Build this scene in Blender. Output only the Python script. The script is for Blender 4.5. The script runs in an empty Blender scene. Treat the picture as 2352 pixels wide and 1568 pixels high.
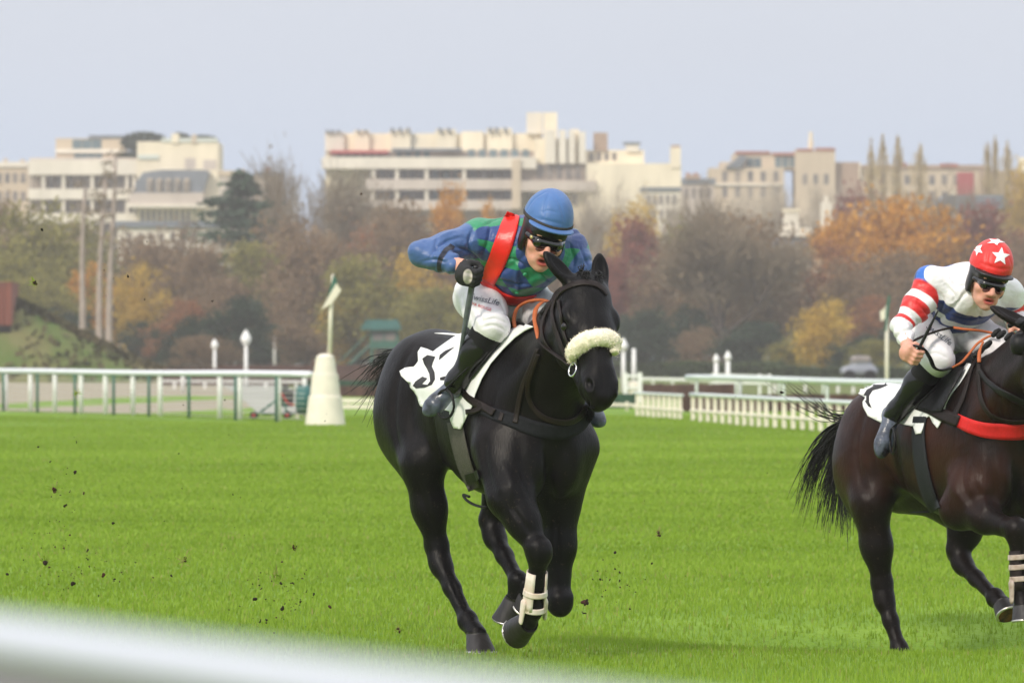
import bpy, math, random
import numpy as np
from mathutils import Vector, Matrix
from mathutils.bvhtree import BVHTree

random.seed(7)
RNG = np.random.default_rng(11)
SC = bpy.context.scene
COL = SC.collection
R = math.radians

# ------------------------------------------------------------------ camera
CAM_H, FPX, CX, HY = 1.37, 15000.0, 1176.0, 816.0
cam_d = bpy.data.cameras.new('camera')
cam = bpy.data.objects.new('camera', cam_d)
COL.objects.link(cam)
cam.location = (0, 0, CAM_H)
cam.rotation_euler = (R(90), 0, 0)
cam_d.sensor_width = 36.0
cam_d.lens = 36.0 * FPX / 2352.0
cam_d.shift_y = (HY - 784.0) / 2352.0
cam_d.clip_start, cam_d.clip_end = 0.1, 6000
cam_d.dof.use_dof = True
cam_d.dof.focus_distance = 29.6
cam_d.dof.aperture_fstop = 9.2
cam_d.dof.aperture_blades = 0
SC.camera = cam

# ------------------------------------------------------------------ sky, sun, exposure
SUN_EL, SUN_AZ = 34.0, 215.0      # azimuth: compass degrees, 0 = +Y, 90 = +X
world = bpy.data.worlds.new('World'); SC.world = world
world.use_nodes = True
wn, wl = world.node_tree.nodes, world.node_tree.links
wn.clear()
w_out = wn.new('ShaderNodeOutputWorld'); w_bg = wn.new('ShaderNodeBackground')
w_sky = wn.new('ShaderNodeTexSky'); w_sky.sky_type = 'NISHITA'; w_sky.sun_disc = False
w_sky.sun_elevation = R(SUN_EL); w_sky.sun_rotation = R(SUN_AZ)
w_sky.air_density = 1.0; w_sky.dust_density = 3.0; w_sky.ozone_density = 1.5
w_tc = wn.new('ShaderNodeTexCoord'); w_sep = wn.new('ShaderNodeSeparateXYZ')
wl.new(w_tc.outputs['Generated'], w_sep.inputs[0])
w_ramp = wn.new('ShaderNodeValToRGB')                 # high overcast, brighter overhead
e = w_ramp.color_ramp.elements
e[0].position = 0.0; e[0].color = (5.3, 6.6, 8.8, 1)
e[1].position = 0.055; e[1].color = (6.5, 7.0, 8.1, 1)
e2 = e.new(0.45); e2.color = (9.8, 10.0, 10.6, 1)
e3 = e.new(1.0); e3.color = (15.0, 15.0, 15.5, 1)
wl.new(w_sep.outputs['Z'], w_ramp.inputs[0])
w_no = wn.new('ShaderNodeTexNoise'); w_no.inputs['Scale'].default_value = 6.0; w_no.inputs['Detail'].default_value = 3.0
w_map = wn.new('ShaderNodeMapping'); w_map.inputs['Scale'].default_value = (1, 1, 5)
wl.new(w_tc.outputs['Generated'], w_map.inputs[0]); wl.new(w_map.outputs[0], w_no.inputs['Vector'])
w_mr = wn.new('ShaderNodeMapRange'); w_mr.inputs['To Min'].default_value = 0.955; w_mr.inputs['To Max'].default_value = 1.045
wl.new(w_no.outputs['Fac'], w_mr.inputs['Value'])
w_mul = wn.new('ShaderNodeMix'); w_mul.data_type = 'RGBA'; w_mul.blend_type = 'MULTIPLY'; w_mul.inputs[0].default_value = 1.0
wl.new(w_ramp.outputs[0], w_mul.inputs[6]); wl.new(w_mr.outputs[0], w_mul.inputs[7])
w_mix = wn.new('ShaderNodeMix'); w_mix.data_type = 'RGBA'; w_mix.inputs[0].default_value = 0.88
wl.new(w_sky.outputs[0], w_mix.inputs[6]); wl.new(w_mul.outputs[2], w_mix.inputs[7])
wl.new(w_mix.outputs[2], w_bg.inputs['Color'])
w_bg.inputs['Strength'].default_value = 0.1
wl.new(w_bg.outputs[0], w_out.inputs[0])

sun_d = bpy.data.lights.new('sun', 'SUN'); sun = bpy.data.objects.new('sun', sun_d); COL.objects.link(sun)
sun_d.energy = 2.3; sun_d.angle = R(9); sun_d.color = (1.0, 0.91, 0.78)
_sd = Vector((math.sin(R(SUN_AZ)) * math.cos(R(SUN_EL)), math.cos(R(SUN_AZ)) * math.cos(R(SUN_EL)), math.sin(R(SUN_EL))))
sun.rotation_euler = (-_sd).to_track_quat('-Z', 'Y').to_euler()
sun.location = (0, -20, 60)

SC.view_settings.view_transform = 'Standard'; SC.view_settings.look = 'None'
SC.view_settings.gamma = 1.0; SC.view_settings.exposure = 0.22
SC.cycles.max_bounces = 6; SC.cycles.diffuse_bounces = 3; SC.cycles.glossy_bounces = 3
SC.cycles.transparent_max_bounces = 8; SC.cycles.volume_bounces = 0
SC.cycles.use_denoising = True
SC.cycles.caustics_reflective = False; SC.cycles.caustics_refractive = False

# ------------------------------------------------------------------ pixel / space helpers (photo scaled to 2352 x 1568)
def P(x, y, Y):
    return np.array([(x - CX) / FPX * Y, Y, CAM_H + (HY - y) / FPX * Y])

def ray(x, y):
    return np.array([(x - CX) / FPX, 1.0, (HY - y) / FPX])

class Frame:
    """a horse's own frame: u forward, v to its right, z up"""
    def __init__(s, ox, oy, deg, z0=0.0):
        s.O = np.array([ox, oy, z0]); t = R(deg)
        s.F = np.array([math.sin(t), -math.cos(t), 0.0]); s.Rt = np.array([-math.cos(t), -math.sin(t), 0.0])
    def W(s, p):
        p = np.asarray(p, float)
        return s.O + p[..., 0:1] * s.F + p[..., 1:2] * s.Rt + p[..., 2:3] * np.array([0, 0, 1.0])
    def loc(s, w):
        d = np.asarray(w, float) - s.O
        return np.array([d @ s.F, d @ s.Rt, d[2]])
    def J(s, x, y, v):
        r = ray(x, y)
        Y = (v + s.Rt[:2] @ s.O[:2]) / (s.Rt[0] * r[0] + s.Rt[1])
        return s.loc(np.array([r[0] * Y, Y, CAM_H + r[2] * Y]))

# ------------------------------------------------------------------ object helpers
def new_mesh(name, verts, faces, smooth=True):
    me = bpy.data.meshes.new(name)
    verts = np.asarray(verts, np.float32)
    if isinstance(faces, np.ndarray):
        n, k = faces.shape
        me.vertices.add(len(verts)); me.vertices.foreach_set('co', verts.ravel())
        me.loops.add(n * k); me.loops.foreach_set('vertex_index', faces.astype(np.int32).ravel())
        me.polygons.add(n)
        me.polygons.foreach_set('loop_start', np.arange(0, n * k, k, dtype=np.int32))
        me.polygons.foreach_set('loop_total', np.full(n, k, np.int32))
        me.update(calc_edges=True)
    else:
        me.from_pydata([tuple(map(float, v)) for v in verts], [], faces); me.update()
    me.polygons.foreach_set('use_smooth', np.full(len(me.polygons), bool(smooth)))
    me.validate()
    return me

def attr(me, name, vals):
    a = me.attributes.new(name, 'FLOAT', 'POINT')
    a.data.foreach_set('value', np.asarray(vals, np.float32))

def tag(o, label=None, cat=None, group=None, kind=None):
    if label: o['label'] = label
    if cat: o['category'] = cat
    if group: o['group'] = group
    if kind: o['kind'] = kind
    return o

def thing(name, label, cat, loc=(0, 0, 0), group=None):
    o = bpy.data.objects.new(name, None); COL.objects.link(o)
    o.location = loc; o.empty_display_size = 0.2
    return tag(o, label, cat, group)

def abs_loc(o):
    l = Vector((0, 0, 0))
    while o is not None:
        l = l + o.location; o = o.parent
    return np.array(l)

def obj(name, verts, faces, mat=None, parent=None, smooth=True, attrs=None, loc=None):
    """verts in world space; stored relative to the parent (or to loc)"""
    verts = np.asarray(verts, float)
    base = abs_loc(parent) if parent is not None else (np.array(loc, float) if loc is not None else np.zeros(3))
    me = new_mesh(name, verts - base, faces, smooth)
    if attrs:
        for k, v in attrs.items(): attr(me, k, v)
    if mat is not None:
        for m in (mat if isinstance(mat, (list, tuple)) else [mat]): me.materials.append(m)
    o = bpy.data.objects.new(name, me); COL.objects.link(o)
    if parent is not None: o.parent = parent
    elif loc is not None: o.location = loc
    return o

def bvh_of(verts, faces):
    return BVHTree.FromPolygons([Vector(v) for v in verts], [tuple(int(i) for i in f) for f in faces])

def copy_tree(o, parent=None):
    c = o.copy(); COL.objects.link(c)
    if parent is not None: c.parent = parent
    for ch in [q for q in bpy.data.objects if q.parent == o]: copy_tree(ch, c)
    return c

class MB:
    """collects shapes into one mesh"""
    def __init__(s): s.v = []; s.f = []; s.n = 0
    def add(s, v, f):
        v = np.asarray(v, float); s.v.append(v)
        s.f += [tuple(int(i) + s.n for i in q) for q in f]; s.n += len(v); return s
    def box(s, x0, x1, y0, y1, z0, z1):
        v = [(x, y, z) for x in (x0, x1) for y in (y0, y1) for z in (z0, z1)]
        return s.add(v, [(0, 1, 3, 2), (4, 6, 7, 5), (0, 4, 5, 1), (2, 3, 7, 6), (0, 2, 6, 4), (1, 5, 7, 3)])
    def tube(s, pts, rad, n=8, caps=True, squash=1.0):
        v, f = tube_mesh(pts, rad, n, caps, squash); return s.add(v, f)
    def prism(s, poly, y0, y1):
        """poly: list of (x,z) counter-clockwise seen from -Y"""
        n = len(poly)
        v = [(x, y0, z) for x, z in poly] + [(x, y1, z) for x, z in poly]
        f = [tuple(range(n)), tuple(range(2 * n - 1, n - 1, -1))]
        f += [(i, i + n, (i + 1) % n + n, (i + 1) % n) for i in range(n)]
        return s.add(v, f)
    def lathe(s, c, prof, n=20):
        v = []; f = []
        for r_, z in prof:
            for k in range(n):
                a = 2 * math.pi * k / n; v.append((c[0] + r_ * math.cos(a), c[1] + r_ * math.sin(a), c[2] + z))
        for i in range(len(prof) - 1):
            for k in range(n): f.append((i * n + k, i * n + (k + 1) % n, (i + 1) * n + (k + 1) % n, (i + 1) * n + k))
        f.append(tuple(range(n - 1, -1, -1))); m = (len(prof) - 1) * n; f.append(tuple(range(m, m + n)))
        return s.add(v, f)
    def build(s, name, mat=None, parent=None, smooth=False, loc=None):
        return obj(name, np.concatenate(s.v), s.f, mat, parent, smooth, loc=loc)

def unit(a):
    a = np.asarray(a, float); return a / (np.linalg.norm(a) + 1e-12)

def tube_mesh(pts, rad, n=8, caps=True, squash=1.0, ref=None):
    pts = np.asarray(pts, float); m = len(pts)
    rad = np.full(m, rad, float) if np.isscalar(rad) else np.asarray(rad, float)
    v = []; f = []
    up = np.array([0, 0, 1.0]) if ref is None else np.asarray(ref, float)
    for i in range(m):
        t = unit(pts[min(i + 1, m - 1)] - pts[max(i - 1, 0)])
        if abs(t @ up) > 0.97: a = unit(np.cross(t, [1.0, 0.02, 0]))
        else: a = unit(np.cross(t, up))
        b = np.cross(a, t)
        for k in range(n):
            g = 2 * math.pi * k / n
            v.append(pts[i] + rad[i] * (math.cos(g) * a + squash * math.sin(g) * b))
    for i in range(m - 1):
        for k in range(n):
            f.append((i * n + k, i * n + (k + 1) % n, (i + 1) * n + (k + 1) % n, (i + 1) * n + k))
    if caps:
        f.append(tuple(range(n - 1, -1, -1))); q = (m - 1) * n; f.append(tuple(range(q, q + n)))
    return np.array(v), f

def spline(pts, n=8):
    """Catmull-Rom through pts"""
    p = [np.asarray(q, float) for q in pts]; p = [2 * p[0] - p[1]] + p + [2 * p[-1] - p[-2]]
    out = []
    for i in range(1, len(p) - 2):
        for k in range(n):
            t = k / n
            out.append(0.5 * ((2 * p[i]) + (-p[i - 1] + p[i + 1]) * t + (2 * p[i - 1] - 5 * p[i] + 4 * p[i + 1] - p[i + 2]) * t * t + (-p[i - 1] + 3 * p[i] - 3 * p[i + 1] + p[i + 2]) * t ** 3))
    out.append(p[-2]); return np.array(out)

# ------------------------------------------------------------------ smooth-blended body surfaces
class Field:
    def __init__(s): s.p = []
    def cone(s, a, b, ra, rb, k=0.03, flat=None, op=1, tag=0):
        a, b = np.asarray(a, float), np.asarray(b, float); m = max(ra, rb) * (max(flat[1], 1) if flat else 1)
        s.p.append(dict(t='c', a=a, b=b, ra=ra, rb=rb, k=k, flat=(unit(flat[0]), flat[1]) if flat else None, op=op, tag=tag,
                        lo=np.minimum(a, b) - m, hi=np.maximum(a, b) + m)); return s
    def chain(s, pts, rad, k=0.03, flat=None, tag=0):
        for i in range(len(pts) - 1): s.cone(pts[i], pts[i + 1], rad[i], rad[i + 1], k, flat, 1, tag)
        return s
    def ell(s, c, r, ax=None, k=0.03, op=1, tag=0):
        c = np.asarray(c, float); r = np.asarray(r, float); ax = np.eye(3) if ax is None else np.asarray(ax, float)
        e_ = np.sqrt(((ax * r[:, None]) ** 2).sum(0))
        s.p.append(dict(t='e', c=c, r=r, ax=ax, k=k, op=op, tag=tag, lo=c - e_, hi=c + e_)); return s
    @staticmethod
    def dist(q, p):
        if q['t'] == 'e':
            l = (p - q['c']) @ q['ax'].T
            k0 = np.sqrt(((l / q['r']) ** 2).sum(-1)); k1 = np.sqrt(((l / q['r'] ** 2) ** 2).sum(-1)) + 1e-9
            return k0 * (k0 - 1) / k1
        a, b = q['a'], q['b']; sc = 1.0; pa = p - a; ba = b - a
        if q['flat']:
            n, f = q['flat']
            pa = pa - (pa @ n)[..., None] * n * (1 - 1 / f); ba = ba - (ba @ n) * n * (1 - 1 / f); sc = min(1.0, f)
        h = np.clip((pa @ ba) / (ba @ ba + 1e-12), 0, 1)
        d = np.sqrt(((pa - h[..., None] * ba) ** 2).sum(-1)) - (q['ra'] + (q['rb'] - q['ra']) * h)
        return d * sc
    @staticmethod
    def comb(F, d, k, op):
        if op == 1:
            if k <= 0: return np.minimum(F, d)
            h = np.maximum(k - np.abs(F - d), 0) / k
            return np.minimum(F, d) - h * h * k * 0.25
        d = -d
        h = np.maximum(k - np.abs(F - d), 0) / k if k > 0 else 0
        return np.maximum(F, d) + h * h * k * 0.25
    def val(s, pts, tags=None):
        F = np.full(len(pts), 0.6)
        for q in s.p:
            if tags is None or q['tag'] in tags: F = s.comb(F, s.dist(q, pts), q['k'], q['op'])
        return F
    def mesh(s, h, grow=0.0, disp=None, clip=None, smooth=1):
        lo = np.min([q['lo'] for q in s.p if q['op'] == 1], 0) - grow - 3 * h
        hi = np.max([q['hi'] for q in s.p if q['op'] == 1], 0) + grow + 3 * h
        n = np.ceil((hi - lo) / h).astype(int) + 1
        ax = [lo[i] + h * np.arange(n[i]) for i in range(3)]
        F = np.full(n, 0.6, np.float32)
        for q in s.p:
            m = q['k'] + 2.5 * h + grow
            i0 = np.clip(np.floor((q['lo'] - m - lo) / h).astype(int), 0, n - 1); i1 = np.clip(np.ceil((q['hi'] + m - lo) / h).astype(int) + 1, 1, n)
            if np.any(i1 <= i0): continue
            sl = tuple(slice(i0[i], i1[i]) for i in range(3))
            g = np.stack(np.meshgrid(*[ax[i][sl[i]] for i in range(3)], indexing='ij'), -1)
            F[sl] = s.comb(F[sl], s.dist(q, g), q['k'], q['op'])
        F -= grow
        if clip is not None or disp is not None:
            near = np.argwhere(np.abs(F) < max(0.05, 4 * h)); pts = lo + near * h
            if disp is not None: F[tuple(near.T)] += disp(pts).astype(np.float32)
            if clip is not None:
                far_in = np.argwhere(F < 0); ip = lo + far_in * h
                F[tuple(far_in.T)] = np.maximum(F[tuple(far_in.T)], clip(ip)).astype(np.float32)
        return surface_nets(F, lo, h, smooth)

def surface_nets(F, lo, h, smooth=1):
    ins = F < 0
    c = np.zeros(np.array(F.shape) - 1, np.uint8)
    for dx in (0, 1):
        for dy in (0, 1):
            for dz in (0, 1):
                c += ins[dx:F.shape[0] - 1 + dx, dy:F.shape[1] - 1 + dy, dz:F.shape[2] - 1 + dz]
    act = np.argwhere((c > 0) & (c < 8))
    mp = np.full(c.shape, -1, np.int32); mp[tuple(act.T)] = np.arange(len(act))
    cor = [(x, y, z) for x in (0, 1) for y in (0, 1) for z in (0, 1)]
    vals = {o: F[act[:, 0] + o[0], act[:, 1] + o[1], act[:, 2] + o[2]] for o in cor}
    acc = np.zeros((len(act), 3)); cnt = np.zeros(len(act))
    for a in cor:
        for i in range(3):
            if a[i] == 0:
                b = list(a); b[i] = 1; b = tuple(b)
                f0, f1 = vals[a], vals[b]; x = (f0 < 0) != (f1 < 0)
                t = np.where(x, f0 / np.where(x, f0 - f1, 1), 0)
                p = np.tile(np.array(a, float), (len(act), 1)); p[:, i] += t
                acc += p * x[:, None]; cnt += x
    V = lo + (act + acc / cnt[:, None]) * h
    faces = []
    for i in range(3):
        j, k = (i + 1) % 3, (i + 2) % 3
        s0 = [slice(1, -1)] * 3; s1 = [slice(1, -1)] * 3
        s0[i] = slice(0, -1); s1[i] = slice(1, None)
        A, B = ins[tuple(s0)], ins[tuple(s1)]
        e_ = np.argwhere(A != B)
        if len(e_) == 0: continue
        flip = ~A[tuple(e_.T)]
        off = np.ones(3, int); off[i] = 0; e_ = e_ + off
        def cell(dj, dk):
            q = e_.copy(); q[:, j] += dj; q[:, k] += dk; return mp[tuple(q.T)]
        q = np.stack([cell(-1, -1), cell(0, -1), cell(0, 0), cell(-1, 0)], 1)
        q[flip] = q[flip][:, ::-1]; faces.append(q)
    Fc = np.concatenate(faces)
    for _ in range(smooth):
        s_ = np.zeros_like(V); n_ = np.zeros(len(V))
        for a in range(4):
            b = (a + 1) % 4
            np.add.at(s_, Fc[:, a], V[Fc[:, b]]); np.add.at(n_, Fc[:, a], 1)
            np.add.at(s_, Fc[:, b], V[Fc[:, a]]); np.add.at(n_, Fc[:, b], 1)
        V = 0.5 * V + 0.5 * s_ / n_[:, None]
    return V, Fc

# ------------------------------------------------------------------ laying flat things on a surface
def hit(bv, x, y, Yfar=60):
    d = ray(x, y); o = Vector((0, 0, CAM_H)); dv = Vector(d).normalized()
    r = bv.ray_cast(o, dv, 80)
    return (None, None) if r[0] is None else (np.array(r[0]), np.array(r[1]))

def strap(bv, path, w, off=0.004, th=0.004, n=10, across=5, mult=None):
    """a strap laid over the surface: path in photo pixels, width w px (scalar or list)"""
    path = spline(path, n); m = len(path)
    w = np.full(m, w, float) if np.isscalar(w) else np.interp(np.linspace(0, 1, m), np.linspace(0, 1, len(w)), w)
    top = []; bot = []
    last = None
    for i in range(m):
        t = unit(path[min(i + 1, m - 1)] - path[max(i - 1, 0)]); nn = np.array([-t[1], t[0]])
        row = []
        for j in range(across):
            q = path[i] + nn * w[i] * (j / (across - 1) - 0.5)
            row.append((q, *hit(bv, *q)))
        ok = [r for r in row if r[1] is not None]
        if not ok: continue
        rt = []; rb = []
        for q, p, nrm in row:
            if p is None:
                refY, nrm = (ok[0][1][1], ok[0][2]) if ok else last
                p = ray(*q) * refY + np.array([0, 0, CAM_H])
            rt.append(p + nrm * (off + th)); rb.append(p + nrm * off)
        if ok: last = (ok[0][1][1], ok[0][2])
        top.append(rt); bot.append(rb)
    top, bot = np.array(top), np.array(bot)
    # iron out jumps in depth
    for arr in (top, bot):
        for _ in range(2):
            arr[1:-1] = 0.5 * arr[1:-1] + 0.25 * (arr[:-2] + arr[2:])
    return sheet(top, bot)

def sheet(top, bot):
    m, c = top.shape[:2]
    v = np.concatenate([top.reshape(-1, 3), bot.reshape(-1, 3)]); N = m * c; f = []
    for i in range(m - 1):
        for j in range(c - 1):
            a, b, d, e_ = i * c + j, i * c + j + 1, (i + 1) * c + j + 1, (i + 1) * c + j
            f.append((a, b, d, e_)); f.append((a + N, e_ + N, d + N, b + N))
        a, b = i * c, (i + 1) * c; f.append((a, b, b + N, a + N))
        a, b = i * c + c - 1, (i + 1) * c + c - 1; f.append((b, a, a + N, b + N))
    for j in range(c - 1):
        f.append((j + 1, j, j + N, j + 1 + N)); a = (m - 1) * c + j; f.append((a, a + 1, a + 1 + N, a + N))
    return v, f

def patch(bv, poly, off=0.003, step=5.0):
    """a flat patch (a printed shape) laid over the surface; poly in photo pixels"""
    from mathutils.geometry import delaunay_2d_cdt
    poly = np.asarray(poly, float); b = []
    for i in range(len(poly)):
        p, q = poly[i], poly[(i + 1) % len(poly)]; k = max(1, int(np.linalg.norm(q - p) / step))
        b += [p + (q - p) * t / k for t in range(k)]
    b = np.array(b); n = len(b)
    xs = np.arange(b[:, 0].min(), b[:, 0].max(), step); ys = np.arange(b[:, 1].min(), b[:, 1].max(), step)
    ins = []
    for x in xs:
        for y in ys:
            c = False
            for i in range(n):
                x1, y1 = b[i]; x2, y2 = b[(i + 1) % n]
                if (y1 > y) != (y2 > y) and x < (x2 - x1) * (y - y1) / (y2 - y1) + x1: c = not c
            if c and np.min(((b - (x, y)) ** 2).sum(1)) > (0.35 * step) ** 2: ins.append((x, y))
    pts = [Vector(q) for q in b] + [Vector(q) for q in ins]
    r = delaunay_2d_cdt(pts, [(i, (i + 1) % n) for i in range(n)], [list(range(n))], 1, 1e-6)
    co, fs = r[0], r[2]; V = []; bad = set()
    for i, q in enumerate(co):
        p, nr = hit(bv, q[0], q[1])
        if p is None: bad.add(i); V.append(np.zeros(3))
        else: V.append(p + nr * off)
    fs = [f for f in fs if not any(i in bad for i in f)]
    # orient to the camera
    out = []
    for f in fs:
        a, b_, c = V[f[0]], V[f[1]], V[f[2]]
        nrm = np.cross(b_ - a, c - a); out.append(tuple(f) if nrm @ (np.array([0, 0, CAM_H]) - a) > 0 else tuple(reversed(f)))
    return np.array(V), out

def vnormals(V, Fc):
    n = np.zeros_like(V); a, b, c, d = (V[Fc[:, i]] for i in range(4))
    fn = np.cross(c - a, d - b)
    for i in range(4): np.add.at(n, Fc[:, i], fn)
    return n / (np.linalg.norm(n, axis=1)[:, None] + 1e-12)

def crease(V, Fc, paths, bv=None, pts3=None):
    """furrows (depth > 0) or ridges (depth < 0) along lines on the surface: (photo pixel path, depth, width)"""
    N = vnormals(V, Fc); N = N if N[:, 2][np.argmax(V[:, 2])] > 0 else -N; out = V.copy(); rec = []
    for k, (path, dep, wid) in enumerate(paths):
        if pts3 is not None: L = [np.array(bv.find_nearest(Vector(p))[0]) for p in pts3[k]]
        else: L = [q for q in (hit(bv, x, y)[0] for x, y in spline(path, 6)) if q is not None]
        rec.append(L)
        if len(L) < 2: continue
        L = np.array(L); lo, hi = L.min(0) - 3 * wid, L.max(0) + 3 * wid
        ix = np.where(np.all((V > lo) & (V < hi), 1))[0]; best = np.full(len(ix), 9.0); tt = np.zeros(len(ix))
        for i in range(len(L) - 1):
            ab = L[i + 1] - L[i]; h = np.clip(((V[ix] - L[i]) @ ab) / (ab @ ab + 1e-9), 0, 1)
            d = np.linalg.norm(V[ix] - L[i] - h[:, None] * ab, axis=1); m = d < best; best[m] = d[m]; tt[m] = ((i + h) / (len(L) - 1))[m]
        out[ix] -= N[ix] * (dep * np.exp(-(best / wid) ** 2) * np.sin(np.clip(tt, .02, .98) * math.pi) ** .6)[:, None]
    return out, rec

# ------------------------------------------------------------------ materials
def mat(name, col, rough=0.6, spec=0.5, var=0.0, vscale=8.0, bump=0.0, bscale=60.0, metal=0.0, sheen=0.0, coat=0.0, stretch=None, col2=None, trans=0.0):
    m = bpy.data.materials.new(name); m.use_nodes = True
    nt = m.node_tree; N, L = nt.nodes, nt.links; b = N['Principled BSDF']
    b.inputs['Roughness'].default_value = rough; b.inputs['Metallic'].default_value = metal
    b.inputs['Specular IOR Level'].default_value = spec
    b.inputs['Sheen Weight'].default_value = sheen; b.inputs['Coat Weight'].default_value = coat
    col = tuple(col) + (1,)
    b.inputs['Base Color'].default_value = col
    tc = N.new('ShaderNodeTexCoord'); mp = N.new('ShaderNodeMapping'); L.new(tc.outputs['Object'], mp.inputs[0])
    if stretch: mp.inputs['Scale'].default_value = stretch
    if var > 0 or col2 is not None:
        no = N.new('ShaderNodeTexNoise'); no.inputs['Scale'].default_value = vscale; no.inputs['Detail'].default_value = 5.0
        L.new(mp.outputs[0], no.inputs['Vector'])
        mx = N.new('ShaderNodeMix'); mx.data_type = 'RGBA'
        rr = N.new('ShaderNodeMapRange'); rr.inputs['From Min'].default_value = 0.3; rr.inputs['From Max'].default_value = 0.7
        L.new(no.outputs['Fac'], rr.inputs['Value']); L.new(rr.outputs[0], mx.inputs[0])
        c2 = tuple(col2) + (1,) if col2 is not None else tuple(min(1, c * (1 + var)) for c in col[:3]) + (1,)
        c1 = col if col2 is not None else tuple(c * (1 - var) for c in col[:3]) + (1,)
        mx.inputs[6].default_value = c1; mx.inputs[7].default_value = c2
        L.new(mx.outputs[2], b.inputs['Base Color'])
    if bump > 0:
        n2 = N.new('ShaderNodeTexNoise'); n2.inputs['Scale'].default_value = bscale; n2.inputs['Detail'].default_value = 4.0
        L.new(mp.outputs[0], n2.inputs['Vector'])
        bp = N.new('ShaderNodeBump'); bp.inputs['Strength'].default_value = bump; bp.inputs['Distance'].default_value = 0.01
        L.new(n2.outputs['Fac'], bp.inputs['Height']); L.new(bp.outputs[0], b.inputs['Normal'])
    return m

def srgb(r, g, b):
    f = lambda c: (c / 255 / 12.92) if c / 255 <= 0.04045 else ((c / 255 + 0.055) / 1.055) ** 2.4
    return (f(r), f(g), f(b))

class NT:
    """small helper for building node materials"""
    def __init__(s, m): s.t = m.node_tree; s.N = s.t.nodes; s.L = s.t.links; s.b = s.N['Principled BSDF']
    def attr(s, n):
        a = s.N.new('ShaderNodeAttribute'); a.attribute_name = n; return a.outputs['Fac']
    def math(s, op, a, b=None, c=None):
        n = s.N.new('ShaderNodeMath'); n.operation = op
        for i, q in enumerate((a, b, c)):
            if q is None: continue
            if isinstance(q, (int, float)): n.inputs[i].default_value = q
            else: s.L.new(q, n.inputs[i])
        return n.outputs[0]
    def mix(s, f, a, b):
        n = s.N.new('ShaderNodeMix'); n.data_type = 'RGBA'
        for i, q in ((0, f), (6, a), (7, b)):
            if isinstance(q, (int, float)): n.inputs[i].default_value = q
            elif isinstance(q, tuple): n.inputs[i].default_value = q + (1,) if len(q) == 3 else q
            else: s.L.new(q, n.inputs[i])
        return n.outputs[2]
    def step(s, a, edge=0.0, soft=0.004):
        n = s.N.new('ShaderNodeMapRange'); s.L.new(a, n.inputs['Value'])
        n.inputs['From Min'].default_value = edge - soft; n.inputs['From Max'].default_value = edge + soft
        return n.outputs[0]
    def noise(s, scale, detail=4.0, coord='Object', stretch=None):
        tc = s.N.new('ShaderNodeTexCoord'); n = s.N.new('ShaderNodeTexNoise')
        n.inputs['Scale'].default_value = scale; n.inputs['Detail'].default_value = detail
        if stretch:
            mp = s.N.new('ShaderNodeMapping'); mp.inputs['Scale'].default_value = stretch
            s.L.new(tc.outputs[coord], mp.inputs[0]); s.L.new(mp.outputs[0], n.inputs['Vector'])
        else: s.L.new(tc.outputs[coord], n.inputs['Vector'])
        return n.outputs['Fac']
    def color(s, c): s.L.new(c, s.b.inputs['Base Color'])
    def bump(s, h, strength=0.3, dist=0.01):
        n = s.N.new('ShaderNodeBump'); n.inputs['Strength'].default_value = strength; n.inputs['Distance'].default_value = dist
        s.L.new(h, n.inputs['Height']); s.L.new(n.outputs[0], s.b.inputs['Normal'])

# ------------------------------------------------------------------ horses
def coat_material(name, c_dark, c_warm, warm_amt):
    m = bpy.data.materials.new(name); m.use_nodes = True; t = NT(m)
    z = t.attr('height'); n1 = t.noise(3.2, 3); n2 = t.noise(140, 2, stretch=(1, 1, .25)); n3 = t.noise(16, 3)
    w = t.math('MULTIPLY', t.math('MULTIPLY', t.step(z, 0.92, 0.22), t.step(t.math('SUBTRACT', 1.5, z), 0.0, 0.12)), t.step(n1, 0.5, 0.16))
    c = t.mix(t.math('MULTIPLY', w, warm_amt), c_dark, c_warm)
    sp = t.math('MULTIPLY', t.step(t.noise(70, 4), 0.655, 0.02), t.step(t.math('SUBTRACT', 0.95, z), 0.0, 0.35))
    c = t.mix(t.math('MULTIPLY', sp, 0.5), c, (0.055, 0.042, 0.030))
    t.color(c)
    h = t.math('ADD', t.math('MULTIPLY', n2, 0.6), t.math('MULTIPLY', n3, 0.9))
    t.bump(h, 0.5, 0.006)
    t.L.new(t.math('ADD', t.math('MULTIPLY', n3, 0.2), 0.3), t.b.inputs['Roughness'])
    t.b.inputs['Specular IOR Level'].default_value = 0.13
    return m

M = {}
M['coat_black'] = coat_material('black coat', (0.0042, 0.0038, 0.0042), (0.010, 0.0062, 0.0056), 0.5)
M['coat_bay'] = coat_material('dark bay coat', (0.0060, 0.0040, 0.0038), (0.050, 0.0155, 0.0075), 0.75)
M['hair'] = mat('black horse hair', (0.005, 0.0045, 0.005), 0.5, 0.2, 0.3, 30, sheen=0.1)
M['hoof'] = mat('hoof horn', (0.017, 0.0145, 0.0145), 0.45, 0.5, 0.45, 26, 0.25, 60, stretch=(1, 1, .25))
M['shoe'] = mat('horseshoe metal', (0.62, 0.6, 0.56), 0.35, 0.5, 0.2, 30, metal=0.9)
M['sole'] = mat('brown hoof sole', (0.020, 0.012, 0.008), 0.7, 0.3, 0, 20, 0.3, 60, col2=(0.25, 0.09, 0.02))
M['eye'] = mat('dark wet eye', (0.004, 0.003, 0.003), 0.06, 0.6)
M['fluff'] = mat('cream sheepskin', (0.93, 0.845, 0.68), 0.95, 0.2, 0.04, 40, 0.6, 150, sheen=0.4)
M['leather'] = mat('dark brown leather', (0.013, 0.0075, 0.0065), 0.5, 0.25, 0.3, 25, 0.2, 120)
M['leather_black'] = mat('black leather', (0.008, 0.008, 0.009), 0.45, 0.25, 0.3, 25, 0.2, 120)
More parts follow.
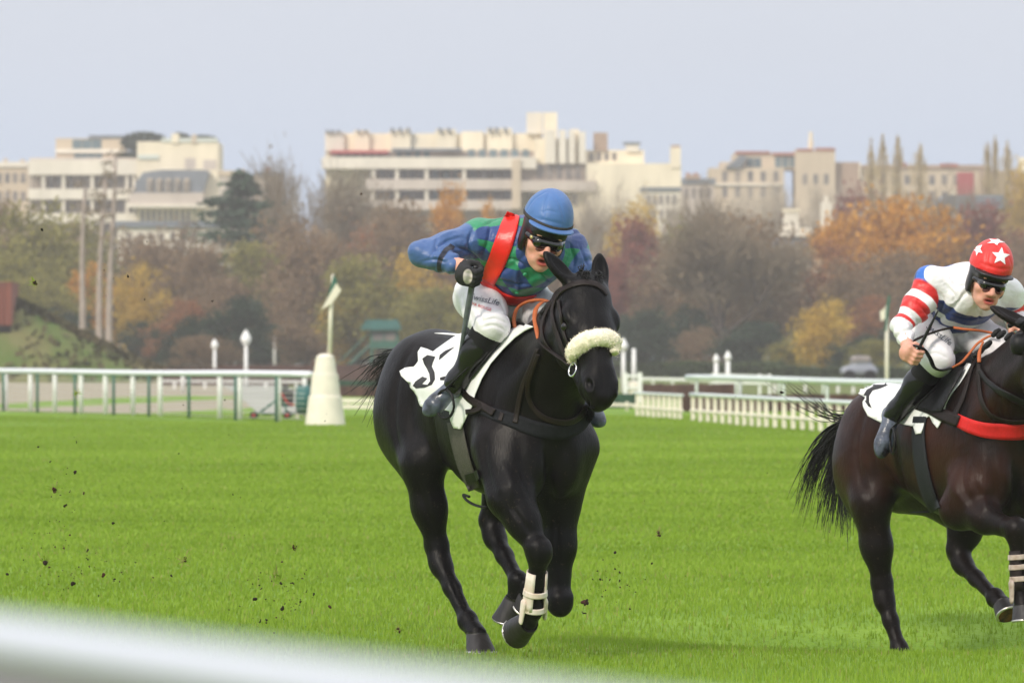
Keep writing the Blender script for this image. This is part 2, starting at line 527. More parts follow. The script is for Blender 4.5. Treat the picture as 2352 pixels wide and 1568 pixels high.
M['steel'] = mat('bright steel', (0.7, 0.7, 0.7), 0.2, metal=1.0)
M['rubber'] = mat('orange rubber grip', (0.50, 0.13, 0.04), 0.55, 0.4, 0.15, 30, 0.35, 300)
M['elastic'] = mat('black elastic web', (0.012, 0.013, 0.016), 0.75, 0.15, 0.2, 60, 0.3, 300)
M['elastic_red'] = mat('red elastic web', (0.62, 0.018, 0.018), 0.62, 0.3, 0.08, 60, 0.25, 300)
M['girth'] = mat('grey girth web', (0.085, 0.080, 0.068), 0.75, 0.3, 0.25, 120, 0.5, 260)
M['girth_dark'] = mat('dark girth web', (0.014, 0.016, 0.020), 0.7, 0.3, 0.25, 120, 0.4, 260)
M['cloth'] = mat('white saddle cloth', (0.80, 0.81, 0.80), 0.6, 0.4, 0.03, 14, 0.12, 24)
M['print'] = mat('black cloth print', (0.018, 0.016, 0.017), 0.6, 0.3, 0.1, 20)
M['boot_white'] = mat('white leg boot', (0.78, 0.72, 0.66), 0.5, 0.4, 0, 20, 0.15, 60, col2=(0.62, 0.48, 0.38))
M['boot_brown'] = mat('pale brown leg boot', (0.30, 0.22, 0.17), 0.5, 0.4, 0, 26, 0.15, 60, col2=(0.55, 0.46, 0.40))

def head_frame(Pp, Mz):
    h = unit(Mz - Pp); s = np.array([0, 1.0, 0]); s = unit(s - (s @ h) * h); n = np.cross(h, s)
    if n[0] < 0: n = -n
    L = np.linalg.norm(Mz - Pp)
    f = lambda t, nn, ss: Pp + h * (t * L / 0.58) + n * nn * 1.18 + s * ss * 1.22
    return f, np.array([h, n, s])

GROOVES = []
def build_horse(fr, cfg, name, label, cmat):
    f = Field(); A = f.ell
    # trunk: forward u, right v, up z
    A((.70, 0, 1.085), (.46, .262, .365), k=.05)
    A((.98, 0, 1.06), (.28, .225, .35), k=.1)
    A((.30, 0, 1.175), (.42, .22, .265), k=.12)
    A((-.02, 0, 1.22), (.30, .22, .275), k=.12)
    f.cone((.98, 0, 1.40), (.52, 0, 1.37), .07, .07, .1)
    for s in (1, -1):
        A((-.02, .110 * s, 1.14), (.25, .128, .30), k=.06)          # haunch
        A((-.12, .10 * s, 1.08), (.12, .10, .22), k=.07)           # buttock
        A((1.02, (.140 if s > 0 else -.112), 1.04), (.17, .085, .33), ax=[[.93, 0, .37], [0, 1, 0], [-.37, 0, .93]], k=.05)  # shoulder
        A((1.10, (.116 if s > 0 else -.090), .93), (.15, .095, .15), k=.045)           # point of shoulder
        A((1.15, (.085 if s > 0 else -.075), .90), (.11, .085, .17), k=.022)         # breast
    # neck
    Pp, Mz = np.array(cfg['poll']), np.array(cfg['muzzle']); H, HA = head_frame(Pp, Mz)
    nb = np.array([.98, 0, 1.16]); nt = H(.06, -.085, 0)
    p_ = cfg.get('pitch', 0)
    for q in f.p:
        for key in ('c', 'a', 'b'):
            if key in q:
                dz = p_ * (q[key][0] + .05); q[key] = q[key] + np.array([0, 0, dz])
        q['lo'] = q['lo'] + np.array([0, 0, min(0, p_ * 0)]); q['hi'] = q['hi'] + np.array([0, 0, p_ * 1.3])
    nb = nb + np.array([0, 0, p_ * 1.35])
    f.cone(nb, nt, .255, .125, .10, flat=((0, 1, 0), .72))
    f.cone(nb + (.02, 0, .17), nt + np.array([-.02, 0, .06]), .12, .07, .08, flat=((0, 1, 0), .7))
    for s in (1, -1): f.cone(nb + (.05, .1 * s, -.05), H(.12, -.12, .05 * s), .10, .05, .06)
    # head
    f.cone(H(.05, -.05, 0), H(.24, -.055, 0), .106, .104, .05, flat=(HA[2], 1.08))
    f.cone(H(.24, -.05, 0), H(.50, -.050, 0), .088, .066, .06, flat=(HA[2], .95))
    f.cone(H(.50, -.045, 0), H(.575, -.05, 0), .071, .060, .05, flat=(HA[2], 1.08))
    f.cone(H(.10, -.005, 0), H(.46, -.012, 0), .054, .047, .03, flat=(HA[2], 1.1))    # nasal bone
    for s in (1, -1):
        A(H(.20, -.145, .052 * s), (.135, .112, .050), ax=HA, k=.04)                     # cheek
        f.cone(H(.22, -.165, .035 * s), H(.50, -.105, .024 * s), .052, .033, .04)
        A(H(.165, -.030, .088 * s), (.055, .042, .030), ax=HA, k=.03)                     # brow
        f.cone(H(.22, -.055, .075 * s), H(.36, -.06, .055 * s), .016, .012, .025)        # facial crest
        A(H(.205, -.052, .108 * s), (.030, .025, .021), ax=HA, k=.012, op=-1)            # eye socket
        A(H(.545, -.022, .045 * s), (.045, .034, .028), ax=HA, k=.02)                    # nostril wing
        A(H(.552, -.012, .060 * s), (.030, .018, .020), ax=HA, k=.012, op=-1)
        e = cfg['ears'][0 if s > 0 else 1]; eb, et = H(*e[0]), H(*e[1])
        el = unit(et - eb); ln = np.linalg.norm(et - eb); es = unit(np.cross(el, HA[1] if e[2] is None else e[2])); en = np.cross(es, el)
        A(eb + el * ln * .46, (ln * .56, .042, .026), ax=[el, es, en], k=.02)
        f.cone(eb, et, .030, .006, .02)
        A(eb + el * ln * .55 + en * .030 * (1 if en @ HA[1] > 0 else -1), (ln * .40, .027, .024), ax=[el, es, en], k=.010, op=-1)
    f.cone(H(.50, -.108, 0), H(.585, -.088, 0), .043, .036, .03)                          # chin
    A(H(.60, -.072, 0), (.006, .05, .06), ax=HA, k=.01, op=-1)
    A(H(-.01, -.03, 0), (.05, .05, .06), ax=HA, k=.04)
    # legs
    for lg in cfg['hind']:
        s = lg['s']; st, hk, fe, co = (np.array(lg[q]) for q in ('stifle', 'hock', 'fet', 'cor'))
        hip = np.array([.0, .14 * s, 1.16])
        g1 = st + (hk - st) * .5
        f.cone(hip + (-.02, 0, -.08), st + (-.02, 0, 0), .16, lg.get('rs', .098), .12, flat=((0, 1, 0), .8))
        f.cone(hip + (-.10, .0, -.16), g1 + np.array([-.045, 0, .05]), .095, .060, .06, flat=((0, 1, 0), .8))
        f.chain([st + (-.015, 0, 0), g1, hk + (.0, 0, .05)], [.084, .063, .052], .08)
        d = unit(hk - st); back = unit(np.array([-1, 0, .25]) - (np.array([-1, 0, .25]) @ d) * d)
        f.cone(g1 + back * .05, hk + back * .045, .018, .020, .03)                          # Achilles
        f.cone(hk + (0, 0, .045), hk + (fe - hk) * .16, .054, .050, .03)
        f.cone(hk + back * .040 + np.array([0, 0, .02]), hk + back * .03 + (fe - hk) * .1, .026, .024, .025)
        f.chain([hk + (fe - hk) * .1, hk + (fe - hk) * .5, fe + (hk - fe) * .14], [.048, .038, .035], .03)
        f.cone(hk + back * .03 + (fe - hk) * .2, fe + back * .022, .015, .016, .018)
        A(fe, (.050, .046, .053), k=.025)
        f.cone(fe, co, .040, .046, .02)
    for lg in cfg['fore']:
        s = lg['s']; el, kn, fe, co = (np.array(lg[q]) for q in ('elbow', 'knee', 'fet', 'cor'))
        f.cone((1.05, .17 * s, .95), el, .14, .10, .08)
        g1 = el + (kn - el) * .45
        f.chain([el, g1, kn + (el - kn) * .14], [.090, .068, .052], .06)
        d = unit(kn - el); fw = unit(np.array([1, 0, .3]) - (np.array([1, 0, .3]) @ d) * d)
        f.cone(g1 + fw * .02, el + fw * .035, .05, .06, .05)
        A(kn + fw * .006, (.062, .060, .066), k=.03)
        A(kn + fw * .016 - d * .025, (.055, .054, .038), k=.02)
        c = unit(fe - kn); bk = unit(np.cross(c, np.cross(-fw, c)))
        f.chain([kn + c * .03, kn + (fe - kn) * .5, fe - c * .03], [.046, .034, .032], .03)
        f.cone(kn + bk * .03 + c * .06, fe + bk * .022, .014, .016, .018)
        A(fe, (.046, .043, .050), k=.025)
        f.cone(fe, co, .038, .044, .02)
    V, Fc = f.mesh(.008, smooth=1)
    Fc = Fc[:, ::-1]
    root = thing(name, label, 'horse', tuple(fr.O), 'racehorses galloping on the turf')
    Wv = fr.W(V)
    if 'grooves' in cfg:
        Wv, rec = crease(Wv, Fc, cfg['grooves'], bvh_of(Wv, Fc)); GROOVES.extend(([fr.loc(q) for q in L], g[1], g[2]) for L, g in zip(rec, cfg['grooves']))
    else:
        p3 = [[fr.W((q + np.array([0, 0, cfg.get('pitch', 0) * (q[0] + .05)]))[None])[0] for q in g[0]] for g in GROOVES[:cfg['n_grooves']]]
        Wv, _ = crease(Wv, Fc, [(None, g[1], g[2]) for g in GROOVES[:cfg['n_grooves']]], bvh_of(Wv, Fc), p3)
    body = obj('body', Wv, Fc, cmat, root, True, {'height': V[:, 2]})
    # eyes
    for s in (1, -1):
        v = MB(); c = fr.W(H(.205, -.056, .094 * s)[None])[0]
        prof = [(.0215 * math.sin(a), -.0215 * math.cos(a)) for a in np.linspace(0.1, 3.04, 9)]
        v.lathe(c, prof, 14); v.build('eye', M['eye'], root, True)
    # hooves
    for lg in cfg['hind'] + cfg['fore']:
        co, bo = fr.W(np.array([lg['cor'], lg['sole']])); ax = unit(bo - co)
        toe = fr.W(np.array(lg.get('toe', (1, .1 * lg['s'], -.1)))[None])[0] - fr.O
        t = unit(toe - (toe @ ax) * ax); L = np.linalg.norm(bo - co); n = 20
        if lg.get('ground'): t = unit(toe * np.array([1, 1, 0]))
        sd = np.cross(np.array([0, 0, -1.0]) if lg.get('ground') else ax, t)
        vv = []; ff = []
        prof = [(-.12, .040, .002), (.0, .0445, .002), (.35, .049, .008), (.92, .059, .020), (1.0, .060, .022)]
        for q, r_, fo in prof:
            for k in range(n):
                a = 2 * math.pi * k / n; cr = 1.16 * r_ * (1.0 if math.cos(a) > -.6 else .93)
                vv.append(co + ax * L * q + t * (fo + cr * 1.06 * math.cos(a)) + sd * cr * math.sin(a))
        for i in range(len(prof) - 1):
            for k in range(n): ff.append((i * n + k, i * n + (k + 1) % n, (i + 1) * n + (k + 1) % n, (i + 1) * n + k))
        b0 = (len(prof) - 1) * n
        ff.append(tuple(range(n)))
        hoof = obj('hoof', vv, ff, M['hoof'], root, True)
        # sole
        sv = [co + ax * L * .99 + t * .022]; sf = []
        for k in range(n):
            a = 2 * math.pi * k / n; sv.append(co + ax * L * 1.0 + t * (.022 + .066 * math.cos(a)) + sd * .066 * math.sin(a))
        sf = [(0, 1 + k, 1 + (k + 1) % n) for k in range(n)]
        obj('sole', sv, sf, M['sole'], hoof, False)
        pts = [co + ax * L * 1.02 + t * (.022 + .065 * math.cos(a)) + sd * .065 * math.sin(a) for a in np.linspace(-2.5, 2.5, 26)]
        tv, tf = tube_mesh(pts, .0075, 6); obj('horseshoe', tv, tf, M['shoe'], hoof, True)
    return root, Wv, Fc, H, HA, bvh_of(Wv, Fc)

def strands(paths, r0, seed, spread, n, fr, jitter=.02):
    """locks of hair following guide paths given in the frame's own space"""
    rg = np.random.default_rng(seed); mb = MB()
    for i in range(n):
        g = np.array(paths[rg.integers(len(paths))], float)
        p = g.copy(); m = len(g)
        off = rg.normal(0, 1, 3) * spread
        for k in range(m):
            p[k] += off * (k / (m - 1)) ** 1.1 + rg.normal(0, 1, 3) * jitter * (k / (m - 1)) + rg.normal(0, .012, 3)
        c = rg.uniform(.6, 1.0); sp = spline(p, 5); sp = sp[:max(6, int(len(sp) * c))]
        mb.tube(fr.W(sp), np.linspace(r0 * rg.uniform(.7, 1.3), .0008, len(sp)), 4, False)
    return mb

# ---- the black horse in front
F1 = Frame(-.353, 30.60, 26.0)
J1 = F1.J
fore_r_k = J1(1238, 1268, .13)
cfg1 = dict(grooves=[
    ([(945, 800), (915, 860), (903, 930), (908, 1000), (930, 1060)], .013, .026), ([(985, 800), (955, 880), (945, 960), (955, 1040)], .010, .030), ([(1012, 1062), (1000, 1010), (990, 950), (990, 890)], .014, .030),
    ([(1112, 990), (1112, 1050), (1125, 1110), (1150, 1150)], .012, .026), ([(1150, 850), (1128, 910), (1120, 970)], .009, .030), ([(1192, 1000), (1196, 1050), (1210, 1100), (1225, 1160)], .012, .026),
    ([(1254, 1020), (1256, 1070), (1260, 1120), (1262, 1170)], .014, .022), ([(1300, 1010), (1312, 1060), (1308, 1110)], .010, .024), ([(1240, 830), (1226, 890), (1228, 950)], .012, .028), ([(1040, 1000), (1060, 1060), (1085, 1110)], .006, .020),
    ([(1150, 1060), (1172, 1100), (1180, 1140)], -.010, .024), ([(1230, 1040), (1235, 1080), (1238, 1110)], -.008, .03),
    ([(955, 1090), (968, 1140), (988, 1190), (1000, 1240)], .009, .016), ([(978, 1100), (992, 1160), (1004, 1220)], -.005, .012), ([(1172, 1160), (1198, 1195), (1222, 1228)], .008, .014), ([(1275, 1170), (1280, 1230), (1282, 1310)], .007, .016),
    ([(1026, 1300), (1046, 1350), (1068, 1400)], .007, .010), ([(1274, 742), (1284, 780), (1306, 822)], .008, .012), ([(1312, 770), (1326, 790), (1340, 815)], -.006, .010), ([(1352, 690), (1356, 730), (1360, 770)], .004, .014),
    ([(1316, 700), (1312, 716), (1318, 730)], .006, .010), ([(1378, 830), (1384, 870), (1386, 905)], .005, .012)],
    poll=(1.60, .004, 1.688), muzzle=(1.92, .084, 1.218),
    ears=[((-.01, -.02, .062), (-.135, .01, .165), None), ((-.01, -.02, -.055), (-.165, .01, -.055), None)],
    hind=[dict(s=1, stifle=J1(972, 1062, .185), hock=J1(1003, 1276, .10), fet=J1(1074, 1424, .07), cor=J1(1096, 1456, .065), sole=J1(1106, 1496, .062), toe=(1, .55, 0), rs=.105, ground=True),
          dict(s=-1, stifle=(.46, -.17, .86), hock=J1(1128, 1218, -.10), fet=J1(1190, 1334, -.085), cor=J1(1186, 1376, -.085), sole=J1(1176, 1424, -.08), toe=(-.2, .9, .1))],
    fore=[dict(s=1, elbow=J1(1172, 1140, .20), knee=fore_r_k, fet=J1(1226, 1398, .11), cor=J1(1212, 1428, .11), sole=J1(1196, 1442, .11) + np.array([-.05, 0, 0]), toe=(.2, 0, -1)),
          dict(s=-1, elbow=J1(1282, 1150, -.13), knee=J1(1285, 1384, -.12), fet=np.array([.80, -.12, .33]), cor=np.array([.74, -.12, .27]), sole=np.array([.70, -.12, .23]), toe=(0, 0, -1))])
H1, H1V, H1F, HD1, HA1, BV1 = build_horse(F1, cfg1, 'horse', 'black racehorse with a cream sheepskin noseband, galloping in front under the rider in blue', M['coat_black'])

tail1 = [[(-.27, 0, 1.36), (-.42, .02, 1.37), (-.56, .05, 1.30), (-.66, .08, 1.20)], [(-.27, 0, 1.36), (-.42, .03, 1.33), (-.52, .06, 1.24), (-.60, .10, 1.12)],
         [(-.27, 0, 1.36), (-.36, .0, 1.30), (-.42, .03, 1.12), (-.46, .03, .92)], [(-.27, 0, 1.36), (-.36, -.02, 1.30), (-.42, -.05, 1.12), (-.46, -.06, .88)]]
strands(tail1, .0036, 3, np.array([.07, .05, .05]), 240, F1).build('tail', M['hair'], H1, True)
# forelock and mane plaits
fl = [[HD1(-.03, .0, .0), HD1(-.02, .035, .02), HD1(.05, .05, .02)], [HD1(-.03, .0, -.03), HD1(-.02, .035, -.03), HD1(.04, .05, -.03)], [HD1(-.04, .0, .03), HD1(-.055, .02, .03), HD1(-.01, .05, .05)]]
strands(fl, .004, 5, np.array([.012, .02, .012]), 70, F1, .008).build('forelock', M['hair'], H1, True)
def plaits(fr, root, pts):
    for (x, y, v) in pts:
        mb = MB(); c = fr.W(fr.J(x, y, v)[None])[0]; r = .017
        f = Field()
        for (dx, dz, rr) in ((0, 0, 1), (.014, .012, .75), (-.014, -.012, .8)): f.ell(c + np.array([dx, 0, dz]), (r * rr,) * 3, k=.008)
        V, Fc = f.mesh(.005); obj('mane_plait', V, Fc, M['hair'], root, True)
plaits(F1, H1, [(1252, 712, .09), (1262, 700, .085), (1250, 722, .09), (1247, 762, .10), (1258, 768, .10), (1243, 790, .10), (1256, 745, .09)])

# ---- the dark bay horse behind it
F2 = Frame(1.949, 33.60, 28.0, -.28)
J2 = F2.J
cfg2 = dict(
    n_grooves=12, pitch=.13, poll=(1.62, .09, 1.80), muzzle=(2.02, .12, 1.38),
    ears=[((.0, -.02, .062), (-.14, -.03, .20), None), ((.0, -.02, -.062), (-.17, .0, -.055), None)],
    hind=[dict(s=1, stifle=(.12, .185, .90), hock=J2(2026, 1360, .11), fet=J2(2066, 1490, .085), cor=J2(2080, 1526, .08), sole=J2(2090, 1570, .08)),
          dict(s=-1, stifle=(.52, -.17, .88), hock=J2(2200, 1284, -.10), fet=J2(2286, 1372, -.085), cor=J2(2304, 1388, -.085), sole=J2(2314, 1416, -.08), toe=(1, 0, .25))],
    fore=[dict(s=1, elbow=J2(2206, 1168, .20), knee=J2(2334, 1218, .15), fet=J2(2344, 1352, .13), cor=J2(2350, 1392, .13), sole=J2(2352, 1425, .13)),
          dict(s=-1, elbow=(1.02, -.18, .80), knee=(1.40, -.14, .72), fet=(1.66, -.13, .50), cor=(1.74, -.13, .47), sole=(1.80, -.13, .42), toe=(1, 0, .4))])
H2, H2V, H2F, HD2, HA2, BV2 = build_horse(F2, cfg2, 'horse', 'dark bay racehorse with a red breast girth, ridden by the jockey in a starred cap', M['coat_bay'])
tail2 = [[(-.27, 0, 1.33), (-.40, .03, 1.25), (-.50, .06, 1.02), (-.60, .08, .74)], [(-.27, 0, 1.33), (-.38, .02, 1.20), (-.44, .03, .98), (-.48, .03, .66)],
         [(-.27, 0, 1.33), (-.34, .0, 1.18), (-.36, .02, .98), (-.36, .02, .72)], [(-.27, 0, 1.33), (-.45, .06, 1.26), (-.60, .10, 1.08), (-.72, .12, .80)]]
strands(tail2, .0062, 9, np.array([.045, .032, .045]), 640, F2, .012).build('tail', M['hair'], H2, True)
wisps = [[(-.27, 0, 1.34), (-.45, .08, 1.33), (-.62, .14, 1.42), (-.78, .2, 1.52)], [(-.27, 0, 1.33), (-.46, .07, 1.22), (-.55, .1, 1.08), (-.6, .12, 1.0)]]
strands(wisps, .0022, 10, np.array([.06, .05, .06]), 60, F2, .03).build('tail_wisps', M['hair'], H2, True)
plaits(F2, H2, [(2288, 764, .09), (2300, 768, .09), (2318, 772, .09), (2244, 812, .10), (2252, 806, .10), (2268, 792, .10), (2326, 742, .09)])

# ------------------------------------------------------------------ riders
def vnoise(p, seed=0):
    """value noise on points, about -1..1"""
    i = np.floor(p).astype(np.int64); f = p - i; f = f * f * (3 - 2 * f)
    def hsh(q):
        n = (q[..., 0] * 374761393 + q[..., 1] * 668265263 + q[..., 2] * 2147483647 + seed * 1274126177) & 0xffffffff
        n = ((n ^ (n >> 13)) * 1274126177) & 0xffffffff
        return ((n ^ (n >> 16)) & 0xffff) / 32768.0 - 1
    o = 0
    for dx in (0, 1):
        for dy in (0, 1):
            for dz in (0, 1):
                w = (f[..., 0] if dx else 1 - f[..., 0]) * (f[..., 1] if dy else 1 - f[..., 1]) * (f[..., 2] if dz else 1 - f[..., 2])
                o = o + w * hsh(i + np.array([dx, dy, dz]))
    return o

def folds(amp, scale, seed, dirs):
    def fn(p):
        w = np.stack([vnoise(p * 5 + 3 * k, seed + k) for k in range(3)], -1) * .05
        q = p + w; o = 0
        for d, fr_ in dirs:
            s_ = np.abs(vnoise(np.stack([q @ unit(d) * fr_, q @ unit(np.cross(d, (.3, .5, .8))) * fr_ * .22, q @ unit(np.cross(d, (.8, -.5, .3))) * fr_ * .22], -1), seed + 7))
            o = o + (0.5 - s_)
        return amp * o + amp * .6 * vnoise(p * scale, seed + 3)
    return fn

def silk_base(name):
    m = bpy.data.materials.new(name); m.use_nodes = True; t = NT(m)
    t.b.inputs['Roughness'].default_value = 0.42; t.b.inputs['Specular IOR Level'].default_value = 0.45
    t.b.inputs['Sheen Weight'].default_value = 0.15
    a = t.noise(14, 3, stretch=(1, .5, 1.4)); b_ = t.noise(55, 2)
    t.bump(t.math('ADD', a, t.math('MULTIPLY', b_, .12)), 0.42, 0.03)
    return m, t

def silk_diamond():
    m, t = silk_base('blue and green diamond silk')
    blue, green, sleeve = (0.022, 0.055, 0.205), (0.024, 0.235, 0.112), (0.050, 0.110, 0.285)
    A_ = t.math('MULTIPLY', t.attr('ta'), 5.5); B_ = t.math('MULTIPLY', t.attr('tt'), 2.75)
    p1 = t.math('FLOOR', t.math('ADD', A_, B_)); p2 = t.math('FLOOR', t.math('SUBTRACT', A_, B_))
    k = t.math('PINGPONG', t.math('ADD', p1, p2), 1.0)
    torso = t.mix(k, blue, green)
    slv = t.mix(t.math('MULTIPLY', t.step(t.attr('at'), .90, .004), t.step(t.math('SUBTRACT', 0.945, t.attr('at')), 0, .004)), sleeve, (0.012, 0.014, 0.03))
    t.color(t.mix(t.step(t.attr('arm'), 0.012, .003), torso, slv)); return m

def silk_hoops():
    m, t = silk_base('white silk with blue and red hoops')
    white, red, blue, royal = (0.80, 0.80, 0.82), (0.66, 0.022, 0.022), (0.010, 0.032, 0.165), (0.02, 0.13, 0.52)
    def band(a, lo, hi, s=.006): return t.math('MULTIPLY', t.step(a, lo, s), t.step(t.math('SUBTRACT', hi, a), 0, s))
    tt, at = t.attr('tt'), t.attr('at')
    front = t.step(t.math('SUBTRACT', 0.36, t.math('ABSOLUTE', t.attr('ta'))), 0, .01)
    tb = t.math('ADD', band(tt, .60, .89), band(tt, .28, .47))
    torso = t.mix(t.math('MULTIPLY', tb, front), white, blue)
    sh = t.math('MULTIPLY', band(tt, .84, 1.0), t.step(t.math('SUBTRACT', t.math('ABSOLUTE', t.attr('ta')), .27), 0, .01))
    sh = t.math('MULTIPLY', sh, t.step(t.math('SUBTRACT', .42, t.math('ABSOLUTE', t.attr('ta'))), 0, .01))
    torso = t.mix(sh, torso, royal)
    ab = t.math('ADD', t.math('ADD', band(at, .10, .22), band(at, .32, .46)), t.math('ADD', band(at, .54, .62), band(at, -1, -.9)))
    slv = t.mix(ab, white, red)
    t.color(t.mix(t.step(t.attr('arm'), 0.006, .003), torso, slv)); return m

def skin_material():
    m = bpy.data.materials.new('skin'); m.use_nodes = True; t = NT(m)
    n = t.noise(28, 4); c = t.mix(n, (0.64, 0.34, 0.245), (0.74, 0.43, 0.33))
    c = t.mix(t.math('MULTIPLY', t.step(t.attr('ruddy'), 0.0, 1.0), .55), c, (0.52, 0.15, 0.10))
    c = t.mix(t.step(t.attr('lip'), 0.0, .0025), c, (0.48, 0.11, 0.09))
    c = t.mix(t.step(t.attr('mouth'), 0.0, .002), c, (0.16, 0.035, 0.03))
    t.color(c); t.b.inputs['Roughness'].default_value = 0.5; t.b.inputs['Specular IOR Level'].default_value = 0.35
    t.b.inputs['Subsurface Weight'].default_value = 0.12; t.b.inputs['Subsurface Radius'].default_value = (.012, .005, .003)
    t.bump(t.noise(160, 3), .12, .004); return m

M['silk_diamond'] = silk_diamond(); M['silk_hoops'] = silk_hoops(); M['skin'] = skin_material()
M['breeches'] = mat('white riding breeches', (0.78, 0.77, 0.80), 0.55, 0.35, 0.03, 18, 0.45, 26, sheen=.1)
M['boot'] = mat('black riding boot leather', (0.006, 0.006, 0.007), 0.26, 0.5, 0.3, 18, 0.35, 22)
M['boot_cover'] = mat('blue grey plastic boot cover', (0.16, 0.19, 0.27), 0.25, 0.5, 0, 11, 0.7, 30, col2=(0.012, 0.013, 0.018))
M['boot_cloth'] = mat('black elastic boot top', (0.008, 0.008, 0.009), 0.75, 0.25)
M['cap_blue'] = mat('blue silk cap', (0.062, 0.150, 0.37), 0.45, 0.4, 0.08, 12, 0.35, 26, sheen=.1)
M['cap_red'] = mat('red silk cap', (0.70, 0.025, 0.022), 0.42, 0.45, 0.1, 14, 0.6, 30, sheen=.1)
M['white_print'] = mat('white print', (0.82, 0.80, 0.82), 0.6, 0.3)
M['band'] = mat('dark elastic band', (0.045, 0.043, 0.040), 0.8, 0.2)
M['helmet'] = mat('black helmet shell', (0.006, 0.006, 0.007), 0.35, 0.5)
M['lens'] = mat('dark goggle lens', (0.004, 0.003, 0.003), 0.07, 0.6, coat=.5)
M['goggle_frame'] = mat('dark red brown goggle frame', (0.08, 0.012, 0.006), 0.3, 0.5)
M['gold'] = mat('pale gold badge', (0.55, 0.47, 0.22), 0.4, 0.5, metal=.4)
M['glove'] = mat('black knit glove', (0.014, 0.014, 0.016), 0.8, 0.25, 0.2, 60, 0.4, 160)
M['glove_white'] = mat('white glove palm', (0.62, 0.56, 0.55), 0.75, 0.25, 0.1, 40, 0.3, 100)
M['sash'] = mat('red satin sash', (0.72, 0.022, 0.016), 0.36, 0.5, 0.12, 10, 0.4, 22)
M['whip'] = mat('grey padded whip', (0.14, 0.15, 0.19), 0.4, 0.5, 0.2, 40)
M['whip_black'] = mat('black whip', (0.012, 0.012, 0.013), 0.4, 0.5)
M['text_dark'] = mat('dark printed lettering', (0.09, 0.10, 0.14), 0.6, 0.3)
M['text_red'] = mat('red printed lettering', (0.62, 0.03, 0.05), 0.6, 0.3)
M['eye_white'] = mat('eye', (0.5, 0.48, 0.45), 0.2, 0.5)

def fist(c, g, kd, wrist, s=1.12):
    """four fingers closed round a stick through c along g; kd points to the knuckles"""
    g = unit(g); kd = unit(kd - (kd @ g) * g); e_ = np.cross(g, kd); out = []
    if e_ @ (wrist - c) < 0: e_ = -e_
    for i, (o, r, ln) in enumerate(((.030, .0098, 1.0), (.010, .0102, 1.06), (-.010, .0098, 1.0), (-.028, .0084, .9))):
        base = c + g * o * s + (kd * .016 + e_ * .040) * s
        pts = [base]
        for a in (62, 5, -62, -128): pts.append(c + g * (o + .004 * math.sin(a)) * s + (math.sin(R(a)) * e_ + math.cos(R(a)) * kd) * .0245 * s * ln)
        out.append(('chain', pts, [r * 1.12 * s, r * 1.08 * s, r * 1.0 * s, r * .95 * s, r * .85 * s]))
    th = [c + e_ * .045 * s + g * .022 * s - kd * .01 * s, c + e_ * .020 * s + g * .045 * s - kd * .026 * s, c - e_ * .010 * s + g * .045 * s - kd * .026 * s, c - e_ * .028 * s + g * .036 * s - kd * .012 * s]
    out.append(('chain', th, [.0145 * s, .012 * s, .0105 * s, .0085 * s]))
    ax = np.array([g, e_, kd])
    out.append(('ell', c + e_ * .040 * s - kd * .001 * s, (.042 * s, .034 * s, .022 * s), ax))
    out.append(('cone', wrist, c + e_ * .046 * s, .027 * s, .027 * s))
    return out

def add_fist(F, spec, tag=5, grow=0):
    for q in spec:
        if q[0] == 'chain':
            for i in range(len(q[1]) - 1): F.cone(q[1][i], q[1][i + 1], q[2][i] + grow, q[2][i + 1] + grow, .005, tag=tag)
        elif q[0] == 'ell': F.ell(q[1], np.array(q[2]) + grow, q[3], .012, tag=tag)
        else: F.cone(q[1], q[2], q[3] + grow, q[4] + grow, .012, tag=tag)

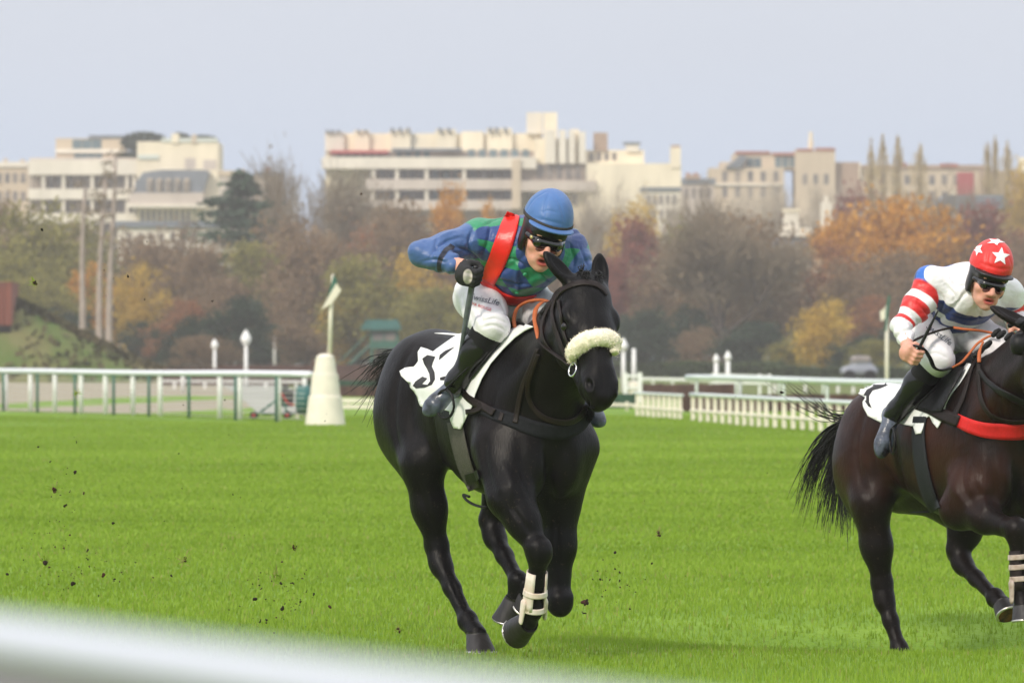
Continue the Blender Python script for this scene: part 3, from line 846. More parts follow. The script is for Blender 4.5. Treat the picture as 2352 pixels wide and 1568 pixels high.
def build_rider(fr, c, label):
    W = lambda p: fr.W(np.asarray(p, float)[None])[0]
    root = thing('person', label, 'person', tuple(W(c['seat'])), 'jockeys riding the racehorses')
    lat = fr.Rt
    pel, hem, mid, che, nk = (W(c[k]) for k in ('pelvis', 'hem', 'mid', 'chest', 'neck'))
    sR, sL, eR, eL, wR, wL = (W(c[k]) for k in ('sR', 'sL', 'eR', 'eL', 'wR', 'wL'))
    hip = {1: W(c['hipR']), -1: W(c['hipL'])}; kn = {1: W(c['kR']), -1: W(c['kL'])}; an = {1: W(c['aR']), -1: W(c['aL'])}; to = {1: W(c['tR']), -1: W(c['tL'])}
    # head frame
    ya, pi_, ro = (R(q) for q in c['head_rot']); k = c['k']
    hf = np.array([math.sin(ya) * math.cos(pi_), -math.cos(ya) * math.cos(pi_), -math.sin(pi_)])
    hs0 = np.array([math.cos(ya), math.sin(ya), 0]); hu0 = np.cross(hf, hs0)
    hs = math.cos(ro) * hs0 - math.sin(ro) * hu0; hu = math.cos(ro) * hu0 + math.sin(ro) * hs0
    hc = W(c['head']); HX = np.array([hs, hu, hf])
    Hd = lambda x, y, f: hc + k * (hs * x + hu * y + hf * f)
    r3 = lambda *r: tuple(k * q for q in r)
    # ---- body: one skin surface
    B = Field()
    B.ell(Hd(0, .035, -.01), r3(.075, .095, .095), HX, .02)
    B.ell(Hd(0, -.03, .04), r3(.062, .088, .055), HX, .03)
    B.ell(Hd(0, -.085, .045), r3(.043, .034, .045), HX, .03)
    B.ell(Hd(0, -.108, .072), r3(.022, .017, .018), HX, .025)
    for s in (1, -1):
        B.ell(Hd(.045 * s, -.028, .064), r3(.024, .02, .026), HX, .025)
        B.ell(Hd(.03 * s, .024, .086), r3(.03, .011, .014), HX, .02)
        B.ell(Hd(.076 * s, -.005, -.005), r3(.011, .03, .02), HX, .012)
        B.ell(Hd(.031 * s, .002, .100), r3(.018, .012, .012), HX, .012, -1)
    B.cone(Hd(0, .005, .094), Hd(0, -.040, .118), .0095 * k, .0135 * k, .014)
    for s in (1, -1): B.ell(Hd(.014 * s, -.044, .106), r3(.010, .009, .012), HX, .01)
    op = c.get('open', 1.0)
    for s in (1, -1): B.cone(Hd(.020 * s, -.045, .092), Hd(.033 * s, -.078, .080), .006 * k, .008 * k, .03)   # cheek folds
    B.ell(Hd(0, -.066, .094), r3(.024, .0065, .011), HX, .008)
    B.ell(Hd(0, -.083 - .005 * op, .090), r3(.021, .008, .011), HX, .008)
    B.ell(Hd(0, -.075 - .002 * op, .102), r3(.019, .0052 * op, .018), HX, .004, -1)
    B.cone(Hd(0, -.06, -.03), nk, .056 * k, .07, .04)
    B.chain([pel, mid, che, nk], [.11, .125, .13, .075], .06)
    for s_, e_, w_ in ((sR, eR, wR), (sL, eL, wL)): B.cone(che, s_, .1, .06, .05); B.chain([s_, e_, w_], [.055, .042, .030], .03)
    for s in (1, -1):
        B.cone(pel, hip[s], .11, .09, .05); B.chain([hip[s], kn[s], an[s]], [.085, .058, .036], .03); B.cone(an[s], an[s] * .5 + to[s] * .5, .032, .022, .03)
    fistR = fist(W(c['hR']), c['gripR'], c['kdR'], wR); fistL = fist(W(c['hL']), c['gripL'], c['kdL'], wL)
    add_fist(B, fistR); add_fist(B, fistL)
    V, Fc = B.mesh(.0055, smooth=1)
    q = (V - hc) / k; X, Yv, Zf = q @ hs, q @ hu, q @ hf
    front = Zf > .07
    lip = np.where(front, np.maximum(1 - np.sqrt((X / .027) ** 2 + ((Yv + .075 + .003 * op) / (.0155 + .004 * op)) ** 2), -1) * .012, -.02)
    mouth = np.where(front, np.maximum(1 - np.sqrt((X / .020) ** 2 + ((Yv + .0752 + .002 * op) / (.0062 * op)) ** 2), -1) * .008, -.02)
    ruddy = np.where(np.abs(q).max(1) < .2, 1.2 * np.exp(-(((np.abs(X) - .04) / .025) ** 2 + ((Yv + .035) / .03) ** 2)) + .9 * np.exp(-(X / .018) ** 2 - ((Yv + .038) / .02) ** 2) - .5, -.2)
    obj('body', V, Fc, M['skin'], root, True, {'lip': lip, 'mouth': mouth, 'ruddy': ruddy})
    # ---- jacket
    J = Field(); T = 1; AR = 2
    fl = (lat, 1.10)
    J.chain([hem, mid, che], c['tr'], .05, fl, tag=T)
    J.cone(che, nk, c['tr'][2] * .92, .085, .08, fl, tag=T)
    J.cone(nk, nk + .045 * unit(Hd(0, -.06, -.03) - nk), .078, .062, .02, tag=T)
    for s_ in (sR, sL): J.cone(che * .6 + nk * .4, s_, .125, .088, .07, tag=T)
    at_r = c['ar']
    for s_, e_, w_, cu in ((sR, eR, wR, c['cuffR']), (sL, eL, wL, c['cuffL'])):
        cf = e_ + (w_ - e_) * cu
        J.chain([s_, s_ * .45 + e_ * .55, e_, e_ * .45 + cf * .55, cf], at_r, .035, tag=AR)
    V, Fc = J.mesh(.0052, disp=folds(.016, 6, c['seed'], [((.6, .2, .8), 12), ((-.5, .3, .8), 18)]), smooth=1)
    ax = unit(nk - hem); Lx = np.linalg.norm(nk - hem); rel = V - hem
    tt = rel @ ax / Lx; fd = unit(np.array([0, 0, -1.0]) - (np.array([0, 0, -1.0]) @ ax) * ax); sd = np.cross(ax, fd)
    ta = np.arctan2(rel @ sd, rel @ fd) / (2 * math.pi)
    arm = J.val(V, {T}) - J.val(V, {AR})
    at = np.full(len(V), -.5); bd = np.full(len(V), 9.0)
    for s_, e_, w_, cu in ((sR, eR, wR, c['cuffR']), (sL, eL, wL, c['cuffL'])):
        cf = e_ + (w_ - e_) * cu; l1, l2 = np.linalg.norm(e_ - s_), np.linalg.norm(cf - e_); tot = l1 + l2
        for a, b, o, l in ((s_, e_, 0, l1), (e_, cf, l1, l2)):
            h = np.clip(((V - a) @ (b - a)) / l ** 2, -.1, 1.1); d = np.linalg.norm(V - a - np.clip(h, 0, 1)[:, None] * (b - a), axis=1)
            m_ = d < bd; bd[m_] = d[m_]; at[m_] = ((o + h * l) / tot)[m_]
    V = crease(V, Fc, [(p_, d_ * 1.35, w_ * .78) for p_, d_, w_ in c['folds'][0]], bvh_of(V, Fc))[0]
    obj('jacket', V, Fc, c['silk'], root, True, {'tt': tt, 'ta': ta, 'arm': arm, 'at': at})
    bvj = bvh_of(V, Fc)
    # ---- breeches
    Bf = Field(); Bf.ell(pel, (.15, .15, .14), k=.05); Bf.cone(pel, mid, .135, .12, .05)
    for s in (1, -1):
        Bf.cone(pel, hip[s], .13, c['th'][0], .06); Bf.chain([hip[s], hip[s] * .5 + kn[s] * .5, kn[s]], c['th'], .05)
        Bf.cone(kn[s], kn[s] + (an[s] - kn[s]) * .22, c['th'][2], .060, .03)
    V, Fc = Bf.mesh(.006, disp=folds(.0055, 12, c['seed'] + 20, [((.7, -.3, .6), 20)]), smooth=1)
    V = crease(V, Fc, [(p_, d_ * 1.5, w_ * .85) for p_, d_, w_ in c['folds'][1]], bvh_of(V, Fc))[0]
    br = obj('breeches', V, Fc, M['breeches'], root, True); bvb = bvh_of(V, Fc)
    # ---- boots
    for s in (1, -1):
        d = an[s] - kn[s]; cut = kn[s] + d * c.get('boot_top', .09); dn = unit(d)
        F_ = Field(); F_.chain([kn[s] + d * .05, kn[s] + d * .4, an[s] - d * .12, an[s]], [.073, .066, .046, .042], .04)
        V, Fc = F_.mesh(.006, disp=folds(.003, 10, 40 + s, [((.2, .1, 1), 24)]), clip=lambda p: (cut - p) @ dn)
        b_ = obj('boot', V, Fc, M['boot'], root, True)
        G = Field(); G.chain([kn[s] + d * .05, kn[s] + d * .34], [.078, .071], .03)
        V, Fc = G.mesh(.006, clip=lambda p: np.maximum((cut - p) @ dn, (p - (kn[s] + d * .36)) @ dn))
        obj('boot_top', V, Fc, M['boot_cloth'], b_, True)
        f_ = unit(to[s] - an[s]); up_ = unit(-dn - ((-dn) @ f_) * f_); L = np.linalg.norm(to[s] - an[s]); sdv = np.cross(f_, up_)
        heel = an[s] - f_ * .045 - up_ * .035
        Q = Field(); Q.cone(an[s], an[s] * .3 + to[s] * .7 - up_ * .012, .043, .040, .03)
        Q.ell(an[s] + f_ * L * .80 - up_ * .016, (L * .42, .036, .046), np.array([f_, up_, sdv]), .03)
        Q.ell(heel + f_ * .02, (.045, .034, .036), np.array([f_, up_, sdv]), .03)
        V, Fc = Q.mesh(.0055, disp=folds(.004, 14, 60 + s, [((.5, .4, .7), 26)]), smooth=1)
        obj('boot_foot', V, Fc, c['foot_mat'], b_, True)
    # ---- helmet, cap, goggles
    Hm = Field(); Hm.ell(Hd(0, .058, -.006), r3(.093, .108, .113), HX, .02)
    Hm.cone(Hd(-.045, .034, .070), Hd(.045, .034, .070), .024 * k, .024 * k, .03)
    for s in (1, -1):
        Hm.ell(Hd(.080 * s, -.022, -.012), r3(.014, .05, .034), HX, .02)
        Hm.cone(Hd(.074 * s, -.05, .0), Hd(.040 * s, -.108, .040), .008 * k, .007 * k, .012)
    Hm.cone(Hd(.040, -.108, .040), Hd(-.040, -.108, .040), .007 * k, .007 * k, .01)
    V, Fc = Hm.mesh(.0055, clip=lambda p: np.where(np.abs((p - hc) @ hs) < k * .066, (.014 * k - (p - hc) @ hu - .0 * ((p - hc) @ hf)), -1.0))
    hel = obj('helmet', V, Fc, M['helmet'], root, True)
    ct = c['cap_tilt']
    Cp = Field(); Cp.ell(Hd(0, .072, -.008), r3(.100, .126, .121), HX, .02)
    lowc = lambda p: k * c.get('cap_low', .070) - (p - hc) @ hu - .10 * ((p - hc) @ hf)
    V, Fc = Cp.mesh(.0055, disp=folds(.0028, 9, c['seed'] + 5, [((.3, .2, .9), 15)]), clip=lowc)
    V = crease(V, Fc, c['folds'][2], bvh_of(V, Fc))[0]
    cap = obj('cap', V, Fc, c['cap_mat'], root, True); bvc = bvh_of(V, Fc)
    if c['band']:
        Bd = Field(); Bd.ell(Hd(0, .072, -.008), r3(.1035, .1295, .1245), HX, .0)
        V, Fc = Bd.mesh(.0055, clip=lambda p: np.maximum(lowc(p) - .001, (p - hc) @ hu + .10 * ((p - hc) @ hf) - k * .086))
        obj('cap_band', V, Fc, M['band'], cap, True)
    Pk = Field(); pk = np.array([hs, unit(hu * .97 + hf * .16), unit(hf * .97 - hu * .16)])
    Pk.ell(Hd(0, c.get('cap_low', .070) - .008, .070), r3(.096, .012, .066), pk, .0)
    V, Fc = Pk.mesh(.005, clip=lambda p: -((p - Hd(0, .05, .050)) @ hf))
    obj('cap_peak', V, Fc, c['peak_mat'], cap, True)
    Gg = Field(); Gg.cone(Hd(-.034, -.004, .078), Hd(.034, -.004, .078), .029 * k, .029 * k, .01, flat=(hf, 1.3)); [Gg.cone(Hd(.036 * s, -.002, .082), Hd(.072 * s, .004, .030), .022 * k, .013 * k, .012) for s in (1, -1)]; Gg.ell(Hd(0, -.040, .118), r3(.016, .024, .045), HX, .008, -1)
    V, Fc = Gg.mesh(.0045, clip=lambda p: k * .012 - (p - hc) @ hf)
    gog = obj('goggles', V, Fc, M['lens'], root, True)
    pts = [Hd(x, -.033 + .018 * math.exp(-(x / .013) ** 2), .106 - .9 * max(0, abs(x) - .03) ** 1.0 * (.5 + 12 * max(0, abs(x) - .03))) for x in np.linspace(-.044, .044, 21)]
    tv, tf = tube_mesh(pts, .0042 * k, 6); obj('goggle_frame', tv, tf, M['goggle_frame'], gog, True)
    for s in (1, -1):
        mb = MB(); mb.lathe(Hd(.031 * s, .002, .084), [(.012 * k * math.sin(a), -.012 * k * math.cos(a)) for a in np.linspace(.1, 3.04, 7)], 10)
        mb.build('eye', M['eye_white'], root, True)
    return dict(root=root, bvj=bvj, bvb=bvb, bvc=bvc, cap=cap, br=br, Hd=Hd, hs=hs, hu=hu, hf=hf, k=k, hel=hel, gog=gog, fistR=fistR, fistL=fistL, W=W, wR=wR, eR=eR)

dn1 = unit(np.array([-34, 0.0, -158.0]) * 1.0 + np.array([0, 60, 0]))
r1 = dict(seat=(.66, 0, 1.50), pelvis=(.64, 0, 1.675), hem=(.70, .0, 1.70), mid=(.80, .0, 1.775), chest=(.93, -.01, 1.845), neck=(1.01, -.005, 1.89), tr=[.140, .158, .165],
          sR=J1(1104, 552, .20), sL=J1(1300, 572, -.22), eR=J1(968, 580, .50), wR=J1(1062, 611, .37), eL=(1.05, -.25, 1.67), wL=(1.20, -.14, 1.60),
          hR=J1(1088, 634, .335), hL=(1.25, -.10, 1.57), gripR=-dn1, kdR=F1.W(np.array([[.7, .1, .25]]))[0] - F1.O, gripL=F1.Rt, kdL=F1.F + np.array([0, 0, .3]),
          ar=[.088, .074, .058, .052, .043], cuffR=.74, cuffL=.8,
          hipR=(.69, .115, 1.635), hipL=(.69, -.115, 1.635), kR=J1(1130, 748, .185), kL=(1.08, -.185, 1.45), aR=J1(1040, 890, .30), aL=(.88, -.30, 1.17),
          tR=J1(982, 938, .41), tL=J1(1376, 962, -.35), th=[.105, .094, .078], head=J1(1248, 545, .0), head_rot=(12, 15, 13), k=1.14, open=1.25, seed=3, folds=([
    ([(1088, 520), (1078, 556), (1082, 596)], .010, .012), ([(1060, 545), (1030, 552), (1000, 570), (985, 596)], .009, .011), ([(1104, 600), (1076, 578), (1046, 566)], .010, .010), ([(1050, 528), (1020, 540), (990, 556)], -.006, .014), ([(970, 600), (1000, 596), (1024, 604)], .007, .010), ([(1010, 540), (1000, 560), (1004, 585)], .006, .009),
    ([(1128, 510), (1122, 550), (1108, 590)], .008, .012), ([(1150, 590), (1190, 600), (1220, 625)], .007, .010), ([(1140, 640), (1180, 650), (1225, 655)], .006, .010), ([(1190, 600), (1186, 640), (1192, 675)], -.006, .012), ([(1310, 560), (1318, 590), (1316, 615)], .009, .010), ([(1330, 560), (1342, 590), (1350, 612)], .007, .009), ([(1160, 500), (1135, 505), (1110, 520)], .006, .010), ([(1235, 625), (1255, 640), (1270, 655)], .006, .010)],
    [([(1112, 722), (1140, 714), (1166, 724)], .006, .007), ([(1108, 737), (1138, 731), (1168, 744)], .006, .007), ([(1104, 752), (1136, 747), (1162, 760)], .005, .007), ([(1080, 690), (1100, 720), (1110, 745)], .005, .010), ([(1200, 690), (1196, 730), (1186, 760)], .007, .010), ([(1150, 690), (1158, 710), (1168, 735)], .006, .010)],
    [([(1262, 438), (1252, 470), (1248, 505)], .004, .006), ([(1264, 438), (1286, 468), (1298, 512)], .004, .006), ([(1258, 438), (1226, 458), (1208, 488)], .004, .006), ([(1228, 500), (1262, 508), (1296, 516)], .004, .007), ([(1240, 488), (1262, 484), (1284, 490)], .003, .006)]), silk=M['silk_diamond'],
          cap_mat=M['cap_blue'], peak_mat=M['cap_blue'], band=True, cap_tilt=0, foot_mat=M['boot_cover'])
RD1 = build_rider(F1, r1, 'jockey in blue and green diamond silks with a red sash, crouching on the black horse')
up2 = unit(np.array([48, 0.0, 99.0]) + np.array([0, -25, 0]))
r2 = dict(seat=(.56, 0, 1.60), pelvis=(.47, 0, 1.80), hem=(.55, 0, 1.83), mid=(.64, 0, 1.90), chest=(.74, 0, 1.955), neck=(.82, .0, 1.975), tr=[.125, .145, .150],
          sR=J2(2142, 650, .20), sL=J2(2318, 676, -.22), eR=J2(2070, 748, .40), wR=J2(2087, 804, .48), eL=J2(2338, 745, -.34), wL=(1.05, -.16, 1.80),
          hR=J2(2102, 818, .45), hL=(1.12, -.09, 1.76), gripR=up2, kdR=F2.W(np.array([[.8, .5, -.3]]))[0] - F2.O, gripL=F2.Rt, kdL=F2.F + np.array([0, 0, .3]),
          ar=[.082, .074, .064, .056, .044], cuffR=.70, cuffL=.8,
          hipR=(.56, .12, 1.77), hipL=(.56, -.12, 1.77), kR=J2(2152, 826, .20), kL=(.95, -.2, 1.60), aR=J2(2046, 958, .30), aL=(.72, -.30, 1.28),
          tR=J2(2028, 1034, .37), tL=(.86, -.36, 1.2), th=[.112, .100, .084], head=J2(2268, 645, .02), head_rot=(12, 12, 12), k=1.09, open=.8, seed=11, folds=([
    ([(2150, 662), (2166, 690), (2160, 718)], .010, .011), ([(2100, 690), (2126, 716), (2146, 742)], .009, .010), ([(2088, 712), (2110, 740), (2130, 764)], .008, .010), ([(2120, 664), (2140, 690), (2156, 712)], -.007, .013), ([(2070, 752), (2086, 772), (2090, 796)], .007, .010), ([(2180, 632), (2200, 655), (2222, 652)], .009, .011), ([(2168, 650), (2190, 676), (2196, 700)], .008, .011), ([(2210, 668), (2196, 690), (2180, 700)], -.006, .010), ([(2180, 720), (2220, 732), (2270, 728)], .006, .010), ([(2236, 690), (2250, 720), (2248, 742)], .006, .010)],
    [([(2130, 800), (2150, 794), (2172, 806)], .006, .008), ([(2128, 815), (2150, 810), (2176, 822)], .006, .008), ([(2180, 750), (2196, 780), (2190, 815)], .007, .010), ([(2215, 760), (2236, 775), (2262, 778)], .007, .010)],
    [([(2276, 552), (2268, 590), (2266, 622)], .004, .007), ([(2280, 552), (2312, 580), (2326, 616)], .004, .007), ([(2252, 604), (2290, 616), (2326, 618)], .004, .008)]), silk=M['silk_hoops'],
          cap_mat=M['cap_red'], peak_mat=M['helmet'], band=False, cap_low=.057, cap_tilt=0, foot_mat=M['boot_cover'])
RD2 = build_rider(F2, r2, 'jockey in white silks with red and blue hoops and a red starred cap')

# ---- details of the first rider
r_ = RD1
v, f = strap(r_['bvj'], [(1180, 494), (1170, 522), (1155, 565), (1138, 610), (1120, 648)], [30, 40, 44, 42, 34], .004, .004, 8, 7); obj('sash', v, f, M['sash'], r_['root'])
v, f = strap(r_['bvj'], [(1116, 640), (1130, 662), (1155, 682), (1190, 690), (1232, 682)], [26, 24, 22, 20, 12], .003, .004, 8, 5); obj('sash_hem', v, f, M['sash'], r_['root'])
def button(bv, x, y, r, m, par, name):
    p, n = hit(bv, x, y)
    if p is None: return
    a = unit(np.cross(n, (0, 0, 1))); b = np.cross(n, a); vv = [p + n * .006]; N_ = 12
    for rr, h in ((r * .8, .006), (r, .001)):
        vv += [p + n * h + rr * (math.cos(2 * math.pi * q / N_) * a + math.sin(2 * math.pi * q / N_) * b) for q in range(N_)]
    ff = [(0, 1 + (q + 1) % N_, 1 + q) for q in range(N_)] + [(1 + q, 1 + (q + 1) % N_, 1 + N_ + (q + 1) % N_, 1 + N_ + q) for q in range(N_)]
    obj(name, vv, ff, m, par, True)
M['green_button'] = mat('green button', (0.05, 0.36, 0.18), 0.4)
for x, y in ((1206, 630), (1188, 672)): button(r_['bvj'], x, y, .011, M['green_button'], r_['root'], 'button')
Hd = r_['Hd']
def hbox(Hd, x0, x1, y0, y1, f0, f1):
    mb = MB(); mb.box(0, 1, 0, 1, 0, 1); v = mb.v[0]
    return [Hd(x0 + (x1 - x0) * a, y0 + (y1 - y0) * b, f0 + (f1 - f0) * c) for a, b, c in v], mb.f
v, f = hbox(Hd, .026, .046, .031, .040, .088, .0935); obj('helmet_badge', v, f, M['gold'], r_['hel'], False)
mb = MB(); mb.tube([Hd(-.068, .006, .083), Hd(-.073, .006, .0855)], .0085, 12); mb.build('goggle_badge', M['gold'], r_['gog'], True)
# glove
G = Field(); add_fist(G, RD1['fistR'], grow=.0028); V, Fc = G.mesh(.0045, clip=lambda p: ((p - (RD1['wR'] * 1.0)) @ unit(RD1['eR'] - RD1['wR'])) - .006)
cR = RD1['W'](r1['hR']); gg = unit(r1['gripR']); wh = ((V - cR) @ np.array([-.25, -.35, -.45])) + .0 * V[:, 0]
m_ = bpy.data.materials.new('black glove with white palm'); m_.use_nodes = True; t = NT(m_); t.color(t.mix(t.step(t.attr('palm'), .0, .002), (.014, .014, .016), (.62, .55, .54))); t.b.inputs['Roughness'].default_value = .8
pal = .022 - np.linalg.norm((V - (ray(1074, 634) * (cR[1] - .03) + np.array([0, 0, CAM_H]))) * np.array([1, .5, .62]), axis=1)
obj('glove', V, Fc, m_, RD1['root'], True, {'palm': pal})
G = Field(); add_fist(G, RD1['fistL'], grow=.0028); V, Fc = G.mesh(.0055); obj('glove', V, Fc, M['glove'], RD1['root'], True)
# whips
def whip(fr, c, pts, rad, m, label):
    root = thing('whip', label, 'whip', tuple(pts[0]), 'whips held by the jockeys')
    sp = spline(pts, 8); k = len(sp) // 5
    v, f = tube_mesh(sp[:k + 1], np.interp(np.linspace(0, 1, k + 1), [0, .8, 1], [rad * .75, rad * .75, rad * .62]), 10); obj('handle', v, f, M['whip_black'], root)
    v, f = tube_mesh(sp[k:], np.interp(np.linspace(0, 1, len(sp) - k), [0, .15, .6, 1], [rad * .6, rad, rad * 1.05, rad * .55]), 10, squash=.6); obj('shaft', v, f, m, root)
h1 = RD1['W'](r1['hR']); tip1 = F1.W(J1(1058, 806, .30)[None])[0]
whip(F1, None, [h1 - dn1 * .05, h1 + dn1 * .02, h1 * .55 + tip1 * .45, tip1], .0145, M['whip'], 'grey padded whip pointing down from the gloved hand of the jockey in blue')
h2 = RD2['W'](r2['hR'])
whip(F2, None, [h2 - up2 * .045, h2 + up2 * .02, h2 + up2 * .13, h2 + up2 * .26], .0125, M['whip_black'], 'black whip held upright in the bare hand of the jockey in white')
# stars of the second cap
def star(cx, cy, R0, rot, sx=1.0, sy=1.0, inner=.45):
    return [(cx + sx * (R0 if i % 2 == 0 else R0 * inner) * math.sin(rot + i * math.pi / 5), cy - sy * (R0 if i % 2 == 0 else R0 * inner) * math.cos(rot + i * math.pi / 5)) for i in range(10)]
for q in (star(2298, 589, 21, .12), star(2247, 573, 16, -.35, .8, 1.0), star(2287, 556, 17, .5, 1.25, .5), star(2331, 586, 10, .2, .4, 1)):
    v, f = patch(RD2['bvc'], q, .004, 4)
    if len(f): obj('cap_star', v, f, M['white_print'], RD2['cap'], True)
# lettering on the breeches
def lettering(txt, bv, x, y, size, rot, m, par, name, shear=0.0):
    cu = bpy.data.curves.new('t', 'FONT'); cu.body = txt; cu.size = size; cu.shear = shear; cu.resolution_u = 3
    o = bpy.data.objects.new('t', cu); COL.objects.link(o); dg = bpy.context.evaluated_depsgraph_get()
    me = o.evaluated_get(dg).to_mesh(); V = np.array([q.co[:2] for q in me.vertices]); Fs = [tuple(p.vertices) for p in me.polygons]
    c_, s_ = math.cos(R(rot)), math.sin(R(rot)); out = []; bad = set()
    for i, (a, b) in enumerate(V):
        p, n = hit(bv, x + a * c_ + b * s_, y + a * s_ - b * c_)
        if p is None: bad.add(i); out.append(np.zeros(3))
        else: out.append(p + n * .003)
    o.evaluated_get(dg).to_mesh_clear(); bpy.data.objects.remove(o); bpy.data.curves.remove(cu)
    Fs = [f for f in Fs if not any(i in bad for i in f)]
    if Fs: obj(name, np.array(out), Fs, m, par, False)
lettering('SwissLife', RD1['bvb'], 1078, 686, 19, 14, M['text_dark'], RD1['br'], 'lettering', .2)
lettering('VIVA ROUGE', RD1['bvb'], 1076, 697, 9.5, 20, M['text_red'], RD1['br'], 'lettering')
lettering('SwissLife', RD2['bvb'], 2126, 752, 19, 38, M['text_dark'], RD2['br'], 'lettering', .2)

# ------------------------------------------------------------------ tack
def patch_raised(bv, poly, fn, step=7.0):
    """cloth lying over the surface, lifted by fn(x, y) metres"""
    V, Fs = patch(bv, poly, 0.0, step)
    out = np.array(V)
    for i, p in enumerate(V):
        if np.allclose(p, 0): continue
        x = CX + p[0] / p[1] * FPX; y = HY - (p[2] - CAM_H) / p[1] * FPX
        r = bv.find_nearest(Vector(p)); n = np.array(r[1])
        out[i] = p + n * fn(x, y)
    return out, Fs

def mirrored(fr, V, Fs):
    """the same piece on the horse's other flank"""
    L = np.stack([(V - fr.O) @ fr.F, -((V - fr.O) @ fr.Rt), (V - fr.O)[:, 2]], 1)
    n = len(V)
    return np.concatenate([V, fr.W(L)]), list(Fs) + [tuple(i + n for i in reversed(f)) for f in Fs]

def solid(o, th):
    m = o.modifiers.new('thickness', 'SOLIDIFY'); m.thickness = th; m.offset = 1.0
    return o

def saddle_cloth(fr, bv, poly, fn, label, prints):
    V, Fs = patch_raised(bv, poly, fn); V2, F2_ = mirrored(fr, V, Fs); n = len(V)
    o = solid(obj('saddle_cloth', V, Fs, M['cloth'], None, True, loc=V.mean(0)), .004)
    solid(obj('far_side', V2[n:], [tuple(i - n for i in f) for f in F2_[len(Fs):]], M['cloth'], o, True), .004)
    tag(o, label, 'saddle cloth', 'white saddle cloths with printed numbers')
    b2 = bvh_of(V, [tuple(f) for f in Fs])
    for kind, data in prints:
        if kind == 'poly':
            v, f = patch(b2, data, .0055, 5)
            if len(f): obj('printed_number', v, f, M['print'], o, False)
        else: lettering(*((data[0], b2) + data[1:6] + (o, 'lettering')))
    return o

def rip(x, y, a, b, c, d): return a * math.sin(x * b + y * c + d)
cloth1 = [(1232, 752), (1212, 762), (1188, 779), (1160, 806), (1132, 838), (1112, 872), (1098, 905), (1090, 935), (1080, 952), (1066, 984), (1052, 982), (1046, 965), (1042, 945), (1030, 942), (1015, 938), (1000, 938), (985, 932), (975, 918), (966, 900), (955, 884), (942, 870), (937, 860), (948, 852), (962, 848), (974, 836), (974, 822), (980, 811), (992, 812), (1006, 818), (1022, 806), (1034, 795), (1052, 778), (1076, 764), (1098, 757), (1130, 752), (1170, 748), (1205, 745)]
def lift1(x, y):
    t = max(0.0, min(1.0, (1075 - x) / 110))
    return .012 + .030 * t + .016 * t * math.sin((x - 940) * .075 + (y - 800) * .03) + .010 * t * math.sin((y - 800) * .09)
two = [(972, 824), (984, 816), (1002, 820), (996, 834), (994, 842), (1000, 856), (1001, 872), (994, 884), (978, 890), (958, 892), (950, 886), (956, 877), (972, 866), (984, 870), (972, 882), (984, 884), (990, 876), (988, 860), (982, 846), (976, 836)]
SC1 = saddle_cloth(F1, BV1, cloth1, lift1, 'white saddle cloth with a curled flap and printed number, on the black horse', [
    ('poly', two), ('poly', [(1012, 868), (1032, 863), (1052, 860), (1050, 870), (1030, 874), (1013, 874)]), ('poly', [(1012, 816), (1024, 807), (1046, 798), (1034, 808), (1018, 822), (1010, 828)]),
    ('text', ('AUTEUIL', 950, 884, 33, 48, M['print']))])
cloth2 = [(2246, 826), (2232, 848), (2214, 872), (2196, 900), (2180, 930), (2168, 960), (2158, 984), (2146, 972), (2138, 956), (2128, 962), (2122, 996), (2110, 998), (2102, 980), (2080, 976), (2054, 966), (2030, 972), (2004, 960), (1994, 940), (1990, 930), (1996, 922), (1986, 916), (1972, 908), (1960, 903), (1954, 896), (1962, 886), (1988, 876), (2014, 872), (2030, 862), (2058, 856), (2100, 854), (2160, 846), (2210, 832)]
def lift2(x, y):
    t = max(0.0, min(1.0, (2090 - x) / 120))
    return .012 + .022 * t + .012 * t * math.sin((x - 1940) * .06 + (y - 860) * .04) + .006 * math.sin(y * .07)
SC2 = saddle_cloth(F2, BV2, cloth2, lift2, 'white saddle cloth with a pointed flap and printed number, on the dark bay horse', [
    ('poly', [(1966, 894), (1984, 884), (2008, 876), (2040, 870), (2050, 882), (2022, 894), (2006, 898), (1998, 910), (1998, 924), (2004, 938), (1996, 934), (1988, 922), (1985, 908), (1992, 896), (2004, 890), (1984, 892)]),
    ('text', ('AUTEUIL', 1996, 950, 30, 12, M['print']))])

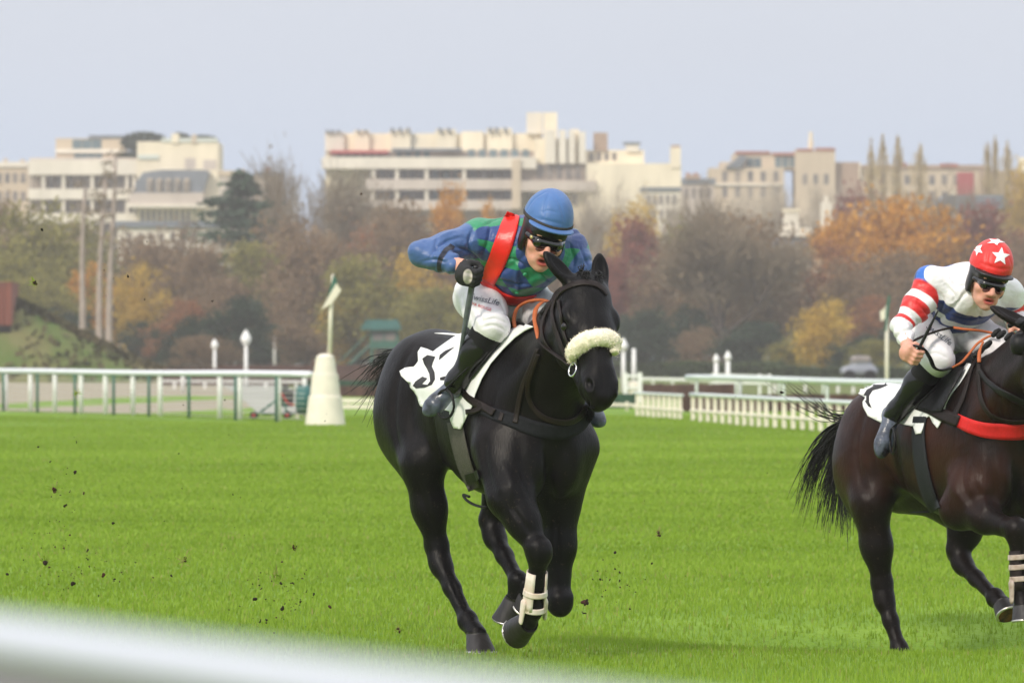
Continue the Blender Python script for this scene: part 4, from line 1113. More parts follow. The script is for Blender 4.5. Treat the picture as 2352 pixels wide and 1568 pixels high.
def saddle(fr, bv, c, flap, girth, gm, label, iron, leather, toe, dz):
    root = thing('saddle', label, 'saddle', tuple(fr.W(np.array([c]))[0]), 'racing saddles')
    f = Field(); u, v, z = c
    W = lambda a: fr.W(np.array([a], float))[0]
    f.cone(W((u - .20, 0, z - .005 - dz * .2)), W((u + .14, 0, z + dz * .14)), .045, .035, .04, flat=(fr.Rt, 2.2))
    f.cone(W((u + .12, -.03, z + .02 + dz * .12)), W((u + .12, .03, z + .02 + dz * .12)), .03, .03, .03)
    f.cone(W((u - .20, -.06, z + .01 - dz * .2)), W((u - .20, .06, z + .01 - dz * .2)), .025, .025, .03)
    V, Fc = f.mesh(.008); obj('seat', V, Fc, M['leather_black'], root, True)
    V, Fs = patch_raised(bv, flap, lambda x, y: .030, 8); V2, F2_ = mirrored(fr, V, Fs); n = len(V)
    solid(obj('flap', V, Fs, M['leather_black'], root, True), .005)
    solid(obj('flap', V2[n:], [tuple(i - n for i in f) for f in F2_[len(Fs):]], M['leather_black'], root, True), .005)
    v, f_ = strap(bv, girth[0], girth[1], .006, .005, 8, 6); g = obj('girth', v, f_, gm, root, True)
    V2, F2_ = mirrored(fr, v, f_); n = len(v); obj('girth', V2[n:], [tuple(i - n for i in f) for f in F2_[len(f_):]], gm, root, True)
    for s in (1, -1):
        p, m = iron; cc = p if s == 1 else fr.W(np.array([[*(fr.loc(p) * np.array([1, -1, 1]))]]))[0]
        a = unit(toe); b = unit(np.cross(a, (0, 0, 1))); up = np.cross(b, a)
        pts = [cc + b * .062 * math.cos(t) * (1 if math.sin(t) < 0 else .95) + up * .066 * math.sin(t) for t in np.linspace(0, 2 * math.pi, 22)]
        tv, tf = tube_mesh(pts, .0065, 6, False); si = obj('stirrup_iron', tv, tf, M['steel'] if m else M['leather_black'], root, True)
        top = leather if s == 1 else fr.W(np.array([[*(fr.loc(leather) * np.array([1, -1, 1]))]]))[0]
        tv, tf = tube_mesh([top, top * .5 + (cc + up * .066) * .5, cc + up * .066], .012, 6, True, .3); obj('stirrup_leather', tv, tf, M['leather_black'], root, True)
    return root, g
ir1 = F1.W(J1(1022, 928, .36)[None])[0]; le1 = F1.W(J1(1122, 800, .20)[None])[0]
S1, G1 = saddle(F1, BV1, (.70, 0, 1.475), [(1180, 772), (1160, 793), (1140, 818), (1120, 842), (1100, 868), (1080, 885), (1066, 880), (1080, 850), (1098, 820), (1120, 790), (1150, 768)],
            ([(1048, 968), (1058, 1020), (1072, 1070), (1084, 1098), (1092, 1120)], [34, 34, 32, 30, 27]), M['girth'], 'small black racing saddle with a grey girth on the black horse', (ir1, False), le1, F1.F * .3 + F1.Rt, 0.0)
v, f = strap(BV1, [(1086, 1082), (1092, 1102)], 31, .012, .003, 5, 5); obj('girth_buckle', v, f, M['leather_black'], G1, False)
lp = [F1.W(J1(x, y, .14)[None])[0] for x, y in ((1096, 1128), (1078, 1140), (1064, 1136), (1072, 1148), (1088, 1158), (1104, 1163), (1116, 1164))]
tv, tf = tube_mesh(spline(lp[1:], 6), .0065, 7); obj('girth_strap_end', tv, tf, M['leather_black'], G1, True)
ir2 = F2.W(J2(2050, 1012, .36)[None])[0]; le2 = F2.W(J2(2150, 890, .24)[None])[0]
S2, G2 = saddle(F2, BV2, (.60, 0, 1.60), [(2226, 852), (2210, 880), (2192, 912), (2176, 946), (2150, 950), (2120, 944), (2100, 930), (2120, 900), (2150, 872), (2190, 850)],
            ([(2118, 950), (2112, 990), (2116, 1050), (2128, 1110), (2142, 1150), (2150, 1170)], [30, 28, 30, 30, 28, 26]), M['girth_dark'], 'small black racing saddle with a dark girth on the dark bay horse', (ir2, False), le2, F2.Rt - F2.F * .35, .13)

def breast_girth(fr, bv, label, pieces):
    root = thing('breast_girth', label, 'breast girth', tuple(fr.W(np.array([[1.1, 0, 1.1]]))[0]), 'breast girths')
    for nm, path, w, m, off in pieces:
        v, f = strap(bv, path, w, off * .75, .003, 8, 5); obj(nm, v, f, m, root, True)
    return root
breast_girth(F1, BV1, 'black elastic breast girth across the chest of the black horse', [
    ('chest_band', [(1105, 938), (1140, 952), (1180, 966), (1222, 982), (1262, 990), (1300, 990), (1328, 976), (1346, 952), (1356, 930)], [24, 30, 34, 36, 36, 34, 32, 28, 24], M['elastic'], .008),
    ('buckle_strap', [(1066, 870), (1066, 892), (1080, 912), (1104, 928), (1140, 950)], [12, 13, 14, 18, 20], M['leather'], .024),
    ('buckle_strap', [(1078, 946), (1100, 944), (1112, 934), (1108, 924)], [11, 13, 12, 10], M['leather'], .024),
    ('keeper', [(1157, 948), (1150, 968)], 9, M['leather'], .014),
    ('neck_strap', [(1238, 800), (1222, 840), (1206, 876), (1196, 910), (1190, 940), (1184, 972)], [8, 8, 9, 10, 11, 12], M['leather'], .012),
    ('martingale', [(1240, 812), (1226, 846), (1214, 880), (1214, 910), (1226, 936), (1250, 958), (1282, 968), (1312, 966), (1332, 950), (1342, 930)], [8, 9, 9, 10, 11, 13, 14, 14, 13, 12], M['leather'], .014)])
breast_girth(F2, BV2, 'red elastic breast girth across the chest of the dark bay horse', [
    ('chest_band', [(2194, 962), (2230, 978), (2264, 987), (2300, 990), (2340, 990), (2380, 982), (2410, 960)], [28, 32, 36, 38, 38, 34, 30], M['elastic_red'], .008),
    ('buckle_strap', [(2110, 935), (2140, 944), (2170, 954), (2206, 968)], [16, 18, 28, 28], M['leather'], .022),
    ('keeper', [(2196, 948), (2190, 972)], 8, M['leather_black'], .016),
    ('neck_strap', [(2240, 830), (2230, 862), (2222, 890), (2212, 920), (2200, 945), (2192, 968)], [7, 7, 8, 9, 10, 11], M['leather'], .012),
    ('martingale', [(2252, 836), (2252, 880), (2258, 920), (2276, 950), (2310, 964), (2345, 966), (2380, 955)], [8, 8, 9, 9, 10, 10, 9], M['leather'], .012)])

def bridle(fr, bv, label, pieces, tubes):
    root = thing('bridle', label, 'bridle', tuple(fr.W(np.array([[1.6, 0, 1.5]]))[0]), 'bridles')
    for nm, path, w, m, off in pieces:
        v, f = strap(bv, path, w, off, .0025, 8, 4); obj(nm, v, f, m, root, True)
    for nm, pts, r_, m, sq in tubes:
        sp = spline(pts, 8); v, f = tube_mesh(sp, r_, 8, True, sq); obj(nm, v, f, m, root, True)
    return root
def on(bv, x, y, off, fallback=None):
    p, n = hit(bv, x, y)
    return p + n * off if p is not None else fallback
PX = lambda fr, x, y, v: fr.W(fr.J(x, y, v)[None])[0]
# bit ring
c0 = on(BV1, 1326, 852, .012); n0 = np.array(hit(BV1, 1326, 852)[1])
a0 = unit(np.cross(n0, (0, 0, 1))); b0 = np.cross(n0, a0); a0, b0 = unit(a0 + .2 * n0), b0
ring = [c0 + .030 * (a0 * math.cos(t) * .8 + b0 * math.sin(t)) + n0 * .012 for t in np.linspace(0, 2 * math.pi, 20)]
B1 = bridle(F1, BV1, 'dark leather bridle with orange gripped reins and a steel bit ring on the black horse', [
    ('browband', [(1270, 700), (1280, 678), (1296, 664), (1318, 654), (1344, 650), (1368, 654), (1384, 664), (1394, 678)], [10, 12, 12, 12, 12, 12, 11, 8], M['leather'], .005),
    ('cheekpiece', [(1276, 692), (1270, 716), (1274, 744), (1284, 775), (1296, 806), (1314, 834), (1326, 846)], [7, 7, 9, 11, 10, 12, 10], M['leather'], .006),
    ('cavesson_strap', [(1284, 690), (1288, 716), (1294, 750), (1302, 782), (1318, 812)], 6, M['leather'], .004),
    ('throat_lash', [(1272, 690), (1254, 724), (1246, 756), (1254, 788), (1276, 812), (1300, 826)], 6, M['leather'], .006)],
    [('bit_ring', ring, .0045, M['steel'], 1.0),
     ('rein', [PX(F1, 1196, 778, .06), PX(F1, 1183, 752, .07), PX(F1, 1181, 728, .06), PX(F1, 1190, 706, .03), PX(F1, 1214, 692, .0), PX(F1, 1244, 689, -.05), PX(F1, 1262, 694, -.08)], .0095, M['rubber'], .8),
     ('rein', [PX(F1, 1262, 691, -.06), PX(F1, 1246, 694, .0), PX(F1, 1232, 708, .06), PX(F1, 1228, 730, .10), PX(F1, 1232, 754, .13), PX(F1, 1237, 778, .14)], [.0085] * 8 + [.011] * 41, M['rubber'], .45),
     ('rein_end', [PX(F1, 1196, 778, .06), PX(F1, 1204, 790, .08), PX(F1, 1222, 792, .11), PX(F1, 1236, 782, .14)], .0065, M['leather'], .5),
     ('rein_end', [PX(F1, 1237, 778, .14), PX(F1, 1246, 792, .15), PX(F1, 1262, 806, .15), PX(F1, 1288, 824, .155), on(BV1, 1318, 842, .03)], [.009] * 33, M['leather'], .5)])
# sheepskin noseband: a thick roll over the nose
path = [(1319, 826), (1322, 808), (1336, 792), (1356, 782), (1378, 778), (1398, 782), (1412, 794), (1420, 812)]
pts = []
for x, y in path:
    p, n = hit(BV1, min(x, 1404), y)
    if p is None: p = pts[-1] + .0; n = np.array([.6, -.6, 0])
    pts.append(p + n * .012)
sp = spline(pts, 10); L_ = len(sp)
v, f = tube_mesh(sp, .040 * np.array([min(1, .5 + .5 * math.sin(math.pi * min(1, max(0.02, t)) ) * 1.6) for t in np.linspace(0, 1, L_)]), 22)
v = np.array(v); nr = v - np.repeat(sp, 22, 0)
q = vnoise(v * 160, 2)[:, None] * .10 + vnoise(v * 70, 5)[:, None] * .10 + vnoise(v * 320, 8)[:, None] * .08
nb_ = obj('sheepskin_noseband', v + nr * q, f, M['fluff'], B1, True)
rg = np.random.default_rng(4); hv = []; hf_ = []
for i in range(2600):
    j = rg.integers(len(v)); b_ = (v + nr * q)[j] + rg.normal(0, .003, 3); d = unit(nr[j] / (np.linalg.norm(nr[j]) + 1e-6) + rg.normal(0, .55, 3)); s_ = unit(np.cross(d, rg.normal(0, 1, 3))) * .0016
    hv += [b_ - s_, b_ + s_, b_ + d * rg.uniform(.004, .008)]; hf_.append((3 * i, 3 * i + 1, 3 * i + 2))
obj('wool', hv, hf_, M['fluff'], nb_, False)
c2 = on(BV2, 2300, 905, .01, None)
B2 = bridle(F2, BV2, 'black leather bridle with orange gripped reins on the dark bay horse', [
    ('browband', [(2334, 745), (2344, 738), (2356, 734), (2372, 732)], 12, M['leather_black'], .006),
    ('rein_end', [(2254, 850), (2268, 872), (2292, 892), (2322, 908), (2352, 922), (2374, 930)], [9, 11, 14, 16, 16, 14], M['leather_black'], .012)],
    [('rein', [PX(F2, 2190, 752, .12), PX(F2, 2216, 756, .08), PX(F2, 2240, 758, .03), PX(F2, 2266, 762, -.04), PX(F2, 2284, 766, -.07)], .0125, M['rubber'], .55),
     ('rein', [PX(F2, 2288, 768, -.05), PX(F2, 2268, 774, .0), PX(F2, 2244, 790, .06), PX(F2, 2226, 812, .10), PX(F2, 2208, 832, .14), PX(F2, 2188, 844, .17)], .0115, M['rubber'], .55),
     ('rein', [PX(F2, 2258, 784, .11), PX(F2, 2250, 808, .13), PX(F2, 2249, 832, .145)], .010, M['rubber'], .55),
     ('rein_end', [PX(F2, 2190, 752, .12), PX(F2, 2160, 758, .20), PX(F2, 2120, 772, .32), PX(F2, 2092, 786, .42), PX(F2, 2084, 792, .45)], .0115, M['leather'], .5),
     ('rein_end', [PX(F2, 2083, 794, .46), PX(F2, 2104, 794, .46), PX(F2, 2122, 802, .42), PX(F2, 2136, 822, .34), PX(F2, 2146, 844, .28), PX(F2, 2164, 850, .22), PX(F2, 2188, 844, .17)], .0115, M['leather_black'], .5)])
def eye_cup(fr, x, y, root):
    c = on(BV2, x, y, .0)
    if c is None: return
    n = np.array(hit(BV2, x, y)[1]); a = unit(np.cross(n, (0, 0, 1))); b = np.cross(n, a); vv = []; ff = []
    for i, (r_, h) in enumerate(((.055, -.01), (.055, .02), (.048, .04), (.03, .050), (.004, .054))):
        vv += [c + n * h + r_ * (a * math.cos(t) + b * math.sin(t)) for t in np.linspace(0, 2 * math.pi, 17)[:-1]]
        if i: ff += [((i - 1) * 16 + k, (i - 1) * 16 + (k + 1) % 16, i * 16 + (k + 1) % 16, i * 16 + k) for k in range(16)]
    obj('eye_cup', vv, ff, M['leather_black'], root, True)
eye_cup(F2, 2345, 790, B2)

# ---- leg boots
def leg_boot(fr, kn, fe, co, m, label, bands, rad=.044, gap=.6, sm=None):
    kn, fe, co = (fr.W(np.asarray(q)[None])[0] for q in (kn, fe, co))
    root = thing('fetlock_boot', label, 'leg boot', tuple(fe), 'leg boots worn by the horses')
    d = unit(fe - kn); a = unit(np.cross(d, fr.F)); b = np.cross(d, a)
    def shell(t0, t1, r0, r1, ang0, ang1, nm, n=20, L=np.linalg.norm(fe - kn)):
        top = []; bot = []
        for t, r_ in zip(np.linspace(t0, t1, 6), np.linspace(r0, r1, 6)):
            c = kn + (fe - kn) * t; rt = []; rb = []
            for g in np.linspace(ang0, ang1, n):
                o_ = a * math.cos(g) + b * math.sin(g); rt.append(c + o_ * r_); rb.append(c + o_ * (r_ - .006))
            top.append(rt); bot.append(rb)
        v, f = sheet(np.array(top), np.array(bot)); return obj(nm, v, f, (sm or m) if nm == 'shell' else m, root, True)
    # open at the front (towards fr.F), closed behind
    fa = math.atan2(fr.F @ b, fr.F @ a)
    shell(.34, 1.02, rad + .004, rad + .012, fa + gap, fa + 2 * math.pi - gap, 'shell')
    for t in bands: shell(t - .045, t + .045, rad + .010, rad + .013, 0, 2 * math.pi, 'strap')
    for s, ln in ((1, .06), (-1, .05)):
        f_ = Field(); c = fe + a * s * (rad + .010); f_.cone(c - d * .03, c + (d * .9 + a * s * .1) * ln, .024, .017, .01, flat=(a, .45)); V, Fc = f_.mesh(.005); obj('guard_flap', V, Fc, m, root, True)
    return root
leg_boot(F1, cfg1['fore'][0]['knee'], cfg1['fore'][0]['fet'], cfg1['fore'][0]['cor'], M['boot_white'], 'muddy white boot strapped round the folded foreleg of the black horse', (.70, .98))
leg_boot(F2, cfg2['fore'][0]['knee'], cfg2['fore'][0]['fet'], cfg2['fore'][0]['cor'], M['boot_brown'], 'brown striped boot on the raised foreleg of the dark bay horse', (.45, .62, .82), .040, .25, M['leather'])

# ------------------------------------------------------------------ the racecourse
def smoothstep(a, b, x): t = np.clip((x - a) / (b - a), 0, 1); return t * t * (3 - 2 * t)
def ground_z(X, Y):
    X, Y = np.asarray(X, float), np.asarray(Y, float)
    z = -.33 * np.exp(-((X - 2.2) / 1.3) ** 2 - ((Y - 33.3) / np.where(Y < 33.3, 1.75, 1.2)) ** 2)
    return z + .02 * np.sin(X * .9 + Y * .35) * smoothstep(33, 45, Y) * .6

def turf_material():
    m = bpy.data.materials.new('turf'); m.use_nodes = True; t = NT(m)
    n1 = t.noise(.16, 4, stretch=(.30, 1.6, 1)); n2 = t.noise(1.3, 4, stretch=(.35, 1.5, 1)); n3 = t.noise(30, 3)
    a = t.math('ADD', t.math('MULTIPLY', n1, .5), t.math('MULTIPLY', n2, .5))
    c = t.mix(t.step(a, .5, .13), (0.120, 0.225, 0.016), (0.225, 0.355, 0.046))
    c = t.mix(t.math('MULTIPLY', t.step(n3, .5, .2), .35), c, (0.12, 0.22, 0.018))
    t.color(c); t.b.inputs['Roughness'].default_value = .85; t.b.inputs['Specular IOR Level'].default_value = .15
    t.bump(n3, .8, .03); return m
M['turf'] = turf_material()
M['far_ground'] = mat('far rough grass', (0.10, 0.15, 0.035), 0.9, 0.1, 0, .08, col2=(0.16, 0.17, 0.06))
M['sand'] = mat('beige sand', (0.33, 0.29, 0.215), 0.95, 0.1, 0.12, .5, 0.3, 6)
M['paint'] = mat('white paint', (0.80, 0.80, 0.79), 0.45, 0.4, 0.05, 3)
M['near_rail'] = mat('near rail paint', (0.54, 0.56, 0.64), 0.4, 0.3)
M['plastic'] = mat('white plastic rail', (0.80, 0.82, 0.86), 0.3, 0.5, 0.03, 2)
M['plastic_green'] = mat('pale green white plastic', (0.62, 0.68, 0.66), 0.4, 0.5, 0.05, 2)
M['cream'] = mat('cream painted wood', (0.76, 0.71, 0.60), 0.6, 0.3, 0.08, 4, .2, 20)
M['green_metal'] = mat('green painted metal', (0.025, 0.12, 0.085), 0.5, 0.4, 0.15, 4)
M['teal'] = mat('teal paint', (0.028, 0.13, 0.12), 0.5, 0.4, 0.15, 3)
M['wire'] = mat('grey wire', (0.45, 0.46, 0.42), 0.5, 0.4)
M['brush'] = mat('brown birch brush', (0.060, 0.036, 0.030), 0.95, 0.1, 0, 6, 0.9, 30, col2=(0.12, 0.068, 0.055), stretch=(1, 1, .15))
M['hedge_panel'] = mat('dark green hurdle', (0.03, 0.075, 0.045), 0.9, 0.1, 0.4, 6, .8, 20)
M['rust'] = mat('rusty red steel', (0.13, 0.034, 0.022), 0.75, 0.3, 0, .8, 0.2, 4, col2=(0.25, 0.085, 0.055), stretch=(1, 1, .2))
M['dark'] = mat('dark void', (0.012, 0.012, 0.013), 0.9, 0.1)
M['red'] = mat('red plastic', (0.55, 0.03, 0.025), 0.5)
M['engine'] = mat('grimy engine metal', (0.05, 0.045, 0.05), 0.5, 0.5, 0.4, 6, metal=.4)

ys = np.concatenate([np.linspace(-8, 20, 15), np.arange(20.5, 44, .35), np.linspace(44.5, 130, 60), [150, 180, 220]])
def sheet_grid(name, xs, ys, zf, m, kind='structure'):
    X, Y = np.meshgrid(xs, ys, indexing='ij'); V = np.stack([X, Y, zf(X, Y)], -1).reshape(-1, 3); n = len(ys)
    i, j = np.meshgrid(np.arange(len(xs) - 1), np.arange(n - 1), indexing='ij'); a = (i * n + j).ravel()
    o = obj(name, V, np.stack([a, a + n, a + n + 1, a + 1], 1), m); o['kind'] = kind; return o
xs = np.concatenate([np.linspace(-60, -8, 12), np.arange(-7, 8, .35), np.linspace(8.5, 60, 12)])
sheet_grid('turf', xs, ys, ground_z, M['turf'])
sheet_grid('ground', np.linspace(-900, 900, 40), np.linspace(-60, 2600, 60), lambda X, Y: -.42 + 0 * X + .40 * smoothstep(60, 160, Y) * 1.0 + 0.0, M['far_ground'])
o = obj('sand_track', [P(-60, 941, 0) * 0 + np.array([(x - CX) / FPX * Y, Y, .006]) for x, Y in ((-80, 164), (545, 147), (620, 190), (640, 260), (560, 340), (-80, 360))], [(0, 1, 2, 3, 4, 5)], M['sand']); o['kind'] = 'structure'
o = obj('pale_track', [np.array([(x - CX) / FPX * Y, Y, .010]) for x, Y in ((600, 146), (660, 142), (735, 141), (735, 215), (640, 300), (560, 335), (500, 310), (540, 240))], [(0, 1, 2, 3, 4, 5, 6, 7)], mat('pale chalky track', (0.30, 0.30, 0.25), .95, .1, 0, .25, col2=(0.42, 0.42, 0.38))); o['kind'] = 'structure'

def line_at(px, A, B):
    """point on the ground line A-B (world x,y) seen at photo column px"""
    s = (px - CX) / FPX; (x0, y0), (x1, y1) = A, B
    t = (s * y0 - x0) / ((x1 - x0) - s * (y1 - y0)); return np.array([x0 + t * (x1 - x0), y0 + t * (y1 - y0), 0])
def gp(px, py): Y = CAM_H * FPX / (py - HY); return ((px - CX) / FPX * Y, Y)

def rail_fence(name, label, cat, posts, A, B, h, pr, rr, mp, mr, ext=(0, 0), group=None, square=False, squash=.75):
    root = thing(name, label, cat, (*A, 0), group)
    for x in posts:
        p = line_at(x, A, B); mb = MB()
        if square: mb.box(p[0] - pr, p[0] + pr, p[1] - pr, p[1] + pr, 0, h)
        else: mb.tube([p, p + [0, 0, h * .6], p + [0, 0, h]], pr, 10)
        mb.build('post', mp, root, not square)
    a = line_at(ext[0], A, B); b = line_at(ext[1], A, B)
    n = 24; pts = [a + (b - a) * t + np.array([0, 0, h + .01 * math.sin(9 * t)]) for t in np.linspace(0, 1, n)]
    tv, tf = tube_mesh(pts, rr, 12, True, squash); obj('rail', tv, tf, mr, root, True); return root
A1, B1_ = gp(13, 942.5), gp(551, 963.6)
rail_fence('running_rail', 'white running rail on white posts along the left edge of the turf', 'rail', [13, 70, 126, 186, 242, 305, 368, 505, 551, 640], A1, B1_, .98, .055, .085, M['paint'], M['plastic'], (-60, 712))
A2, B2_ = gp(8, 944.5), gp(551, 965.8)
wf = rail_fence('wire_fence', 'green posted wire fence just in front of the white running rail', 'fence', [8, 86, 172, 261, 342, 434, 541, 635], A2, B2_, .93, .035, .012, M['green_metal'], M['green_metal'], (-60, 700))
mb = MB(); a, b = line_at(-60, A2, B2_), line_at(700, A2, B2_)
for z in np.arange(.08, .92, .105): mb.tube([a + [0, 0, z], b + [0, 0, z]], .0065, 4)
w = mb.build('wire_mesh', M['wire'], wf)
for A_, B_ in ((gp(395, 900), gp(720, 917)),):
    rail_fence('inner_rail', 'second white rail behind the wire fence left of the white marker', 'rail', [420, 505, 552, 640, 700], A_, B_, .72, .07, .075, M['paint'], M['plastic'], (330, 735))

# white stone marker with its flag
def flag_marker():
    x, Y = gp(747, 975); root = thing('track_marker', 'white tiered stone marker carrying a pennant beside the turf', 'marker', (x, Y, 0))
    s = Y / FPX
    for z0, z1, r0, r1 in ((0, 66 * s, 46 * s, 38 * s), (66 * s, 117 * s, 34.5 * s, 30 * s), (117 * s, 152 * s, 26.5 * s, 22 * s)):
        mb = MB(); mb.lathe((x, Y, 0), [(r0, z0), (r0 * .995, z0 + .02), (r1, z1 - .02), (r1 * .97, z1)], 28); mb.build('tier', M['cream'], root, False)
    mb = MB(); mb.lathe((x, Y, 152 * s - .004), [(21.5 * s * math.cos(a), 12 * s * math.sin(a)) for a in np.linspace(0, 1.45, 6)], 24); mb.build('cap', M['cream'], root, True)
    px_ = (757 - CX) / FPX * Y
    mb = MB(); mb.tube([(px_, Y, 155 * s), (px_ + .02, Y, 250 * s), (px_ + .07, Y, 345 * s)], [.047, .040, .03], 10); mb.build('pole', M['cream'], root, True)
    for nm, poly, m in (('green_pennant', [(766, 630), (773, 640), (775, 654), (764, 668), (756, 690), (751, 698), (756, 668), (762, 648)], M['green_metal']), ('cream_pennant', [(784, 667), (773, 650), (758, 676), (738, 711), (762, 698)], M['cream'])):
        mb = MB(); q = [((x_ - CX) / FPX * Y, CAM_H + (HY - y_) / FPX * Y) for x_, y_ in poly][::-1]; dy = .05 if nm.startswith('cream') else 0; mb.prism(q, Y - .05 - dy, Y - .02 - dy); mb.build(nm, m, root)
flag_marker()
def flagpole(x, base, top, label):
    X, Y = gp(x, base); s = Y / FPX; root = thing('flagpole', label, 'flagpole', (X, Y, 0))
    mb = MB(); mb.tube([(X, Y, 0), (X, Y, (base - top) * .5 * s), (X, Y, (base - top) * s)], [.052, .048, .04], 10); mb.build('pole', M['cream'], root, True)
    for nm, poly, m in (('green_pennant', [(4, -25), (8, -22), (6, 0), (-2, 60), (-6, 55), (-2, 8), (-1, -8)], M['green_metal']), ('cream_pennant', [(-4, 4), (-16, 14), (-14, 36), (-4, 30)], M['cream'])):
        mb = MB(); mb.prism([(X + dx * s, (base - top) * s - dy * s) for dx, dy in poly][::-1], Y - .06, Y - .03); mb.build(nm, m, root)
flagpole(2037, 936, 702, 'white flagpole with a limp green pennant left of the second jockey')

# discs on posts
def disc_post(x, top, Y, w, label, head=True):
    X = (x - CX) / FPX * Y; s = Y / FPX; zt = CAM_H + (HY - top) * s; root = thing('distance_post', label, 'marker post', (X, Y, 0), 'white distance posts')
    hh = w * 1.55 * s
    mb = MB(); mb.tube([(X, Y, 0), (X, Y, zt - (hh * .8 if head else 0))], [.10, .07], 8); mb.build('post', M['paint'], root, True)
    if head:
        r = w / 2 * s; mb = MB(); mb.lathe((X, Y, zt - hh), [(.04, 0), (r * .75, hh * .22), (r, hh * .42), (r * .85, hh * .60), (.03, hh)], 14); mb.build('head', M['paint'], root, False)
disc_post(493, 778, 330, 17, 'shorter diamond headed white post left of the taller one behind the white rail')
disc_post(565, 757, 290, 25, 'tall diamond headed white post behind the white rail on the left')
disc_post(631, 772, 420, 8, 'thin plain white post without a head behind the brown hurdle', False)
disc_post(1432, 776, 255, 22, 'diamond headed white post just right of the black horse')
disc_post(1456, 800, 250, 8, 'plain white spike post right of the black horse', False)
disc_post(1645, 813, 235, 15, 'left one of two close diamond headed white posts above the picket fence')
disc_post(1672, 806, 225, 17, 'right one of two close diamond headed white posts above the picket fence')

# hurdles and far rails
def slab(name, label, cat, x0, x1, y0, y1, Y, m, d=.5, group=None, to_ground=True):
    s = Y / FPX; X0, X1 = (x0 - CX) * s, (x1 - CX) * s; z1 = CAM_H + (HY - y0) * s; z0 = CAM_H + (HY - y1) * s
    if to_ground: z0 = min(z0, .0)
    mb = MB(); n = max(6, int((x1 - x0) / 12)); rg = np.random.default_rng(abs(int(x0)))
    top = [(X0 + (X1 - X0) * i / n, z1 + rg.normal(0, .012)) for i in range(n + 1)]
    mb.prism([(X0, z0), (X1, z0)] + top[::-1], Y, Y + d)
    o = mb.build(name, m, None, loc=((X0 + X1) / 2, Y, z0)); tag(o, label, cat, group); return o
slab('brush_hurdle', 'long dark brown brush hurdle behind the white marker', 'hurdle', 500, 1180, 838, 876, 345, M['brush'], 1.0)
slab('brush_hurdle', 'dark brush hurdle between the diamond headed posts and the left rail', 'hurdle', 372, 735, 846, 872, 300, M['brush'], .8)
slab('brush_hurdle', 'low reddish brown hurdle between the white marker and the black horse', 'hurdle', 690, 1180, 886, 912, 216, M['brush'], .8)
slab('green_hurdle', 'thin green hurdle strip behind the black horse', 'hurdle', 700, 1180, 874, 884, 222, M['hedge_panel'], .6)
slab('brush_hurdle', 'dark brown hurdle under the white rails right of the black horse', 'hurdle', 1470, 1690, 882, 902, 205, M['brush'], .8)
slab('brush_hurdle', 'dark brown hurdle seen through the picket fence', 'hurdle', 1560, 1990, 906, 944, 160, M['brush'], .6)
slab('green_hurdle', 'dark green hurdle panel left of the picket fence', 'hurdle', 1290, 1462, 904, 934, 170, M['hedge_panel'], .5)
def boards(name, label, x0, x1, rows, Y, posts, m, thick=.06):
    s = Y / FPX; root = thing(name, label, 'rail', ((x0 - CX) * s, Y, 0))
    for (ya, yb, yc, yd) in rows:      # left top, left bottom, right top, right bottom
        mb = MB(); q = [((x0 - CX) * s, CAM_H + (HY - yb) * s), ((x1 - CX) * s, CAM_H + (HY - yd) * s), ((x1 - CX) * s, CAM_H + (HY - yc) * s), ((x0 - CX) * s, CAM_H + (HY - ya) * s)]
        mb.prism(q, Y, Y + thick); mb.build('board', m, root)
    for p in posts:
        mb = MB(); mb.box((p - 3.2 - CX) * s, (p + 3.2 - CX) * s, Y + thick + .003, Y + thick + .10, 0, CAM_H + (HY - min(rows[0][0], rows[0][2]) - 2) * s); mb.build('post', m, root)
boards('board_rail', 'cream double board rail between the white marker and the black horse', 700, 1300, [(914, 924, 917, 927), (928, 938, 930, 940)], 166, [720, 800, 880, 960, 1040, 1120, 1200, 1280], M['cream'])
boards('board_rail', 'far white double rail on the left in front of the trees', 330, 740, [(823, 829, 828, 834), (834, 838, 838, 842)], 480, [335, 400, 470, 540, 610, 680, 735], M['paint'])
boards('board_rail', 'far white rail behind the black horse', 740, 1300, [(830, 836, 834, 840)], 470, [760, 840, 920, 1000, 1100, 1200], M['paint'])
boards('board_rail', 'cream rail across the dark green hurdle panel', 1290, 1462, [(920, 928, 927, 934)], 162, [1300, 1370, 1440], M['cream'])
boards('board_rail', 'white rail over the brown hurdle right of the black horse', 1474, 1640, [(866, 872, 869, 876)], 210, [1500, 1545, 1590, 1632], M['paint'])
boards('board_rail', 'sloping ended white rail above the picket fence', 1634, 1770, [(857, 862, 862, 867), (874, 880, 877, 883)], 220, [1640, 1690, 1745, 1768], M['paint'])
boards('board_rail', 'white rail running toward the grey car', 1770, 1940, [(871, 878, 876, 883)], 240, [1780, 1850, 1925], M['paint'])
boards('board_rail', 'pale rail behind the second jockey on the right edge', 1940, 2400, [(878, 884, 884, 890)], 235, [1960, 2060, 2160, 2260], M['paint'])
boards('board_rail', 'low white rail in front of the left brush hurdle', 365, 735, [(872, 877, 875, 880)], 270, [400, 470, 540, 610, 680], M['paint'])
